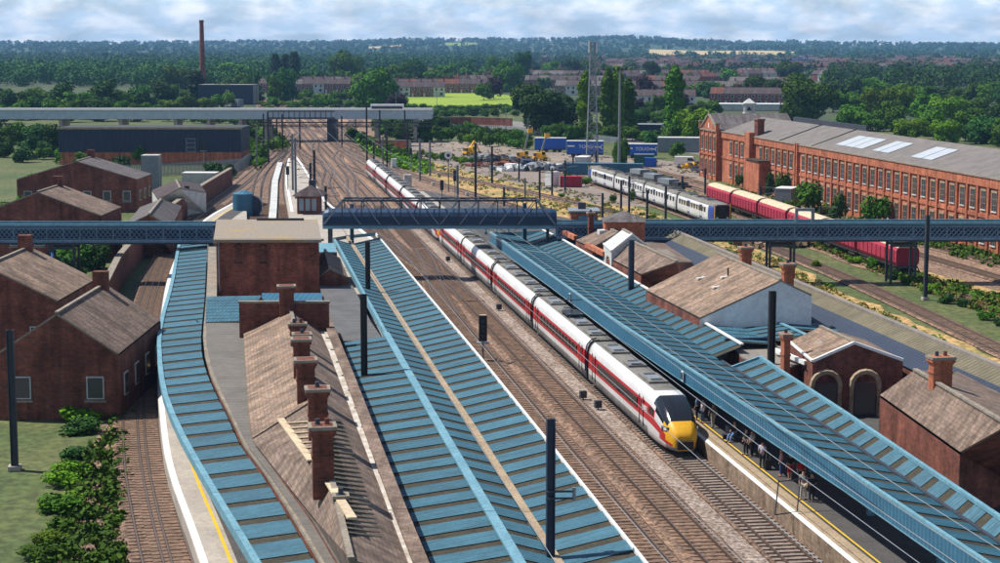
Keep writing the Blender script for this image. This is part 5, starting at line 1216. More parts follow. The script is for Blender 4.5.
# overhead wires along the running lines
def wire(label, l0, s0, s1, z, name='overhead_wire'):
    m = MB(); m.tube([TL(s0, l0, z)] + [TL(s0 + (s1 - s0) * t / 8, l0, z - .25 * sin(pi * ((t / 8 * (s1 - s0) / 55) % 1))) for t in range(1, 8)] + [TL(s1, l0, z)], .022 if s1 < 340 else .028, 'steel_grey', 4)
    return tag(m.build(name), label, 'wire', 'overhead wires along the running lines')
wire('contact wire above the express train line, the lower of its two', L1, 58, 330, 5.0); wire('upper carrying wire above the express train line', L1 + .05, 58, 330, 6.1)
wire('contact wire beside the blue side board, the lower of its two', L1 + 2.2, 58, 260, 5.4); wire('upper carrying wire beside the blue side board', L1 + 2.9, 58, 260, 6.0)
for k_, (dl, z_) in enumerate(((-3.5, 5.3), (-8.5, 5.6))): wire(['thin wire crossing low over the central canopy, right one', 'thin wire crossing low over the central canopy, left one'][k_], L4 + dl, 58, 330, z_)
wire('contact wire over the middle running line', L3, 58, 330, 5.0); wire('contact wire over the running line nearest the central canopy', L4, 58, 330, 5.0)
for k_, (l_, a_, b_) in enumerate(((L0, 300, 640), (L5, 262, 640), (L4, 330, 640), (L3, 330, 640), (L1, 330, 640))): wire('thin contact wire over the far throat, %s of five' % ordl(sorted((L0, L5, L4, L3, L1)).index(l_), 5).replace('the ', ''), l_, a_, b_, 5.1)
def portal(s, la, lb, h, label):
    rt = root('overhead_gantry', TL(s, (la + lb) / 2, 0), label, 'gantry', 'steel gantries over the far throat')
    for l in (la, lb): m = MB(); m.box(TL(s, l, h / 2), (.3, .3, h), 'steel_dark', ANG); m.build('leg', rt)
    m = MB(); m.bar(TL(s, la, h), TL(s, lb, h), .12, .12, 'steel_dark'); m.bar(TL(s, la, h - .8), TL(s, lb, h - .8), .12, .12, 'steel_dark'); n = int((lb - la) / 1.6)
    for i in range(n): a, b = la + (lb - la) * i / n, la + (lb - la) * (i + 1) / n; m.bar(TL(s, a, h - (.8 if i % 2 else 0)), TL(s, b, h - (0 if i % 2 else .8)), .07, .07, 'steel_dark')
    m.build('beam', rt); m = MB()
    for l in (L0, L1, L3, L4, L5):
        if la < l < lb: m.box(TL(s, l, h - 1.3), (.08, .08, 1.0), 'steel_grey'); m.bar(TL(s, l - .9, h - 1.8), TL(s, l, h - 1.5), .06, .06, 'steel_grey')
    pass
    m.build('dropper', rt) if False else None
portal(585, L5 - 8, L0 + 8, 7.4, 'steel gantry spanning all throat tracks, farthest one beyond the road bridge'); portal(455, L5 - 7, L0 + 6.5, 7.2, 'steel gantry spanning all throat tracks just this side of the road bridge')
# colour light signal
def signal(px, py, ty, label, hh=2.0, w_=.75, name='colour_light_signal', ground=0.0, gant=None, grp=None):
    b = P(px, py, ground); top = D(px, ty, b.y).z; rt = root(name, b, label, 'signal', grp, world=False)
    h = top - ground; m = MB(); m.tube([(0, 0, 0), (0, 0, h - hh + .1)], .09, 'steel_grey', 8); m.build('post', rt)
    m = MB(); m.box((0, 0, h - hh / 2), (w_, .16, hh), 'black'); m.box((0, .12, h - hh / 2), (w_ * .7, .3, hh * .9), 'steel_dark'); m.build('head', rt)
    for k in range(4):
        m = MB(); z = h - hh * (.2 + k * .2); m.tube([(0, -.08, z), (0, -.2, z)], w_ * .17, 'steel_dark', 8); m.build('lamp_hood', rt)
    if gant:
        m = MB(); m.box((0, .1, h - hh - .12), (w_ + .4, .7, .08), 'steel_grey'); m.build('footplate', rt)
    return rt
rt = signal(483, 362, 316, 'tall black signal head on a post beside the canopy edge and running lines', 2.25, .72, gant=1); m = MB(); m.box((0, 0, D(483, 315.5, P(483, 362).y).z + .02), (.55, .3, .08), 'cream'); m.build('cap', rt)
signal(442, 203, 180, 'black signal head beside the express train near the covered bridge', 1.8, .6); signal(455, 198, 170, 'dark signal head behind the thick grey mast', 2.0, .6)
signal(204, 170, 140.5, 'black signal head with white lower light before the navy warehouse', 2.2, 1.0, gant=1)
signal(187.5, 218, 186, 'black signal head beside the dark retaining wall', 1.8, .8); signal(288, 196, 166, 'dark signal head on a red post on the island platform', 1.6, .6); signal(411, 172, 148, 'black signal head in the sunny verge', 1.4, .5)
rt = root('round_sign', P(448.5, 192, 0), 'round white disc sign on a slim post in dry grass', 'sign'); b = P(448.5, 192); tz = D(448.5, 155, b.y).z
m = MB(); m.tube([b, (b.x, b.y, tz)], .09, 'steel_dark', 6); m.build('post', rt); m = MB(); m.tube([(b.x, b.y - .12, tz), (b.x, b.y - .02, tz)], .75, 'white', 16); m.build('disc', rt)
m = MB(); m.tube([(b.x, b.y - .16, tz - .05), (b.x, b.y - .11, tz - .05)], .33, 'steel_dark', 12); m.build('disc_centre', rt)
# lattice tower and tall lamp mast
def lattice_tower(px, py, ty, label):
    b = P(px, py); top = D(px, ty, b.y).z; rt = root('lattice_tower', b, label, 'tower'); N_ = 16
    def hw(z): return 1.35 - (1.35 - .5) * min(1, z / top)
    cs_ = [(-1, -1), (1, -1), (1, 1), (-1, 1)]
    for sx_, sy_ in cs_:
        m = MB(); m.bar((b.x + sx_ * hw(0), b.y + sy_ * hw(0), 0), (b.x + sx_ * hw(top), b.y + sy_ * hw(top), top), .16, .16, 'steel_grey'); m.build('leg', rt)
    m = MB()
    for k in range(N_):
        z0, z1 = top * k / N_, top * (k + 1) / N_
        for a, c in zip(cs_, cs_[1:] + cs_[:1]):
            p0 = (b.x + a[0] * hw(z0), b.y + a[1] * hw(z0), z0); p1 = (b.x + c[0] * hw(z1), b.y + c[1] * hw(z1), z1); p2 = (b.x + c[0] * hw(z0), b.y + c[1] * hw(z0), z0); p3 = (b.x + a[0] * hw(z1), b.y + a[1] * hw(z1), z1)
            m.bar(p0, p1, .09, .09, 'steel_grey'); m.bar(p2, p3, .09, .09, 'steel_grey'); m.bar(p3, p1, .08, .08, 'steel_grey')
    m.build('bracing', rt); m = MB(); m.box((b.x, b.y, top + .1), (1.7, 1.7, .2), 'steel_grey')
    m.tube([(b.x - .8, b.y - .7, top - 2.2), (b.x - .8, b.y - .7, top + .6)], .22, 'dirtywhite', 8); m.tube([(b.x + .8, b.y - .7, top - 2.4), (b.x + .8, b.y - .7, top + .2)], .2, 'dirtywhite', 8); m.build('antenna', rt)
lattice_tower(592, 164, 43, 'tall tapering grey lattice steel tower in front of the poplars')
b = P(619, 174); tz = D(619, 70, b.y).z; rt = root('floodlight_mast', b, 'tall slim pale floodlight mast right of the lattice tower', 'mast'); m = MB(); m.tube([b, (b.x, b.y, tz)], .34, 'steel_grey', 8, .17); m.build('pole', rt)
m = MB(); m.bar((b.x - 1.5, b.y, tz), (b.x + 1.5, b.y, tz), .15, .15, 'steel_dark')
for dx in (-1.3, -.45, .45, 1.3): m.box((b.x + dx, b.y - .2, tz + .25), (.5, .4, .45), 'steel_dark')
m.build('floodlight', rt)
def lamp(px, py, ty, label, grp='street lamps'):
    b = P(px, py); tz = D(px, ty, b.y).z; rt = root('street_lamp', b, label, 'street lamp', grp); m = MB(); m.tube([b, (b.x, b.y, tz)], .13, 'steel_grey', 6, .07); m.build('pole', rt)
    m = MB(); m.box((b.x, b.y - .5, tz + .05), (.5, 1.4, .18), 'steel_grey'); m.build('lantern', rt)
for px, py, ty, lab in ((437, 116, 92, 'street lamp before the mown green field'), (254, 108, 67, 'tall street lamp before the far terraced houses'), (227, 118, 90, 'street lamp with round head left of the dark far building'), (180, 110, 84, 'street lamp among the trees at far left'), (506, 132, 108, 'street lamp beside the pale lane'), (396, 115, 93, 'street lamp beside the purple bush'), (528, 140, 119, 'street lamp beside the green hedge near the large tree'), (563, 138, 122, 'short street lamp in front of the dark large tree'), (223.5, 164, 152, 'short white lamp before the red warehouse base')): lamp(px, py, ty, lab)
# ---------------------------------------------------------------- factory chimney
b = P(203, 90); tz = D(203, 20, b.y).z; rt = root('factory_chimney', b, 'very tall slim red brick factory chimney on the left horizon', 'chimney'); m = MB(); m.tube([b, (b.x, b.y, tz)], 1.9, 'chimney_stack', 16, 1.25); m.build('shaft', rt)
m = MB(); m.tube([(b.x, b.y, tz - 1.6), (b.x, b.y, tz + .1)], 1.45, 'brick_dark', 16); m.tube([(b.x, b.y, tz - 5), (b.x, b.y, tz - 4.7)], 1.45, 'brick_dark', 16); m.build('crown', rt)
# ---------------------------------------------------------------- yard things
def world_box_thing(name, cat, label, px, py, Lx, Ly, Hh, mat, rz=0, extras=None, group=None, z=0):
    b = P(px, py, z); rt = root(name, b, label, cat, group, world=False, rz=rz); m = MB(); m.box((0, 0, Hh / 2 + .15), (Lx, Ly, Hh), mat)
    for k in np.arange(-Lx / 2 + .3, Lx / 2, .6): m.box((k, -Ly / 2 - .03, Hh / 2 + .15), (.12, .06, Hh - .3), mat); m.box((k, Ly / 2 + .03, Hh / 2 + .15), (.12, .06, Hh - .3), mat)
    m.build('body', rt); m = MB(); m.box((0, 0, Hh + .2), (Lx + .1, Ly + .1, .12), extras or mat); m.build('roof', rt)
    m = MB(); m.box((Lx / 2 + .03, 0, Hh / 2 + .15), (.06, Ly * .9, Hh * .9), 'steel_grey' if mat != 'trailerblue' else mat); m.box((Lx / 2 + .08, 0, Hh / 2), (.06, .08, Hh * .85), 'steel_dark'); m.build('door', rt)
    return rt
def trailer(px0, px1, pyb, pyt, label, txt=None, rz=-.12, bogies=True):
    c = P((px0 + px1) / 2, pyb); L_ = (px1 - px0) / F * c.y; Hh = (pyb - pyt) / F * c.y - .9
    rt = root('curtain_trailer', c, label, 'trailer', 'blue trailers lined up behind the goods yard', world=False, rz=rz)
    m = MB(); m.box((0, 0, .9 + Hh / 2), (L_, 2.5, Hh), 'trailerblue')
    m.build('body', rt); m = MB(); m.box((0, 0, .9 + Hh + .06), (L_ + .1, 2.6, .14), 'white'); m.build('roof', rt)
    m = MB(); m.box((0, 0, .75), (L_, 2.4, .22), 'steel_dark')
    m.build('chassis', rt)
    for x in (-L_ / 2 + 1.6, -L_ / 2 + 2.9, L_ / 2 - 2.9, L_ / 2 - 1.6):
        m = MB()
        for y in (-1.1, 1.1): m.tube([(x, y - .15, .5), (x, y + .15, .5)], .5, 'black', 10)
        m.build('wheel', rt)
    m = MB()
    if txt:
        text_mesh(txt, None, 1.15, (.6, -1.29, .9 + Hh * .56), (pi / 2, 0, 0), 'white', rt)
        m.box((L_ * .36, -1.28, .9 + Hh * .55), (L_ * .16, .04, .28), 'white'); m.bar((L_ * .44, -1.29, .9 + Hh * .56), (L_ * .48, -1.29, .9 + Hh * .76), .05, .2, 'white'); m.bar((L_ * .44, -1.29, .9 + Hh * .54), (L_ * .48, -1.29, .9 + Hh * .36), .05, .2, 'white')
        m.box((-L_ * .38, -1.28, .9 + Hh * .62), (L_ * .2, .04, .34), 'white'); m.build('stripe', rt)
    else:
        for k in np.linspace(-L_ / 2 + 1, L_ / 2 - 1, 8): m.box((k, -1.28, .9 + Hh / 2), (.1, .06, Hh - .2), 'trailerblue')
        m.build('side_rib', rt)
trailer(535, 566, 152, 138, 'plain royal blue trailer with white roof behind the yellow cranes')
trailer(567, 603, 157, 141, 'blue trailer with white lettering behind the lattice tower', 'TOUGH')
trailer(626, 657, 158, 144, 'blue trailer with white lettering right of the floodlight mast', 'TOUGH')
world_box_thing('storage_container', 'container', 'tall pale grey container behind the commuter train tail', 583, 171.5, 4.6, 2.6, 3.1, 'dirtywhite', 1.3, 'white')
world_box_thing('storage_container', 'container', 'long low slate blue container behind the commuter train', 603, 175, 17, 2.6, 2.3, 'fascia', -.16)
world_box_thing('storage_container', 'container', 'dark green container in the goods yard with grey top', 644, 166, 4.5, 2.4, 2.5, 'green_box', -.1, 'steel_grey')
world_box_thing('storage_container', 'container', 'small bright blue skip box beside the green container', 650.5, 167, 2.6, 2.2, 1.9, 'trailerblue', -.1)
world_box_thing('storage_container', 'container', 'pale grey roofed cabin in front of the works bushes', 786, 203.5, 4.6, 3.0, 2.6, 'steel_grey', 1.15, 'white')
world_box_thing('equipment_cabinet', 'cabinet', 'white double cabinet in the dry grass', 552, 186, 2.2, 1.8, 2.6, 'white', .9)
world_box_thing('equipment_cabinet', 'cabinet', 'dark red brown container hut in the weeds by the commuter train', 571, 187, 4.2, 2.2, 1.9, 'maroon', -.1)
world_box_thing('equipment_cabinet', 'cabinet', 'pale grey cabinet beside the express train tail', 407.5, 186.5, 1.4, 1.2, 2.1, 'dirtywhite', .2); world_box_thing('equipment_cabinet', 'cabinet', 'white cabinet beside the far throat track', 394, 168, 1.1, 1.0, 1.9, 'white', .2)
world_box_thing('storage_container', 'container', 'white roofed pale cabin inside the palisade fence', 201, 189, 6.5, 3.4, 3.0, 'dirtywhite', -.05, 'white')
world_box_thing('storage_container', 'container', 'pale blue tank like cabin at the left edge beyond the fence', 152, 190, 3.2, 3.2, 6.5, 'steel_grey', 0, 'dirtywhite')
world_box_thing('low_shed', 'shed', 'long pale blue shed beyond the trailers right of the round bush', 689, 152, 16, 5, 3.6, 'steel_grey', -.15, 'dirtywhite'); world_box_thing('low_shed', 'shed', 'small brown roofed hut in the throat bushes', 393, 151, 9, 5, 2.6, 'brick_red', -.1, 'roof_house')
world_box_thing('low_shed', 'shed', 'dark blue industrial shed behind the poplars', 638, 136, 15, 8, 3.5, 'navy', -.2, 'steel_grey')
world_box_thing('low_shed', 'shed', 'dark flat roofed building among trees below the factory chimney', 229, 104, 26, 14, 9, 'navy', -.05, 'felt'); world_box_thing('low_shed', 'shed', 'flat white industrial shed behind the works roof', 744, 110, 38, 12, 2.6, 'dirtywhite', -.15, 'white')
world_box_thing('low_shed', 'shed', 'distant bright blue roofed shed on the right plain', 776, 66, 90, 40, 9, 'trailerblue', -.05, 'trailerblue')
# yellow cranes
def crane(px, py, label, up, rz=0):
    rt = root('road_rail_crane', P(px, py), label, 'crane', 'yellow road rail machines in the yard', world=False, rz=rz); rt.scale = (.78, .78, .78)
    m = MB(); m.box((0, 0, 1.05), (4.4, 2.3, .6), 'orange'); m.build('chassis', rt)
    for x in (-1.5, 1.5):
        for y in (-1.1, 1.1): m = MB(); m.tube([(x, y - .2, .6), (x, y + .2, .6)], .6, 'black', 12); m.tube([(x, y - .22, .6), (x, y + .22, .6)], .25, 'yellow', 8); m.build('wheel', rt)
    m = MB(); m.box((-.6, .3, 2.0), (2.4, 1.6, 1.2), 'orange'); m.box((-1.6, .3, 2.0), (.5, 2.0, .9), 'steel_dark'); m.build('engine_cover', rt)
    m = MB(); m.box((.9, -.6, 2.2), (1.3, 1.0, 1.6), 'yellow'); m.box((.9, -1.12, 2.4), (1.0, .05, .9), 'glass'); m.box((1.56, -.6, 2.4), (.05, .8, .9), 'glass'); m.build('cab', rt)
    m = MB(); m.bar((.3, .5, 2.4), (2.0, .5, 2.4 + up), .45, .5, 'steel_grey' if up > 3 else 'orange')
    if up <= 3: m.bar((2.0, .5, 2.4 + up), (4.0, .5, 1.2), .35, .4, 'orange'); m.box((4.1, .5, .9), (.9, .8, .7), 'steel_dark')
    m.build('boom', rt)
    if up > 3: m = MB(); m.box((2.3, .5, 2.6 + up), (1.5, 1.3, 1.3), 'orange'); m.box((2.3, .5, 2.9 + up), (1.3, 1.1, .8), 'steel_dark'); m.build('basket', rt)
crane(523, 160.5, 'yellow lift platform machine with raised basket, left of two', 6.6, .15); crane(540, 161, 'yellow lift platform machine with raised basket, right of two by the trailers', 5.2, .15); crane(470, 155.5, 'bulky yellow excavator beside the green hedge', 2.2, .6)
for b_, sc_ in (): pass
# van and cars
def van(px, py, label, mat, rz, L_=5.6, Hh=2.3, W=2.0, cat='van', name='parked_van'):
    rt = root(name, P(px, py), label, cat, None, world=False, rz=rz)
    pr = [(-L_ / 2, .4), (-L_ / 2, Hh - .15), (-L_ / 2 + .15, Hh), (L_ * .17, Hh), (L_ * .26, Hh - .12), (L_ * .37, 1.35), (L_ * .49, 1.1), (L_ / 2, .75), (L_ / 2, .4)] if Hh > 1.8 else [(-L_ / 2, .35), (-L_ / 2, .9), (-L_ * .36, .98), (-L_ * .24, Hh), (L_ * .1, Hh), (L_ * .24, .95), (L_ * .46, .85), (L_ / 2, .6), (L_ / 2, .35)]
    n = len(pr); m = MB(); vs = [(x, y, z) for y in (-W / 2, W / 2) for x, z in pr]; m.add(vs, [(i, (i + 1) % n, n + (i + 1) % n, n + i) for i in range(n)] + [tuple(reversed(range(n))), tuple(range(n, 2 * n))], mat); m.build('body', rt)
    for s in (-1, 1):
        m = MB()
        q = [(L_ * .02, 1.35), (L_ * .02, Hh - .3), (L_ * .2, Hh - .3), (L_ * .33, 1.35)] if Hh > 1.8 else [(-L_ * .3, .95), (-L_ * .22, Hh - .1), (L_ * .09, Hh - .1), (L_ * .2, .95)]
        m.add([(x, s * (W / 2 + .012), z) for x, z in q], [(0, 1, 2, 3) if s < 0 else (3, 2, 1, 0)], 'glass'); m.build('side_window', rt)
        for x in (-L_ * .3, L_ * .32): m = MB(); m.tube([(x, s * (W / 2 - .12), .35), (x, s * (W / 2 + .03), .35)], .35, 'black', 12); m.tube([(x, s * (W / 2), .35), (x, s * (W / 2 + .045), .35)], .19, 'steel_grey', 8); m.build('wheel', rt)
    m = MB()
    q = [(L_ * .262, Hh - .13), (L_ * .368, 1.36)] if Hh > 1.8 else [(L_ * .105, Hh - .02), (L_ * .235, .96)]
    dn = Vector((.6, 0, .45)).normalized() * .015
    m.add([(q[0][0] + dn.x, -W * .43, q[0][1] + dn.z), (q[1][0] + dn.x, -W * .43, q[1][1] + dn.z), (q[1][0] + dn.x, W * .43, q[1][1] + dn.z), (q[0][0] + dn.x, W * .43, q[0][1] + dn.z)], [(0, 1, 2, 3)], 'glass'); m.build('windscreen', rt)
    for s in (-1, 1): m = MB(); m.box((L_ / 2 - .02, s * W * .38, .72), (.12, .3, .16), 'dirtywhite'); m.build('headlight', rt)
van(687, 166.5, 'white panel van parked before the works wing', 'white', -.12); van(698, 172.5, 'dark car nosing out beside the works wing', 'steel_dark', -1.3, 4.3, 1.45, 1.8, 'car', 'parked_car')
for k, (px, py) in enumerate(((30, 300), (55, 262), (70, 245))): van(px, py, ['grey car on the far left street, nearest of three', 'blue car on the far left street, middle of three', 'white car on the far left street, farthest of three'][k], ['steel_grey', 'trailerblue', 'white'][k], 1.9, 4.4, 1.45, 1.8, 'car', 'parked_car')
# far commuter unit on the bridge approach and orange nosed train left
rt = root('bus', P(400, 111.5), 'white bus with dark windows crossing the end of the road bridge', 'bus'); c = D(388, 111, 508); m = MB(); m.box((c.x, 505, zt5 + .2), (9.5, 2.6, 2.6), 'white'); m.build('body', rt)
m = MB(); m.box((c.x, 503.65, zt5 + .5), (8.8, .1, .9), 'glass'); m.build('window_row', rt); rt.location = (c.x, 505, zt5 - .7)
for ch in rt.children: ch.data.transform(Matrix.Translation(Vector(P(400, 111.5)) - Vector(rt.location)))
b = P(226, 107); rt = root('orange_locomotive', b, 'orange and dark locomotive front poking from trees beyond the road bridge', 'locomotive', world=False, rz=2.25)
m = MB(); m.box((-6, 0, 2.1), (14, 2.8, 3.2), 'steel_grey'); m.build('body', rt); m = MB(); m.box((1.4, 0, 1.8), (1.0, 2.8, 2.6), 'orange'); m.box((1.95, 0, 2.5), (.1, 2.2, .9), 'glass'); m.build('cab', rt); m = MB(); m.box((-5, 0, .5), (12, 2.2, .6), 'underframe'); m.build('underframe', rt)
# rubble and tarpaulin heaps
def heap(px, py, L_, W, Hh, mat, label, rz=0, seed=0, name='rubble_heap', cat='heap', n=60, bs=.5):
    r = random.Random(seed); rt_ = P(px, py); m = MB()
    for k in range(n):
        u, v_ = r.gauss(0, .3), r.gauss(0, .3); 
        if abs(u) > .5 or abs(v_) > .5: continue
        z = Hh * (1 - (abs(u) + abs(v_))) * r.uniform(.3, 1); s = bs * r.uniform(.5, 1.4)
        x, y = u * L_, v_ * W; X_ = x * cos(rz) - y * sin(rz); Y_ = x * sin(rz) + y * cos(rz)
        m.box((rt_.x + X_, rt_.y + Y_, max(s * .25, z)), (s * r.uniform(.6, 1.8), s * r.uniform(.6, 1.5), s * .7), mat[k % len(mat)], M=Matrix.Rotation(r.uniform(0, 3), 4, 'Z') @ Matrix.Rotation(r.uniform(-.5, .5), 4, 'X'))
    tag(m.build(name), label, cat, None, 'stuff')
heap(503, 166.5, 16, 5, 1.1, ['brick_red', 'brick_dark', 'bed'], 'heap of broken red brick in the goods yard', -.1, 1, n=120, bs=.8); heap(495, 162, 15, 4, 2.0, ['steel_dark', 'bed', 'steel_grey'], 'dark grey scrap heap behind the brick rubble', -.1, 2, n=120, bs=1.0)
heap(541, 171, 22, 3, 1.8, ['dirtywhite', 'steel_grey', 'white', 'navy'], 'row of pale bulk bags and wrapped bundles', -.12, 3, n=160, bs=1.1, name='bulk_bags'); heap(527, 170, 4, 3, 2.2, ['trailerblue', 'navy'], 'small blue tarpaulin heap left of the pale bundles', 0, 4, n=40, bs=1.2, name='tarpaulin_heap')
heap(695, 168, 7, 4, 1.6, ['orange', 'tan', 'steel_dark'], 'orange and brown scrap pile beside the works wing', 0, 5, n=60, bs=.8); heap(775, 245, 12, 8, 1.8, ['bed', 'rail', 'tan'], 'rusty scrap heap of old sleepers under the lattice footbridge', 0, 6, n=160, bs=.9)
# platform shelter, tank, fences, retaining walls at left
c = P(308, 214, PZ); rt = root('platform_shelter', c, 'small hipped roof shelter with blue glazed front on the island platform', 'shelter'); m = MB(); m.box(c + Vector((0, 2.4, 1.4)), (3.4, 5, 2.8), 'brick_dark'); m.build('wall', rt)
for i in range(3): m = MB(); m.box(c + Vector((-1.0 + i * 1.0, -.14, 1.5)), (.72, .06, 1.9), 'blueglass'); m.build('window', rt)
m = MB(); q = [c + Vector((x, y, 2.85)) for x, y in ((-2.5, -1), (2.5, -1), (2.5, 6), (-2.5, 6))]; t_ = [c + Vector((0, .9, 4.3)), c + Vector((0, 4, 4.3))]; m.add(q + t_, [(0, 1, 4), (1, 2, 5, 4), (2, 3, 5), (3, 0, 4, 5), (3, 2, 1, 0)], 'roof_house'); m.build('roof', rt)
m = MB(); m.box(c + Vector((.2, 5.5, 4.0)), (1.1, 1.1, 1.9), 'steel_dark'); m.build('roof_vent', rt)
c = P(246, 217); rt = root('water_tank', c, 'large round topped dark blue tank beside the bay tracks', 'tank'); m = MB(); m.tube([c + Vector((-.4, 0, 0)), c + Vector((-.4, 0, 3.6)), c + Vector((-.4, 0, 3.8))], 1.7, 'fascia', 20); m.tube([c + Vector((-.4, 0, 3.8)), c + Vector((-.4, 0, 4.3))], 1.7, 'fascia', 20, .5); m.build('vessel', rt)
m = MB(); m.tube([c + Vector((1.0, -.6, 1.8)), c + Vector((1.0, .6, 1.8))], 1.7, 'navy', 20); m.box(c + Vector((1.0, 0, .7)), (2.4, 1.0, 1.4), 'navy'); m.build('round_cover', rt)
def fence(name, label, pts, h, mat, cat='fence', post=2.6, pale=.35, solid=False, th=.05):
    rt = root(name, pts[0], label, cat)
    m = MB()
    for a, b in zip(pts, pts[1:]):
        if solid: m.bar(a + Vector((0, 0, h / 2)), b + Vector((0, 0, h / 2)), th, h, mat)
        else:
            n = int((b - a).length / pale)
            for k in range(n): q = lerp(a, b, (k + .5) / n); m.box(q + Vector((0, 0, h / 2)), (pale * .62, .04, h), mat, math.atan2((b - a).y, (b - a).x))
    m.build('panel' if not solid else 'wall', rt)
    if not solid:
        m = MB()
        for a, b in zip(pts, pts[1:]):
            for z in (.4, h - .4): m.bar(a + Vector((0, .05, z)), b + Vector((0, .05, z)), .05, .08, mat)
        m.build('rail', rt)
    else:
        m = MB()
        for a, b in zip(pts, pts[1:]): m.bar(a + Vector((0, 0, h + .08)), b + Vector((0, 0, h + .08)), th + .15, .16, 'stone')
        m.build('coping', rt)
fence('palisade_fence', 'pale grey palisade fence in front of the navy warehouse', pt_((100, 178), (160, 176), (225, 171.5), (243, 170), (251, 163)), 2.6, 'steel_grey')
fence('palisade_fence', 'pale palisade fence climbing beside the bushes towards the bay tracks', pt_((214, 190), (231, 178), (246, 165)), 2.2, 'steel_grey')
fence('metal_fence', 'thin grey metal fence along the pale lane', pt_((440, 129), (500, 131), (560, 137), (620, 144)), 1.9, 'steel_grey', pale=.7)
fence('retaining_wall', 'dark brick retaining wall curving beside the left tracks', [P(x, y) for x, y in ((100, 330), (120, 285), (143, 255), (160, 238), (180, 221), (205, 203), (231, 185.5))], 3.4, 'brick_dark', 'wall', solid=True, th=.6)
fence('brick_wall', 'low red brick wall along the far lane below the field', pt_((424, 127), (436, 125), (470, 124.5), (512, 126)), 2.6, 'brick_dark', 'wall', solid=True, th=.4)
gable('brick_hut', 'brick shed with pale slate roof left of the retaining wall', [P(140, 207, 4), P(125, 226, 4)], [P(182, 206, 4), P(172, 226, 4)], [P(161, 199, 6), P(149, 214, 6)], 0, 'brick_dark', 'slate_grey', cat='shed')
gable('brick_hut', 'wide low shed with brown slate roof before the palisade fence', [P(152, 190, 3.6), P(158, 199, 3.6)], [P(200, 184, 3.6), P(206, 192, 3.6)], [P(176, 180, 5.2), P(180, 188, 5.2)], 0, 'dirtywhite', 'roof_house', cat='shed')
for k, (px, py, ww_1, dd_1, hh_1) in enumerate(((40, 262, 16, 12, 6), (78, 212, 20, 12, 5.5), (-10, 370, 12, 14, 6), (60, 420, 9, 16, 5))):
    c = P(px, py); x_, y_ = ww_1 / 2, dd_1
    gable('brick_building', ['brick workshop with slate roof outside the left tracks, second nearest', 'brick workshop with slate roof outside the left tracks, farthest', 'brick workshop with slate roof at the far left edge', 'brick workshop with slate roof nearest beside the outer left track'][k], [c + Vector((-x_, y_, hh_1)), c + Vector((-x_, 0, hh_1))], [c + Vector((x_, y_, hh_1)), c + Vector((x_, 0, hh_1))], [c + Vector((0, y_, hh_1 + 3)), c + Vector((0, 0, hh_1 + 3))], 0, 'brick_dark', ['slate', 'slate_grey', 'slate_warm', 'slate'][k])
for o_ in [o for o in COL.objects if o.name.startswith('brick_building') and o.parent is None]:
    w_b = [c for c in o_.children if c.name.startswith('wall')][0]; co = [w_b.matrix_basis @ v.co + Vector(o_.location) for v in w_b.data.vertices]
    x0_, x1_ = min(c.x for c in co), max(c.x for c in co); y0_, y1_ = min(c.y for c in co), max(c.y for c in co); hz_1 = sorted(c.z for c in co)[-3]
    for x in np.linspace(x0_ + 1.8, x1_ - 1.8, max(2, int((x1_ - x0_) / 3.2))):
        m = MB(); m.box((x, y0_ - .04, hz_1 * .5), (1.3, .1, 1.7), 'dirtywhite'); m.box((x, y0_ - .1, hz_1 * .5), (1.1, .05, 1.5), 'winglass'); m.box((x, y0_ - .1, hz_1 * .5 - 1.0), (1.6, .2, .15), 'stone'); m.build('window', o_)
    for y in np.linspace(y0_ + 2, y1_ - 2, max(2, int((y1_ - y0_) / 3.4))):
        m = MB(); m.box((x1_ + .04, y, hz_1 * .5), (.1, 1.3, 1.7), 'dirtywhite'); m.box((x1_ + .1, y, hz_1 * .5), (.05, 1.1, 1.5), 'winglass'); m.build('window', o_)
    m = MB(); m.box(((x0_ + x1_) / 2, y1_ - 1.5, hz_1 + 3.3), (1.2, .8, 2.2), 'brick_dark'); m.build('chimney', o_)
gable('station_building', 'long slate roofed brick range beyond the arched building at far right', [P(880, 395, 5.0), P(960, 452, 5.0)], [P(960, 372, 5.0), P(1060, 425, 5.0)], [P(915, 370, 7.2), P(1008, 425, 7.2)], 0, 'brick_dark', 'slate')
stack('brick_chimney', 'brick chimney on the far right slate roofed range', P(940, 385, 7.0), 1.2, .8, 1.8, 2, 'chimneys of the right-hand station buildings', 'brick_red')
# ---------------------------------------------------------------- people
def skinned(name, joints, edges, radii, mat, parent, sub=1, root_i=0):
    me = bpy.data.meshes.new(name); me.from_pydata([Vector(j) for j in joints], edges, []); o = bpy.data.objects.new(name, me); COL.objects.link(o)
    md = o.modifiers.new('s', 'SKIN'); 
    if not me.skin_vertices: 
        bpy.context.view_layer.objects.active = o
    lay = me.skin_vertices[0].data
    for i, r in enumerate(radii): lay[i].radius = (r, r) if not isinstance(r, tuple) else r
    lay[root_i].use_root = True
    ss = o.modifiers.new('u', 'SUBSURF'); ss.levels = sub; ss.render_levels = sub
    dg = bpy.context.evaluated_depsgraph_get(); dg.update(); m2 = bpy.data.meshes.new_from_object(o.evaluated_get(dg)); bpy.data.objects.remove(o)
    m2.materials.clear(); m2.materials.append(MAT[mat])
    for p in m2.polygons: p.use_smooth = True; p.material_index = 0
    o = bpy.data.objects.new(name, m2); COL.objects.link(o)
    if parent: o.parent = parent
    return o
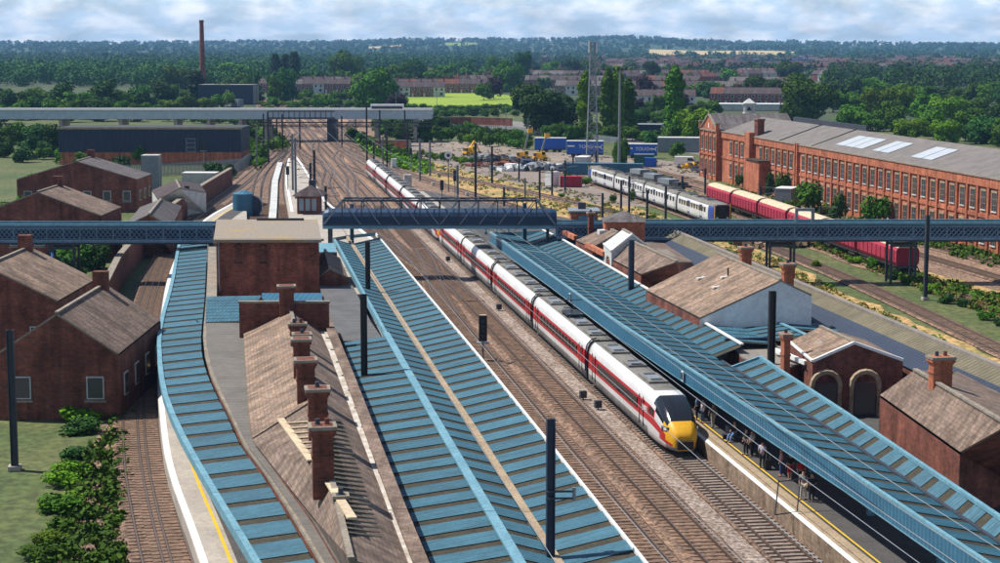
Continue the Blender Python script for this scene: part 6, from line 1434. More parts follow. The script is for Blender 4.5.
def person(loc, rz, label, top, bottom, pose='stand', hair='hair', shorts=False, bag=None, h=1.74):
    rt = root('person', loc, label, 'person', None, world=False, rz=rz); k = h / 1.74
    if pose == 'sit':
        hip = .48; J = dict(pel=(0, 0, hip), sp=(0, -.06, hip + .25), ch=(0, -.08, hip + .45), nk=(0, -.06, hip + .58), hd=(0, -.03, hip + .72), ht=(0, -.03, hip + .84))
        for s, n_ in ((-1, 'l'), (1, 'r')): J.update({n_ + 'sh': (s * .19, -.08, hip + .48), n_ + 'el': (s * .25, .02, hip + .22), n_ + 'wr': (s * .15, .25, hip + .16), n_ + 'hn': (s * .13, .33, hip + .15), n_ + 'hp': (s * .10, .03, hip - .02), n_ + 'kn': (s * .12, .45, hip), n_ + 'an': (s * .12, .62, .08), n_ + 'to': (s * .13, .80, .05)})
    else:
        st = .13 if pose == 'walk' else .02
        J = dict(pel=(0, 0, .96), sp=(0, .01, 1.15), ch=(0, 0, 1.34), nk=(0, 0, 1.50), hd=(0, .02, 1.62), ht=(0, .02, 1.70))
        for s, n_ in ((-1, 'l'), (1, 'r')):
            a = s * st; J.update({n_ + 'sh': (s * .19, 0, 1.42), n_ + 'el': (s * .25, -a * .8, 1.13), n_ + 'wr': (s * .24, .10 - a, .90), n_ + 'hn': (s * .23, .13 - a, .82), n_ + 'hp': (s * .10, 0, .90), n_ + 'kn': (s * .11, a * .6 + .03, .50), n_ + 'an': (s * .11, a, .09), n_ + 'to': (s * .13, a + .16, .04)})
    if pose == 'bag' : pass
    J = {a: tuple(c * k for c in b) for a, b in J.items()}
    names = list(J); ix = {n_: i for i, n_ in enumerate(names)}
    E = [('pel', 'sp'), ('sp', 'ch'), ('ch', 'nk'), ('nk', 'hd'), ('hd', 'ht')]
    for n_ in 'lr': E += [('ch', n_ + 'sh'), (n_ + 'sh', n_ + 'el'), (n_ + 'el', n_ + 'wr'), (n_ + 'wr', n_ + 'hn'), ('pel', n_ + 'hp'), (n_ + 'hp', n_ + 'kn'), (n_ + 'kn', n_ + 'an'), (n_ + 'an', n_ + 'to')]
    rad = dict(pel=.13, sp=.12, ch=.14, nk=.055, hd=.10, ht=.07, sh=.065, el=.045, wr=.032, hn=.042, hp=.095, kn=.062, an=.042, to=.04)
    body = skinned('body', [J[n_] for n_ in names], [(ix[a], ix[b]) for a, b in E], [rad.get(n_, rad.get(n_[1:], .05)) * k for n_ in names], 'skin', rt)
    def cloth(nm, keys, ed, rr, mat):
        skinned(nm, [J[q] if isinstance(q, str) else q for q in keys], ed, [r * k for r in rr], mat, rt)
    cloth('shirt', ['pel', 'sp', 'ch', 'lsh', 'lel', 'rsh', 'rel'], [(0, 1), (1, 2), (2, 3), (3, 4), (2, 5), (5, 6)], [.145, .145, .165, .085, .06, .085, .06], top)
    kn = [tuple(c for c in J['l' + ('kn' if shorts else 'an')]), tuple(c for c in J['r' + ('kn' if shorts else 'an')])]
    if shorts: cloth('trousers', ['pel', 'lhp', 'lkn', 'rhp', 'rkn'], [(0, 1), (1, 2), (0, 3), (3, 4)], [.15, .11, .09, .11, .09], bottom)
    else: cloth('trousers', ['pel', 'lhp', 'lkn', 'lan', 'rhp', 'rkn', 'ran'], [(0, 1), (1, 2), (2, 3), (0, 4), (4, 5), (5, 6)], [.15, .11, .08, .065, .11, .08, .065], bottom)
    m = MB(); hx, hy, hz = J['hd']; bm_ = skinned('hair', [(hx, hy - .03, hz + .02), (hx, hy - .03, hz + .09)], [(0, 1)], [.112 * k, .09 * k], hair, rt)
    for s in 'lr':
        a, t = J[s + 'an'], J[s + 'to']; skinned('shoe', [(a[0], a[1] - .03, .045), (t[0], t[1] + .02, .04)], [(0, 1)], [.055, .05], 'darkcloth' if bottom != 'jeans' else 'redcloth', rt)
    if bag:
        m = MB(); m.box((0, -.2 * k, 1.25 * k), (.32, .2, .46), bag); m.build('backpack', rt)
def pp(px, py): return P(px, py, PZ)
PE = [((762, 468.5), -.5, 'person in a lilac white shirt and dark trousers standing in the sun on the platform', 'lilac', 'darkcloth', 'stand', {}),
      ((746, 455), 2.2, 'person in dark clothes standing in shade just left of the lilac shirt', 'darkcloth', 'darkcloth', 'stand', {}),
      ((781, 476.5), 1.4, 'person in a pink top, blue jeans and red shoes', 'pink', 'jeans', 'stand', {}),
      ((790, 481), .6, 'person in a dark top and red shorts with bare legs', 'darkcloth', 'redcloth', 'stand', dict(shorts=True)),
      ((800.5, 487), 3.5, 'person in a red jacket standing in the platform shade', 'redcloth', 'darkcloth', 'stand', {}),
      ((803, 499.5), 2.8, 'person in pale trousers with a backpack near the bottom right', 'greycloth', 'palecloth', 'walk', dict(bag='darkcloth')),
      ((811.5, 502), .2, 'person in a dark suit nearest the right edge of the platform', 'darkcloth', 'darkcloth', 'stand', {}),
      ((697, 420), 1.2, 'person in a pale blue top under the canopy beside the train cab', 'bluecloth', 'darkcloth', 'stand', {}),
      ((703, 423), 2.0, 'person in a white top under the canopy beside the train cab', 'whitecloth', 'jeans', 'stand', {}),
      ((713, 428), .4, 'person in a grey top and pale trousers walking under the canopy', 'greycloth', 'palecloth', 'walk', {}),
      ((752, 457), .9, 'person in a white shirt half in the shade left of the lilac shirt', 'whitecloth', 'darkcloth', 'stand', {})]
for (px, py), rz, lab, tp, bt, ps, kw in PE: person(pp(px, py), rz, lab, tp, bt, ps, **kw)
person(pp(734, 441) , 2.4, 'person in a dark top sitting on a bench with blue jeans stretched out', 'darkcloth', 'bluecloth', 'sit'); 
c = pp(734, 441); 
rt = root('platform_bench', c, 'dark metal bench under the canopy edge with a person seated', 'bench', world=False, rz=2.4)
m = MB(); m.box((0, -.05, .36), (1.8, .42, .06), 'steel_dark'); m.build('seat', rt); m = MB(); m.box((0, -.3, .68), (1.8, .05, .45), 'steel_dark'); m.build('backrest', rt)
for x in (-.8, .8): m = MB(); m.box((x, -.06, .17), (.07, .4, .34), 'steel_dark'); m.build('leg', rt)
c = pp(768, 470); m = MB(); rt = root('suitcase', c, 'black suitcase standing beside the lilac shirt person', 'suitcase'); m.box(c + Vector((0, 0, .36)), (.42, .26, .6), 'black'); m.build('case', rt); m = MB(); m.bar(c + Vector((-.12, 0, .66)), c + Vector((-.12, 0, .95)), .03, .03, 'steel_grey'); m.bar(c + Vector((.12, 0, .66)), c + Vector((.12, 0, .95)), .03, .03, 'steel_grey'); m.bar(c + Vector((-.12, 0, .95)), c + Vector((.12, 0, .95)), .04, .04, 'black'); m.build('handle', rt)
# wire rail frame at the near platform edge
rt = root('edge_railing', pp(790, 512), 'thin green grey railing frame at the near platform edge', 'railing'); m = MB()
pa, pb = pp(775, 515), pp(797, 512)
for a in (pa, pb): m.tube([a, a + Vector((.25, .5, 1.9))], .04, 'steel_dark', 5)
m.tube([pa, pb], .04, 'steel_dark', 5); m.tube([pa + Vector((.25, .5, 1.8)), pb + Vector((.25, .5, 1.8)), pb + Vector((4, 1.2, 1.8))], .035, 'steel_dark', 5); m.build('frame', rt)
# small lineside boxes
for k, (px, py, lab) in enumerate(((499, 311, 'small black lineside box between the train and the middle running line'), (583, 400, 'small dark lineside post pair beside the second coach'), (598, 410, 'small dark lineside post beside the first coach'), (448, 262, 'small lineside box in the shadow of the covered bridge'), (433, 186, 'pale lineside equipment box behind the express train'), (467, 196, 'low pale equipment case in the dry grass'), (438, 176, 'small tan cabinet beside the sunny verge'))):
    c = P(px, py); rt = root('lineside_box', c, lab, 'cabinet', 'lineside equipment'); m = MB(); mt_ = 'steel_dark' if k < 4 else 'dirtywhite' if k < 6 else 'cream'; m.box(c + Vector((0, 0, .45)), (.5, .4, .55), mt_, .3); m.build('case', rt); m = MB(); m.tube([c, c + Vector((0, 0, .3))], .06, 'steel_grey', 6); m.build('post', rt)
# ---------------------------------------------------------------- foliage
def leaf_cloud(lobes, n, size, rng_, flat=.6, inner=.25):
    """n leaf clumps (bent quads) in the shells of the lobes; returns verts, faces arrays"""
    vol = np.array([l[3] * l[4] for l in lobes]); pick = rng_.choice(len(lobes), n, p=vol / vol.sum()); Lb = np.array(lobes)[pick]
    d = rng_.normal(size=(n, 3)); d /= np.linalg.norm(d, axis=1)[:, None]
    rr = np.where(rng_.random(n) < inner, rng_.uniform(.3, .85, n), rng_.uniform(.84, 1.06, n))[:, None]
    c = Lb[:, :3] + d * rr * np.stack([Lb[:, 3], Lb[:, 3], Lb[:, 4]], 1)
    nn = d + rng_.normal(size=(n, 3)) * .55 + np.array([0, 0, .25]); nn /= np.linalg.norm(nn, axis=1)[:, None]
    a = np.cross(nn, rng_.normal(size=(n, 3))); a /= np.linalg.norm(a, axis=1)[:, None]; b = np.cross(nn, a)
    s = (size * rng_.uniform(.55, 1.35, n))[:, None]
    k1 = rng_.uniform(.6, 1.1, (n, 1)); k2 = rng_.uniform(.6, 1.1, (n, 1))
    v = np.stack([c - a * s * .5, c - b * s * .42 * k1 - nn * s * .08, c + a * s * .5, c + b * s * .42 * k2 - nn * s * .08], 1).reshape(-1, 3)
    return v
def fast_mesh(name, v, mat, quads=True):
    me = bpy.data.meshes.new(name); n = len(v) // 4
    me.vertices.add(len(v)); me.vertices.foreach_set('co', v.astype(np.float32).ravel()); me.loops.add(len(v)); me.loops.foreach_set('vertex_index', np.arange(len(v), dtype=np.int32))
    me.polygons.add(n); me.polygons.foreach_set('loop_start', np.arange(0, len(v), 4, dtype=np.int32)); me.polygons.foreach_set('loop_total', np.full(n, 4, dtype=np.int32))
    me.materials.append(MAT[mat]); me.update(calc_edges=True); return me
def lobes_round(h, w, r, low=.0, n=20):
    L_ = []; cz = h * (.5 + low / 2)
    for i in range(n):
        a = r.uniform(0, 2 * pi); z = r.uniform(.14, .86) * h; t = (z / h - .48) / .55; rad = w / 2 * math.sqrt(max(.08, 1 - t * t)) * r.uniform(.45, .75)
        s = w * r.uniform(.15, .25); L_.append((rad * cos(a), rad * sin(a), z, s, s * r.uniform(.65, .95)))
    L_.append((0, 0, h * .55, w * .33, h * .32)); return L_
def lobes_column(h, w, r, n=34):
    L_ = []
    for i in range(n):
        z = h * (.05 + .88 * i / (n - 1)); k = min(1, (1 - z / h) * 3.6 + .22) * min(1, .75 + z / h * 1.5); a = r.uniform(0, 2 * pi); rad = w / 2 * k * r.uniform(.05, .32)
        L_.append((rad * cos(a), rad * sin(a), z, w / 2 * k * r.uniform(.62, .85) + .1, h / n * r.uniform(1.6, 2.6)))
    return L_
def lobes_cone(h, w, r, n=24):
    L_ = []
    for i in range(n):
        z = h * (.1 + .87 * i / (n - 1)); k = 1.05 - z / h; a = r.uniform(0, 2 * pi); rad = w / 2 * k * .4
        L_.append((rad * cos(a), rad * sin(a), z, w / 2 * k * r.uniform(.6, .8) + .1, h / n * 1.2))
    return L_
def lobes_bush(h, w, r, n=12):
    L_ = []
    for i in range(n):
        a = r.uniform(0, 2 * pi); rad = w / 2 * r.uniform(.05, .68); s = w * r.uniform(.14, .26); L_.append((rad * cos(a), rad * sin(a), h * r.uniform(.25, .68), s, h * r.uniform(.2, .34)))
    return L_
TP = {}
def tree_proto(key, kind, h, w, n, size, mat, seed):
    r = random.Random(seed); rg = np.random.default_rng(seed)
    lb = dict(round=lobes_round, column=lobes_column, cone=lobes_cone, bush=lobes_bush)[kind](h, w, r)
    me = fast_mesh('crown', leaf_cloud(lb, n, size, rg), mat)
    m = MB(); tr = .028 * h + .05
    m.tube([(0, 0, -.3), (0, 0, h * .3), (r.uniform(-.2, .2), r.uniform(-.2, .2), h * .72)], tr, 'bark', 7, tr * .25)
    for l in r.sample(lb, min(6, len(lb))): z0 = min(l[2] * .75, h * .6); m.tube([(0, 0, z0 * .8), (l[0] * .5, l[1] * .5, (z0 + l[2]) / 2), (l[0], l[1], l[2])], tr * .4, 'bark', 5, tr * .1)
    TP[key] = (me, m.mesh('trunk'), h, w)
for i in range(4): tree_proto('g%d' % i, 'round', 14, 13 + i, 5200, 1.0, ['leaf', 'leaf_deep', 'leaf', 'leaf_bright'][i], 10 + i)
for i in range(3): tree_proto('m%d' % i, 'round', 12, 12, 1100, 1.5, ['leaf', 'leaf_deep', 'leaf'][i], 30 + i)
tree_proto('big', 'round', 17, 22, 15000, .95, 'leaf_deep', 41); tree_proto('bigb', 'round', 16, 22, 15000, .95, 'leaf', 42); tree_proto('cut', 'round', 14, 18, 10000, 1.0, 'leaf', 43)
tree_proto('pop0', 'column', 24, 6, 9500, .8, 'leaf', 51); tree_proto('pop1', 'column', 24, 6.5, 9500, .8, 'leaf_bright', 52); tree_proto('pop2', 'column', 24, 5, 4200, .85, 'leaf', 53)
tree_proto('con', 'column', 20, 8, 5200, .9, 'leaf_conifer', 54); tree_proto('pur', 'round', 12, 13, 3000, .95, 'leaf_purple', 55)
for i in range(3): tree_proto('b%d' % i, 'bush', 3.4, 5.5, 1300, .48, ['leaf', 'leaf_bright', 'leaf_deep'][i], 60 + i)
NAME = dict(g='broadleaf_tree', m='broadleaf_tree', big='broadleaf_tree', cut='broadleaf_tree', pop='poplar_tree', con='conifer_tree', pur='copper_tree', b='bush')
def plant(key, x, y, z, h, w, label, group=None, name=None, cat=None):
    cm_, tm_, h0, w0 = TP[key]
    if key in ('b0', 'b1', 'b2'): w *= 1.3; h *= 1.15
    nm = name or ('bush' if key[0] == 'b' and key[:3] != 'big' else 'poplar_tree' if key[:3] == 'pop' else 'conifer_tree' if key == 'con' else 'copper_tree' if key == 'pur' else 'broadleaf_tree')
    rt = root(nm, (x, y, z), label, cat or ('bush' if nm == 'bush' else 'tree'), group, world=False, rz=random.uniform(0, 6.28)); rt.scale = (w / w0, w / w0, h / h0)
    for q, n_ in ((cm_, 'crown'), (tm_, 'trunk' if nm != 'bush' else 'stem')):
        o = bpy.data.objects.new(n_, q); COL.objects.link(o); o.parent = rt
    return rt
def plant_px(key, px, pyb, pyt, wpx, label, group=None):
    b = P(px, pyb); h = (pyb - pyt) / F * b.y * 1.02; plant(key, b.x, b.y, 0, h, wpx / F * b.y, label, group)
SP = [('big', 543, 134, 85, 66, 'huge dark rounded tree in front of the terraces beside the lattice tower'), ('pop1', 584.5, 136, 73, 16, 'slim yellow green poplar left of the lattice tower'),
      ('pop0', 608, 140, 68, 17, 'tall bright poplar between lattice tower and floodlight mast'), ('pop1', 617, 140, 68, 17, 'tall poplar just behind the floodlight mast'), ('pop0', 628, 138, 78, 17, 'dark poplar just right of the floodlight mast'),
      ('pop0', 674, 143, 65, 21, 'lone tall poplar between the masts and the red works'), ('g3', 697, 147, 108, 42, 'bright green tree against the left end of the red works'), ('g0', 671, 146, 124, 26, 'rounded green tree behind the trailers left of the works'),
      ('bigb', 808, 122, 81, 60, 'largest bright green tree behind the red works roof at right'), ('big', 765, 104, 76, 40, 'broad dark tree left of the largest bright tree'), ('g0', 833, 112, 88, 30, 'green tree at the right edge beyond the works'),
      ('cut', 372, 109, 72, 44, 'broad dark rounded tree left of the green field'), ('g1', 388, 97, 80, 24, 'dark tree beside the field and the first red terrace'), ('pur', 397, 110.5, 94.5, 24, 'rounded grey purple bush like tree at the field corner'),
      ('g1', 288, 103, 70, 24, 'dark tree in front of the left terraces, right one'), ('g0', 274, 104, 74, 18, 'green tree in front of the left terraces, left one'), ('con', 276, 86, 53, 12, 'dark conifer, leftmost of three above the left terraces'), ('con', 285.5, 86, 53.5, 12, 'dark conifer, middle of three above the left terraces'), ('con', 295, 87, 51, 14, 'dark conifer, rightmost and tallest of three above the left terraces'),
      ('cut', 345, 84, 54, 36, 'large rounded green tree above the middle of the left terraces'), ('g1', 253, 100, 72, 16, 'dark tree right of the dark flat roofed building'), ('con', 196, 103, 70, 20, 'dark broad conifer below the factory chimney'),
      ('g0', 222, 104, 82, 22, 'bright bushy tree in front of the dark flat roofed building'), ('g1', 165, 106, 82, 30, 'dark tree at the left edge behind the road bridge'), ('g2', 176, 92, 66, 34, 'broad dark tree at far left beyond the road bridge'), ('g0', 236, 84, 62, 42, 'long green tree clump right of the factory chimney'), ('g1', 212, 84, 66, 20, 'green tree close to the right of the factory chimney'),
      ('g0', 484, 100, 82, 20, 'rounded bush like tree behind the right end of the field'), ('pur', 494, 99, 78, 20, 'dark purple tree behind the field end'), ('cut', 510, 92, 64, 30, 'bright rounded tree before the middle terraces'), ('g1', 522, 82, 53, 20, 'tall dark tree rising behind the middle terraces'), ('g0', 495, 84, 70, 22, 'green tree between the two terrace groups'),
      ('pur', 645, 101, 76, 26, 'deep purple tree right of the poplars, left of two'), ('pur', 661, 104, 88, 18, 'deep purple tree left of the lone poplar'), ('pur', 735, 102, 86, 26, 'deep purple tree behind the bell turret'), ('g1', 712, 98, 82, 22, 'dark green tree left of the purple one behind the works'), ('g0', 682, 100, 86, 20, 'green tree just right of the lone poplar'),
      ('g1', 652, 82, 62, 18, 'dark tree far above the poplars right side'), ('g0', 716, 76, 66, 20, 'rounded tree in the right terraces'), ('cut', 790, 80, 62, 26, 'green tree rising in the far right terraces'), ('g2', 402, 87, 62, 26, 'dark tree above the red terraces, left'), ('g1', 420, 86, 60, 22, 'dark tree above the red terraces, middle'), ('g0', 437, 88, 67, 30, 'green tree above the red terraces, right'), ('g1', 463, 79, 62, 18, 'rounded dark tree behind the white gabled houses'), ('g2', 493, 78, 57, 22, 'dark tree behind the houses right of the field'), ('g0', 551, 78, 60, 22, 'green tree above the huge dark tree'), ('g1', 572, 76, 60, 18, 'dark tree left of the lattice tower top'), ('g0', 588, 76, 58, 18, 'green tree behind the lattice tower top'),
      ('g1', 424, 142, 121, 20, 'rounded blue green tree beside the pale lane and green hedge'), ('b2', 651, 145, 132, 18, 'round dark bush behind the right hand trailer'), ('cut', 621, 166, 140, 17, 'green bushy tree at the foot of the floodlight mast'), ('g1', 404, 146, 125, 22, 'dark bushy tree by the lane bend'), ('g2', 385, 128, 111, 30, 'green tree under the right end of the road bridge'), ('g1', 405, 124, 110, 28, 'dark green tree right of the road bridge end'), ('g2', 352, 138, 127, 14, 'small green tree below the road bridge right of the dark pier'),
      ('g0', 677, 157, 141, 17, 'rounded bright bush tree right of the trailers')]
for a in SP: plant_px(*a)
BU = [('b0', 812, 213, 186, 30, 'large green bush against the red works wall'), ('b2', 838, 220, 196, 18, 'dark bush at the right edge by the works wall'), ('b0', 781, 200, 176, 16, 'tall weedy bush against the works wall left of the cabin'), ('b2', 770, 197, 175, 11, 'narrow ivy bush beside the works annexe'), ('b1', 824, 216, 204, 12, 'small bright bush in front of the large works bush'), ('b1', 796, 210, 200, 11, 'small bright bush beside the grey roofed cabin'),
      ('b0', 872, 228, 200, 30, 'green bush beyond the right edge against the works wall'), ('b0', 738, 187, 176, 9, 'ivy bush on the works wall near the wing'), ('b1', 753, 246, 236, 10, 'small green bush below the lattice footbridge'), ('b1', 816, 268, 260, 10, 'pale green weed clump at the foot of the sidings'),
      ('b1', 272, 152, 138, 16, 'yellow green bush in the left fork of the throat'), ('b0', 262, 160, 148, 14, 'green bush beside the left throat mast'), ('b2', 216, 176, 163, 24, 'dark bush behind the white roofed cabin'), ('b2', 229, 178, 165, 14, 'dark bush beside the climbing palisade fence'), ('b0', 246, 142, 128, 14, 'bush left of the throat below the road bridge'), ('b1', 190, 201, 193, 12, 'bright weed patch by the dark retaining wall'),
      ('b0', 243, 215, 209, 10, 'small bush at the foot of the round tank'), ('b0', 568, 184, 174, 10, 'weedy bush beside the dark red hut'), ('b1', 586, 186, 177, 10, 'bright weed bush at the tail of the commuter train'), ('b0', 614, 203, 195, 8, 'small weed bush before the commuter train'), ('b0', 633, 203, 190, 7, 'single leafy weed bush beside a thin mast'),
      ('b1', 648, 178, 170, 14, 'weed bush behind the commuter train, left of the flat wagons'), ('b1', 668, 186, 176, 14, 'weed bush behind the flat wagons'), ('b1', 629, 172, 165, 14, 'bright weed bush right of the slate blue container')]
for a in BU: plant_px(*a)
# rows of bushes: (key list, px from, px to, py from, py to, height px, width px, count, text)
def row(keys, x0, x1, y0, y1, hp, wpx, n, txt, grp, jy=1.0):
    for i in range(n):
        t = (i + .5) / n; px = x0 + (x1 - x0) * t + random.uniform(-1, 1); py = y0 + (y1 - y0) * t + random.uniform(-jy, jy); k = random.uniform(.75, 1.25)
        b = P(px, py); plant(random.choice(keys), b.x, b.y, -.1, hp * k / F * b.y, wpx * random.uniform(.85, 1.2) / F * b.y, txt % ordl(i, n), grp)
row(['b0', 'b1', 'b0'], 428, 532, 138, 151, 12, 15, 11, '%s bush of the long green hedge left of the trailers', 'hedge bushes left of the trailers', 1.5)
row(['b0', 'b2'], 432, 530, 132, 143, 8, 13, 10, '%s low dark bush along the lane behind the green hedge', 'low bushes along the lane')
row(['b1', 'b0'], 386, 476, 154, 165, 7, 9, 12, '%s bush of the sunny verge behind the express train tail', 'verge bushes behind the express train', 1.6)
row(['b1', 'b0', 'b2'], 352, 400, 140, 158, 10, 13, 8, '%s bush of the clump right of the throat tracks', 'bushes right of the throat', 2)
row(['b0', 'b1'], 158, 262, 121, 126, 8, 13, 10, '%s bush under the left part of the road bridge', 'bushes under the road bridge', 1)
row(['b0', 'b1', 'g3'], 160, 232, 110, 108, 13, 16, 8, '%s bush behind the left half of the road bridge', 'bushes behind the road bridge', 1)
row(['b0', 'b1', 'b0'], 262, 360, 107, 108, 8, 13, 12, '%s bright bush behind the middle of the road bridge', 'bright bushes behind the road bridge', 1)
row(['b0', 'g3', 'g2'], 296, 352, 100, 101, 9, 14, 6, '%s small tree in front of the left terraces', 'small trees before the left terraces', 1)
row(['b2', 'b0'], 402, 520, 110, 109.5, 5, 12, 15, '%s low hedge bush along the near side of the green field', 'field hedge bushes', .5)
row(['b2', 'b0'], 408, 500, 116, 116, 6, 11, 9, '%s dark bush between the field hedge and the brick wall', 'bushes above the brick wall', .8)
row(['b1', 'b0'], 640, 800, 178, 236, 5, 9, 16, '%s weed clump between the commuter train and the wagons', 'weed clumps between the sidings', 2)
row(['b0', 'b1'], 556, 740, 196, 246, 3.2, 7, 13, '%s small weed tuft in the dry grass before the commuter train', 'weed tufts before the commuter train', 4)
row(['g0', 'g1', 'g2'], 562, 700, 140, 146, 17, 22, 7, '%s tree of the dark belt behind the lane and trailers', 'tree belt behind the trailers', 2)
row(['g0', 'g1', 'g2', 'g3'], 840, 1010, 112, 125, 26, 32, 7, '%s tree beyond the right end of the works', 'trees beyond the works', 3)
row(['g1', 'g2', 'g0'], -10, 150, 112, 110, 26, 34, 8, '%s tree beyond the road bridge at far left', 'trees beyond the road bridge', 3)
row(['b0', 'g0', 'b2'], -5, 150, 160, 166, 14, 22, 8, '%s bush beside the far left end of the navy warehouse', 'bushes by the warehouse', 5)
row(['g0', 'g2'], 0, 95, 225, 190, 30, 34, 5, '%s tree along the far left street', 'trees along the left street', 4)
row(['b1', 'b0', 'b1'], 365, 432, 141, 170, 8, 11, 13, '%s yellow green bush edging the right side of the throat', 'verge bushes of the throat', 1.5)
row(['b0', 'g1', 'b2'], 380, 446, 138, 131, 14, 17, 7, '%s tree in front of the right end of the road bridge', 'trees before the road bridge end', 2)
row(['b1', 'b0'], 244, 262, 128, 168, 10, 13, 7, '%s bush in the strip left of the fork tracks', 'bushes left of the fork', 1)
row(['b1', 'b1', 'b0'], 269, 286, 132, 150, 7, 8, 5, '%s weed bush between the fork tracks', 'weeds between the fork tracks', 1)
row(['g0', 'g1', 'g2', 'cut'], 522, 600, 113, 108, 14, 17, 8, '%s tree of the garden belt behind the lattice tower', 'garden trees behind the lattice tower', 4)
row(['g0', 'g1', 'g2'], 628, 700, 122, 125, 14, 18, 6, '%s tree before the dark industrial shed', 'trees before the industrial shed', 3)
row(['m0', 'm1', 'm2', 'pur'], 500, 700, 86, 84, 11, 13, 13, '%s garden tree between the middle terrace rows', 'garden trees of the middle terraces', 4)
row(['m0', 'm1', 'm2', 'g3'], 590, 850, 76, 75, 8, 11, 18, '%s garden tree between the upper terrace rows', 'garden trees of the upper terraces', 4)
row(['m1', 'm2', 'g0', 'pur'], 690, 780, 96, 94, 13, 16, 8, '%s garden tree behind the works roof', 'garden trees behind the works', 3)
row(['m0', 'm1', 'm2'], 400, 520, 84, 82, 13, 16, 10, '%s tree behind the red terraces of the green field', 'trees behind the field terraces', 3)
row(['b0', 'b1', 'b2'], 262, 520, 113, 116, 7, 12, 26, '%s bush of the rough strip beyond the road bridge', 'bushes of the rough strip', 2)
row(['g0', 'g1', 'g2', 'b0'], 155, 262, 101, 99, 15, 17, 9, '%s tree of the thick belt below the factory chimney', 'tree belt below the factory chimney', 3)
row(['g1', 'g0', 'g2'], 330, 400, 98, 94, 9, 11, 6, '%s tree among the right half of the left terraces', 'trees among the left terraces', 3)
row(['b0', 'b2', 'g1'], 405, 520, 130, 137, 9, 14, 12, '%s shrub of the belt just beyond the pale lane fence', 'shrubs by the lane fence', 1.5)
row(['g0', 'g1', 'pur', 'g2'], 630, 720, 112, 116, 16, 19, 8, '%s tree of the belt between the poplars and the works', 'trees between poplars and works', 3)
row(['g0', 'g1', 'g2'], 545, 600, 140, 139, 14, 18, 5, '%s tree at the foot of the huge dark tree and lattice tower', 'trees by the lattice tower foot', 1.5)
row(['b1', 'b0', 'b2'], 88, 40, 410, 560, 16, 40, 9, '%s bush beside the outermost left track', 'bushes beside the outer left track', 8)
row(['b0', 'b2'], 20, 100, 300, 260, 26, 40, 6, '%s bush between the left workshops and the retaining wall', 'bushes beside the left workshops', 6)
row(['b1', 'b0', 'b2'], 845, 1010, 262, 330, 9, 16, 9, '%s weed bush beyond the right edge among the sidings', 'weed bushes in the right sidings', 6)
def inpoly(x, y, pl):
    c = False
    for (x1, y1), (x2, y2) in zip(pl, pl[1:] + pl[:1]):
        if (y1 > y) != (y2 > y) and x < (x2 - x1) * (y - y1) / (y2 - y1) + x1: c = not c
    return c
def weeds(name, pl, n, hmin, hmax, mat, label, seed, quads=14):
    r_ = np.random.default_rng(seed); V_ = []; xs = [p[0] for p in pl]; ys = [p[1] for p in pl]
    while len(V_) < n:
        px, py = r_.uniform(min(xs), max(xs)), r_.uniform(min(ys), max(ys))
        if not inpoly(px, py, pl): continue
        if r_.random() > .25 + .75 * (sin(px * .11 + py * .23) + sin(px * .05 - py * .31) > .1): continue
        b = P(px, py); h = r_.uniform(hmin, hmax); V_.append(leaf_cloud([(b.x, b.y, h * .4, h * r_.uniform(.6, 1.5), h * .5)], quads, h * .45 + .12, r_, inner=.5))
    o = bpy.data.objects.new(name, fast_mesh(name, np.concatenate(V_), mat)); COL.objects.link(o); tag(o, label, 'weeds', None, 'stuff')
DG = [(372, 148), (400, 152), (440, 160), (475, 166), (520, 178), (590, 194), (640, 209), (760, 252), (860, 302), (1000, 370), (1000, 420), (860, 343), (760, 285), (640, 238), (560, 214), (470, 189), (400, 164)]
weeds('weeds', DG, 2200, .15, .45, 'straw', 'straw and green weeds through the long dry grass strip', 71); weeds('weeds', DG, 500, .2, .65, 'leaf', 'darker green weeds in the long dry grass strip', 72)
VG = [(600, 174), (700, 198), (800, 242), (1000, 320), (1000, 300), (860, 254), (730, 207), (640, 178)]
weeds('weeds', VG, 900, .2, .7, 'straw', 'bright weeds between commuter train and wagons', 73); weeds('weeds', [(425, 142), (540, 153), (640, 160), (704, 167), (700, 185), (600, 182), (540, 172), (470, 157)], 350, .15, .5, 'straw', 'low weeds dotted over the goods yard', 74)
weeds('weeds', [(352, 138), (378, 148), (432, 170), (428, 176), (395, 166), (362, 150)], 500, .5, 1.8, 'leaf_bright', 'tall sunny weeds along the right of the throat', 75); weeds('weeds', [(244, 122), (262, 125), (266, 150), (258, 172), (248, 160)], 320, .6, 2.0, 'leaf', 'tall weeds left of the throat tracks', 76)
weeds('weeds', [(266, 128), (280, 130), (290, 150), (276, 152)], 160, .5, 1.6, 'leaf_bright', 'tall weeds in the left fork of the throat', 77); weeds('weeds', [(720, 186), (843, 216), (1000, 252), (1000, 270), (843, 224), (715, 188)], 600, .3, 1.0, 'leaf', 'weeds along the foot of the red works wall', 78)
weeds('weeds', [(20, 600), (108, 420), (130, 400), (120, 480), (128, 600)], 700, .2, .7, 'leaf', 'weeds at the ragged edge of the outer left ballast', 79); weeds('weeds', [(160, 208), (190, 196), (210, 186), (214, 192), (180, 214), (150, 232)], 260, .4, 1.3, 'leaf_bright', 'bright weeds behind the curved retaining wall', 80)
weeds('weeds', DG, 0, .2, .6, 'leaf', 'x', 90) if False else None
weeds('weeds', VG, 450, .3, 1.0, 'leaf', 'green weeds between commuter train and wagons', 91)
row(['g0', 'g1', 'g2', 'g3'], 845, 1030, 128, 150, 26, 32, 10, '%s tree of the field edge right of the works roof', 'trees right of the works roof', 4)
row(['g0', 'g1', 'g2', 'm1'], 835, 1030, 100, 108, 20, 26, 12, '%s tree of the upper belt right of the largest bright tree', 'upper trees right of the works', 3)
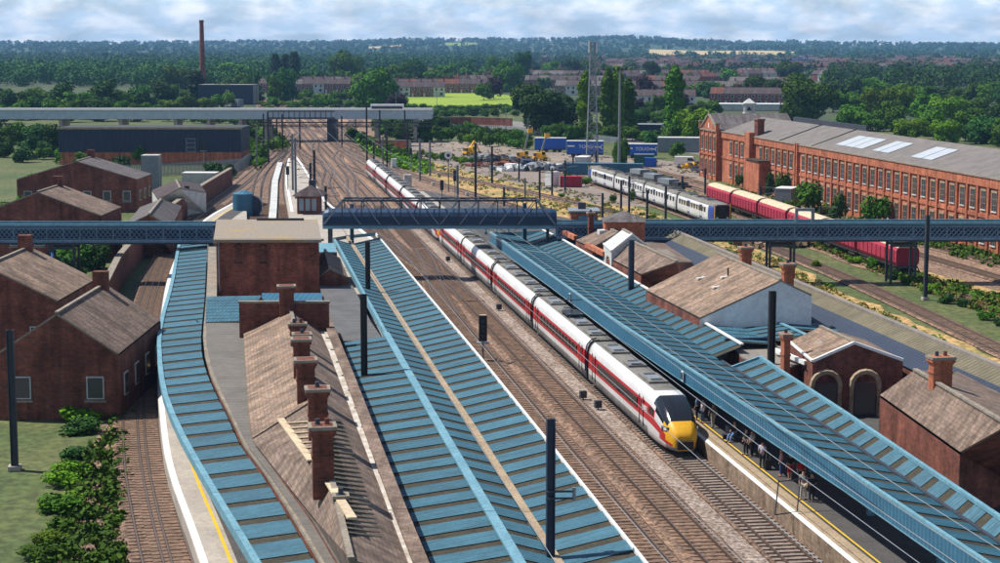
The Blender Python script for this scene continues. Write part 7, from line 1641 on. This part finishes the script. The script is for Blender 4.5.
row(['g0', 'g1', 'g2', 'b0'], -20, 60, 135, 160, 26, 32, 8, '%s tree beyond the far left end of the warehouse', 'trees beyond the warehouse', 8)
row(['g1', 'g0', 'g2'], -20, 160, 122, 119, 20, 26, 11, '%s tree under the far left part of the road bridge', 'trees under the far left of the bridge', 2)
# ---------------------------------------------------------------- houses
def house(wall='brick_house', roof='roof_house', wd=6.2, dp=9, eh=5.4, rh=2.7, chim=True, simple=False, front=None):
    r = root('terraced_house', (0, 0, 0), None, 'house', None, world=False)
    m = MB(); m.box((0, dp / 2, eh / 2), (wd, dp, eh), wall); m.add([(-wd / 2, 0, eh), (-wd / 2, dp, eh), (-wd / 2, dp / 2, eh + rh)], [(2, 1, 0)], wall); m.add([(wd / 2, 0, eh), (wd / 2, dp, eh), (wd / 2, dp / 2, eh + rh)], [(0, 1, 2)], wall)
    if front: m.add([(-wd / 2, -.01, 0), (wd / 2, -.01, 0), (wd / 2, -.01, eh), (-wd / 2, -.01, eh)], [(0, 1, 2, 3)], front)
    m.build('wall', r)
    m = MB(); e = .25; m.slab((-wd / 2, -e, eh - .1), (wd / 2, -e, eh - .1), (wd / 2, dp / 2, eh + rh + .12), (-wd / 2, dp / 2, eh + rh + .12), .12, roof); m.slab((wd / 2, dp + e, eh - .1), (-wd / 2, dp + e, eh - .1), (-wd / 2, dp / 2, eh + rh + .12), (wd / 2, dp / 2, eh + rh + .12), .12, roof); rf = m.build('roof', r)
    if chim:
        m = MB(); m.box((wd / 2 - .45, dp / 2 + .4, eh + rh + .55), (.8, 1.3, 1.7), wall); m.tube([(wd / 2 - .45, dp / 2 + .1, eh + rh + 1.4), (wd / 2 - .45, dp / 2 + .1, eh + rh + 1.75)], .16, 'roof_tile', 6); m.tube([(wd / 2 - .45, dp / 2 + .8, eh + rh + 1.4), (wd / 2 - .45, dp / 2 + .8, eh + rh + 1.75)], .16, 'roof_tile', 6); ch = m.build('chimney', rf)
    if not simple:
        for x, z, w_, h_ in ((-1.5, 3.4, 1.1, 1.4), (1.4, 3.4, 1.1, 1.4), (1.2, .9, 1.7, 1.5)):
            m = MB(); m.box((x, -.06, z + h_ / 2), (w_ + .24, .1, h_ + .2), 'white'); wn = m.build('window', r); m = MB(); m.box((x, -.13, z + h_ / 2), (w_, .06, h_), 'winglass'); m.build('pane', wn)
        m = MB(); m.box((-1.7, -.08, 1.05), (.95, .1, 2.1), 'dirtywhite'); m.build('door', r)
    return r
HT = {'red': house(), 'redtile': house(roof='roof_tile'), 'pale': house(wall='brick_house', front='dirtywhite'), 'grey': house(wall='brick_tan', roof='slate_grey'), 'gable': house(wall='dirtywhite', roof='slate_grey', wd=7), 's1': house(simple=True), 's2': house(simple=True, roof='slate_grey', front='dirtywhite'), 's3': house(simple=True, roof='roof_tile')}
used_h = set()
def terrace(px, py, n, ang, kinds, txt, grp, seed=0, sc_=1.0, z=0):
    r = random.Random(seed); b = P(px, py, 0); d = Vector((cos(ang), sin(ang), 0)); nv = n
    for i in range(n):
        k = r.choice(kinds); o = copy_tree(HT[k]); w_ = 6.2 * sc_; p = b + d * (w_ * i)
        o.location = (p.x, p.y, z); o.rotation_euler = (0, 0, ang); o.scale = (sc_,) * 3; o['label'] = txt % ordl(i, n); o['group'] = grp
TR = [(262, 92.5, 2, -.1, ['redtile', 'red'], '%s house of the pair at the left end of the left terraces'), (297, 93, 10, .02, ['red', 'grey', 'pale', 'red'], '%s house of the terrace behind the small trees beyond the road bridge'),
      (306, 90, 9, .05, ['red', 'grey'], '%s house of the second terrace behind the small trees'), (381, 97, 6, .03, ['red', 'red', 'pale'], '%s house of the terrace just above the green field'), (400, 93, 8, -.02, ['red', 'redtile', 'red'], '%s house of the long red terrace behind the green field'),
      (441, 93, 6, .04, ['red', 'pale', 'red'], '%s house of the terrace at the back of the field'), (458, 88, 5, .5, ['pale', 'grey', 'redtile'], '%s house of the pale gabled row behind the field'), (524, 88, 9, -.12, ['red', 'grey', 'red'], '%s house of the terrace behind the huge dark tree'),
      (560, 95, 7, -.25, ['grey', 'pale', 'red'], '%s house of the row left of the lattice tower'), (536, 81, 6, -.4, ['s1', 's2', 's1'], '%s house of the higher row behind the lattice tower'), (590, 84, 7, .35, ['s1', 's3', 's2'], '%s house of the row crossing behind the poplars'), (633, 96, 5, -.3, ['redtile', 'pale'], '%s house of the row beside the purple trees'),
      (632, 108, 5, -.1, ['grey', 'pale'], '%s house of the near pale roofed row right of the poplars'), (640, 88, 7, -.5, ['s1', 's3', 's1'], '%s house of the row above the purple trees'), (684, 96, 7, -.15, ['red', 'grey'], '%s house of the row right of the lone poplar'), (690, 84, 8, .4, ['s1', 's2', 's3'], '%s house of the upper row right of the lone poplar'), (733, 90, 6, -.4, ['s1', 's2'], '%s house of the row behind the bell turret'),
      (716, 105, 7, -.3, ['red', 'red', 'redtile'], '%s house of the row just behind the works roof')]
for i, (px, py, n, a, k, t) in enumerate(TR): terrace(px, py, n, a, k, t, 'terraced houses row %d' % (i + 1), i)
rr = random.Random(5); cnt = 0
for j, py in enumerate((80.5, 77, 74, 71.5, 69.2, 67.2, 65.5, 64, 62.6)):
    x = 420 if j in (0, 1) else 505 if j < 5 else 590
    seg = 0
    while x < 850 and cnt < 230:
        n = rr.choice((3, 4, 5, 6)); px_w = 6.2 * n / P(x, py).y * F
        if rr.random() < .8:
            seg += 1; b = P(x, py + rr.uniform(-.5, .5)); a = rr.choice((-.12, -.2, .35, 1.2, 1.35, -.7))
            for i in range(n):
                o = copy_tree(HT[rr.choice(('s1', 's1', 's1', 's2', 's3'))]); o.location = (b.x + cos(a) * 6.2 * i, b.y + sin(a) * 6.2 * i, 0); o.rotation_euler = (0, 0, a); cnt += 1
                o['label'] = 'small distant house in the brick terraces spread over the right hand plain'; o['group'] = 'distant houses on the plain'
        x += px_w * rr.uniform(1.1, 1.9) + 3
for k in list(HT): kill(HT[k])
# trees sprinkled through the town, then the far woods as stuff
tl = 'green tree among the distant houses on the plain'
for k in range(170):
    py = 57 + 34 * rr.random() ** 1.15; px = rr.uniform(150, 860)
    if 395 < px < 525 and py > 84: continue
    if 520 < px < 850 and rr.random() < .35 and py > 66: continue
    b = P(px, py); h = rr.uniform(7, 12) if px > 520 else rr.uniform(8, 14); plant(rr.choice(('m0', 'm1', 'm2', 'm1')), b.x, b.y, 0, h, h * rr.uniform(.9, 1.4), tl if px > 520 else 'green tree in the woods and gardens of the left hand plain', 'trees scattered through the town' if px > 520 else 'trees of the left hand plain')
# distinct labels for the scattered ones
LM = [(170, 'at the far left'), (225, 'around the factory chimney'), (262, 'above the dark flat roofed building'), (300, 'above the three conifers'), (345, 'above the left terraces'), (398, 'above the broad rounded tree'), (450, 'above the left of the green field'), (520, 'above the right of the green field'), (575, 'above the huge dark tree'), (632, 'above the poplars'), (665, 'above the purple trees'), (700, 'above the lone poplar'), (735, 'above the works wing'), (775, 'above the bell turret'), (820, 'above the largest bright tree'), (2000, 'at the far right')]
BD = [(59, 'highest'), (62.5, 'high'), (66, 'upper middle'), (70, 'middle'), (76, 'lower middle'), (200, 'lowest')]
def relabel(grp, noun):
    cells = {}
    for o in COL.objects:
        if o.parent is None and o.get('group') == grp:
            px = 500 + F * o.location.x / o.location.y; py = YH + F * H / o.location.y
            cells.setdefault((next(t for b_, t in BD if py < b_), next(t for b_, t in LM if px < b_)), []).append((px, o))
    for (bd, lm), l in cells.items():
        l.sort(key=lambda q: q[0])
        for i, (_, o) in enumerate(l): o['label'] = '%s %s, %s band%s' % (noun, lm, bd, ', ' + ordl(i, len(l)).replace('the ', '') if len(l) > 1 else '')
relabel('trees scattered through the town', 'small town tree'); relabel('trees of the left hand plain', 'green tree'); relabel('distant houses on the plain', 'tiny brick house')
# ---------------------------------------------------------------- hills
SKY = [(-600, 43.5), (100, 43.6), (156, 43.6), (175, 42.6), (260, 43), (330, 43.4), (385, 41.5), (405, 40), (480, 40.6), (560, 40.5), (610, 38.6), (640, 38.4), (670, 40), (710, 42), (760, 43.5), (800, 42.4), (843, 44.3), (950, 45), (1700, 44)]
def sky_py(px):
    for (a, b), (c, d) in zip(SKY, SKY[1:]):
        if a <= px <= c: return b + (d - b) * (px - a) / (c - a)
    return 44
def hz_(px, Y):
    """ground height of the rising land"""
    if Y < 3600: return 0
    top = H + (YH - sky_py(px) - .4) * 8200 / F
    t = min(1, (Y - 3600) / 4600); s = t * t * (3 - 2 * t); wob = 5 * sin(px * .021 + Y * .0011) + 3 * sin(px * .05 - Y * .0023)
    return top * s * (1 if Y <= 8200 else max(0, 1 - (Y - 8200) / 4000)) + wob * t * (1 - t) * 3
m = MB(); xs = np.linspace(-900, 1900, 141); Ys = list(np.linspace(3500, 8200, 34)) + [9000, 10500, 12000]
vs = []
for Y in Ys:
    for px in xs: vs.append(((px - 500) / F * Y, Y, hz_(px, Y) if Y > 3550 else -1))
nx_ = len(xs); m.add(vs, [(j * nx_ + i, j * nx_ + i + 1, (j + 1) * nx_ + i + 1, (j + 1) * nx_ + i) for j in range(len(Ys) - 1) for i in range(nx_ - 1)], 'hill'); struct('hills', m)
def hillpatch(name, px0, px1, Y0, Y1, mat):
    m = MB(); n = 16; up_ = 1.2
    for i in range(n):
        a, b = px0 + (px1 - px0) * i / n, px0 + (px1 - px0) * (i + 1) / n
        for j in range(4):
            y0, y1 = Y0 + (Y1 - Y0) * j / 4, Y0 + (Y1 - Y0) * (j + 1) / 4
            q = lambda p, Y: ((p - 500) / F * Y, Y, max(0, hz_(p, Y)) + up_)
            m.quad(q(a, y0), q(b, y0), q(b, y1), q(a, y1), mat)
    struct(name, m)
hillpatch('stubble_field', 648, 792, 4250, 5000, 'ochrefield'); hillpatch('stubble_field', 370, 402, 5300, 5900, 'ochrefield'); hillpatch('green_field', 446, 478, 6000, 6800, 'lawn'); hillpatch('stubble_field', 168, 192, 3700, 4100, 'ochrefield')
rg = np.random.default_rng(11)
def woods(name, n, pf, size, hh, quads, mat, label, seed):
    r_ = np.random.default_rng(seed); V_ = []
    for k in range(n):
        px, Y = pf(r_); x = (px - 500) / F * Y; z = max(0, hz_(px, Y)); h = hh * r_.uniform(.7, 1.35); w_ = h * r_.uniform(.9, 1.5)
        lb = [(x + r_.uniform(-.2, .2) * w_, Y + r_.uniform(-.2, .2) * w_, z + h * .45, w_ * .42, h * .45), (x + r_.uniform(-.3, .3) * w_, Y, z + h * .6, w_ * .3, h * .36), (x + r_.uniform(-.35, .35) * w_, Y, z + h * .4, w_ * .32, h * .36)]
        V_.append(leaf_cloud(lb, quads, size * h / hh, r_, inner=.05))
    ob = bpy.data.objects.new(name, fast_mesh(name, np.concatenate(V_), mat)); COL.objects.link(ob); tag(ob, label, 'woodland', None, 'stuff')
def in_field(px, Y): return (646 < px < 794 and 4150 < Y < 5050) or (368 < px < 404 and 5200 < Y < 5950) or (444 < px < 480 and 5900 < Y < 6850) or (166 < px < 194 and 3650 < Y < 4120)
def pf_far(lo, hi, a=-60, b=1060):
    def f(r):
        while True:
            px = r.uniform(a, b); Y = lo + (hi - lo) * r.random()
            if not in_field(px, Y): return px, Y
    return f
woods('far_woodland', 2400, pf_far(4300, 8250), 6.5, 15, 36, 'leaf_far', 'blue green wooded hills along the whole horizon', 1)
woods('far_woodland', 1500, lambda r: (lambda q: q if q[0] < 600 or r.random() < .45 else (q[0] - 560, q[1]))(pf_far(2600, 4400)(r)), 3.6, 12, 60, 'leaf_far', 'dense band of dark woods below the hills', 2)
woods('far_woodland', 1100, pf_far(1700, 2700, -60, 520), 2.0, 12, 150, 'leaf_far', 'mass of trees in the left middle distance', 3)
woods('far_woodland', 170, pf_far(1500, 2700, 520, 1060), 2.0, 11, 150, 'leaf_far', 'clumps of trees between the distant right hand terraces', 4)
woods('far_woodland', 320, pf_far(1150, 1700, -60, 285), 1.6, 12, 230, 'leaf_deep', 'trees around the factory chimney and left terraces', 5)
woods('far_woodland', 110, pf_far(900, 1600, 830, 1060), 1.6, 12, 230, 'leaf_deep', 'trees beyond the right edge of the works', 6)
# distant roofs as one mass beyond the modelled terraces
m = MB(); r_ = random.Random(9)
for k in range(1700):
    px = r_.uniform(590, 1050) if k % 4 else r_.uniform(-50, 600); py = r_.uniform(54, 71) if px > 590 else r_.uniform(54, 62)
    b = P(px, py); 
    if in_field(px, b.y) or b.y > 3600: continue
    a = r_.choice((-.12, .3, 1.4)); wd, dp, eh, rh = r_.uniform(12, 34), 9, 5.2, 2.8; c, s_ = cos(a), sin(a)
    T = lambda x, y, z: (b.x + x * c - y * s_, b.y + x * s_ + y * c, z)
    w_m = r_.choice(('brick_house', 'brick_house', 'dirtywhite')); r_m = r_.choice(('roof_house', 'roof_house', 'roof_tile', 'slate_grey'))
    m.add([T(0, 0, 0), T(wd, 0, 0), T(wd, 0, eh), T(0, 0, eh), T(wd, dp, 0), T(wd, dp, eh), T(0, dp, 0), T(0, dp, eh)], [(0, 1, 2, 3), (1, 4, 5, 2), (6, 0, 3, 7)], w_m)
    m.add([T(0, 0, eh), T(wd, 0, eh), T(wd, dp / 2, eh + rh), T(0, dp / 2, eh + rh), T(wd, dp, eh), T(0, dp, eh)], [(0, 1, 2, 3), (3, 2, 4, 5), (1, 4, 2), (0, 3, 5)], r_m)
tag(m.build('distant_rooftops'), 'mass of tiny distant rooftops spreading towards the hills at right', 'houses', None, 'stuff')
# ---------------------------------------------------------------- haze
m = MB(); m.box((0, 4400, 70), (21000, 9400, 150), 'white'); hz = m.build('haze'); hz.data.materials.clear()
hm = bpy.data.materials.new('haze_air'); hm.use_nodes = True; t = hm.node_tree; t.nodes.clear(); o_ = t.nodes.new('ShaderNodeOutputMaterial'); pv = t.nodes.new('ShaderNodeVolumePrincipled')
pv.inputs['Color'].default_value = (.30, .58, 1, 1); pv.inputs['Density'].default_value = .00008; pv.inputs['Anisotropy'].default_value = .0
t.links.new(pv.outputs[0], o_.inputs['Volume']); hz.data.materials.append(hm); tag(hz, 'thin blue air haze over the whole valley', 'haze', None, 'stuff')
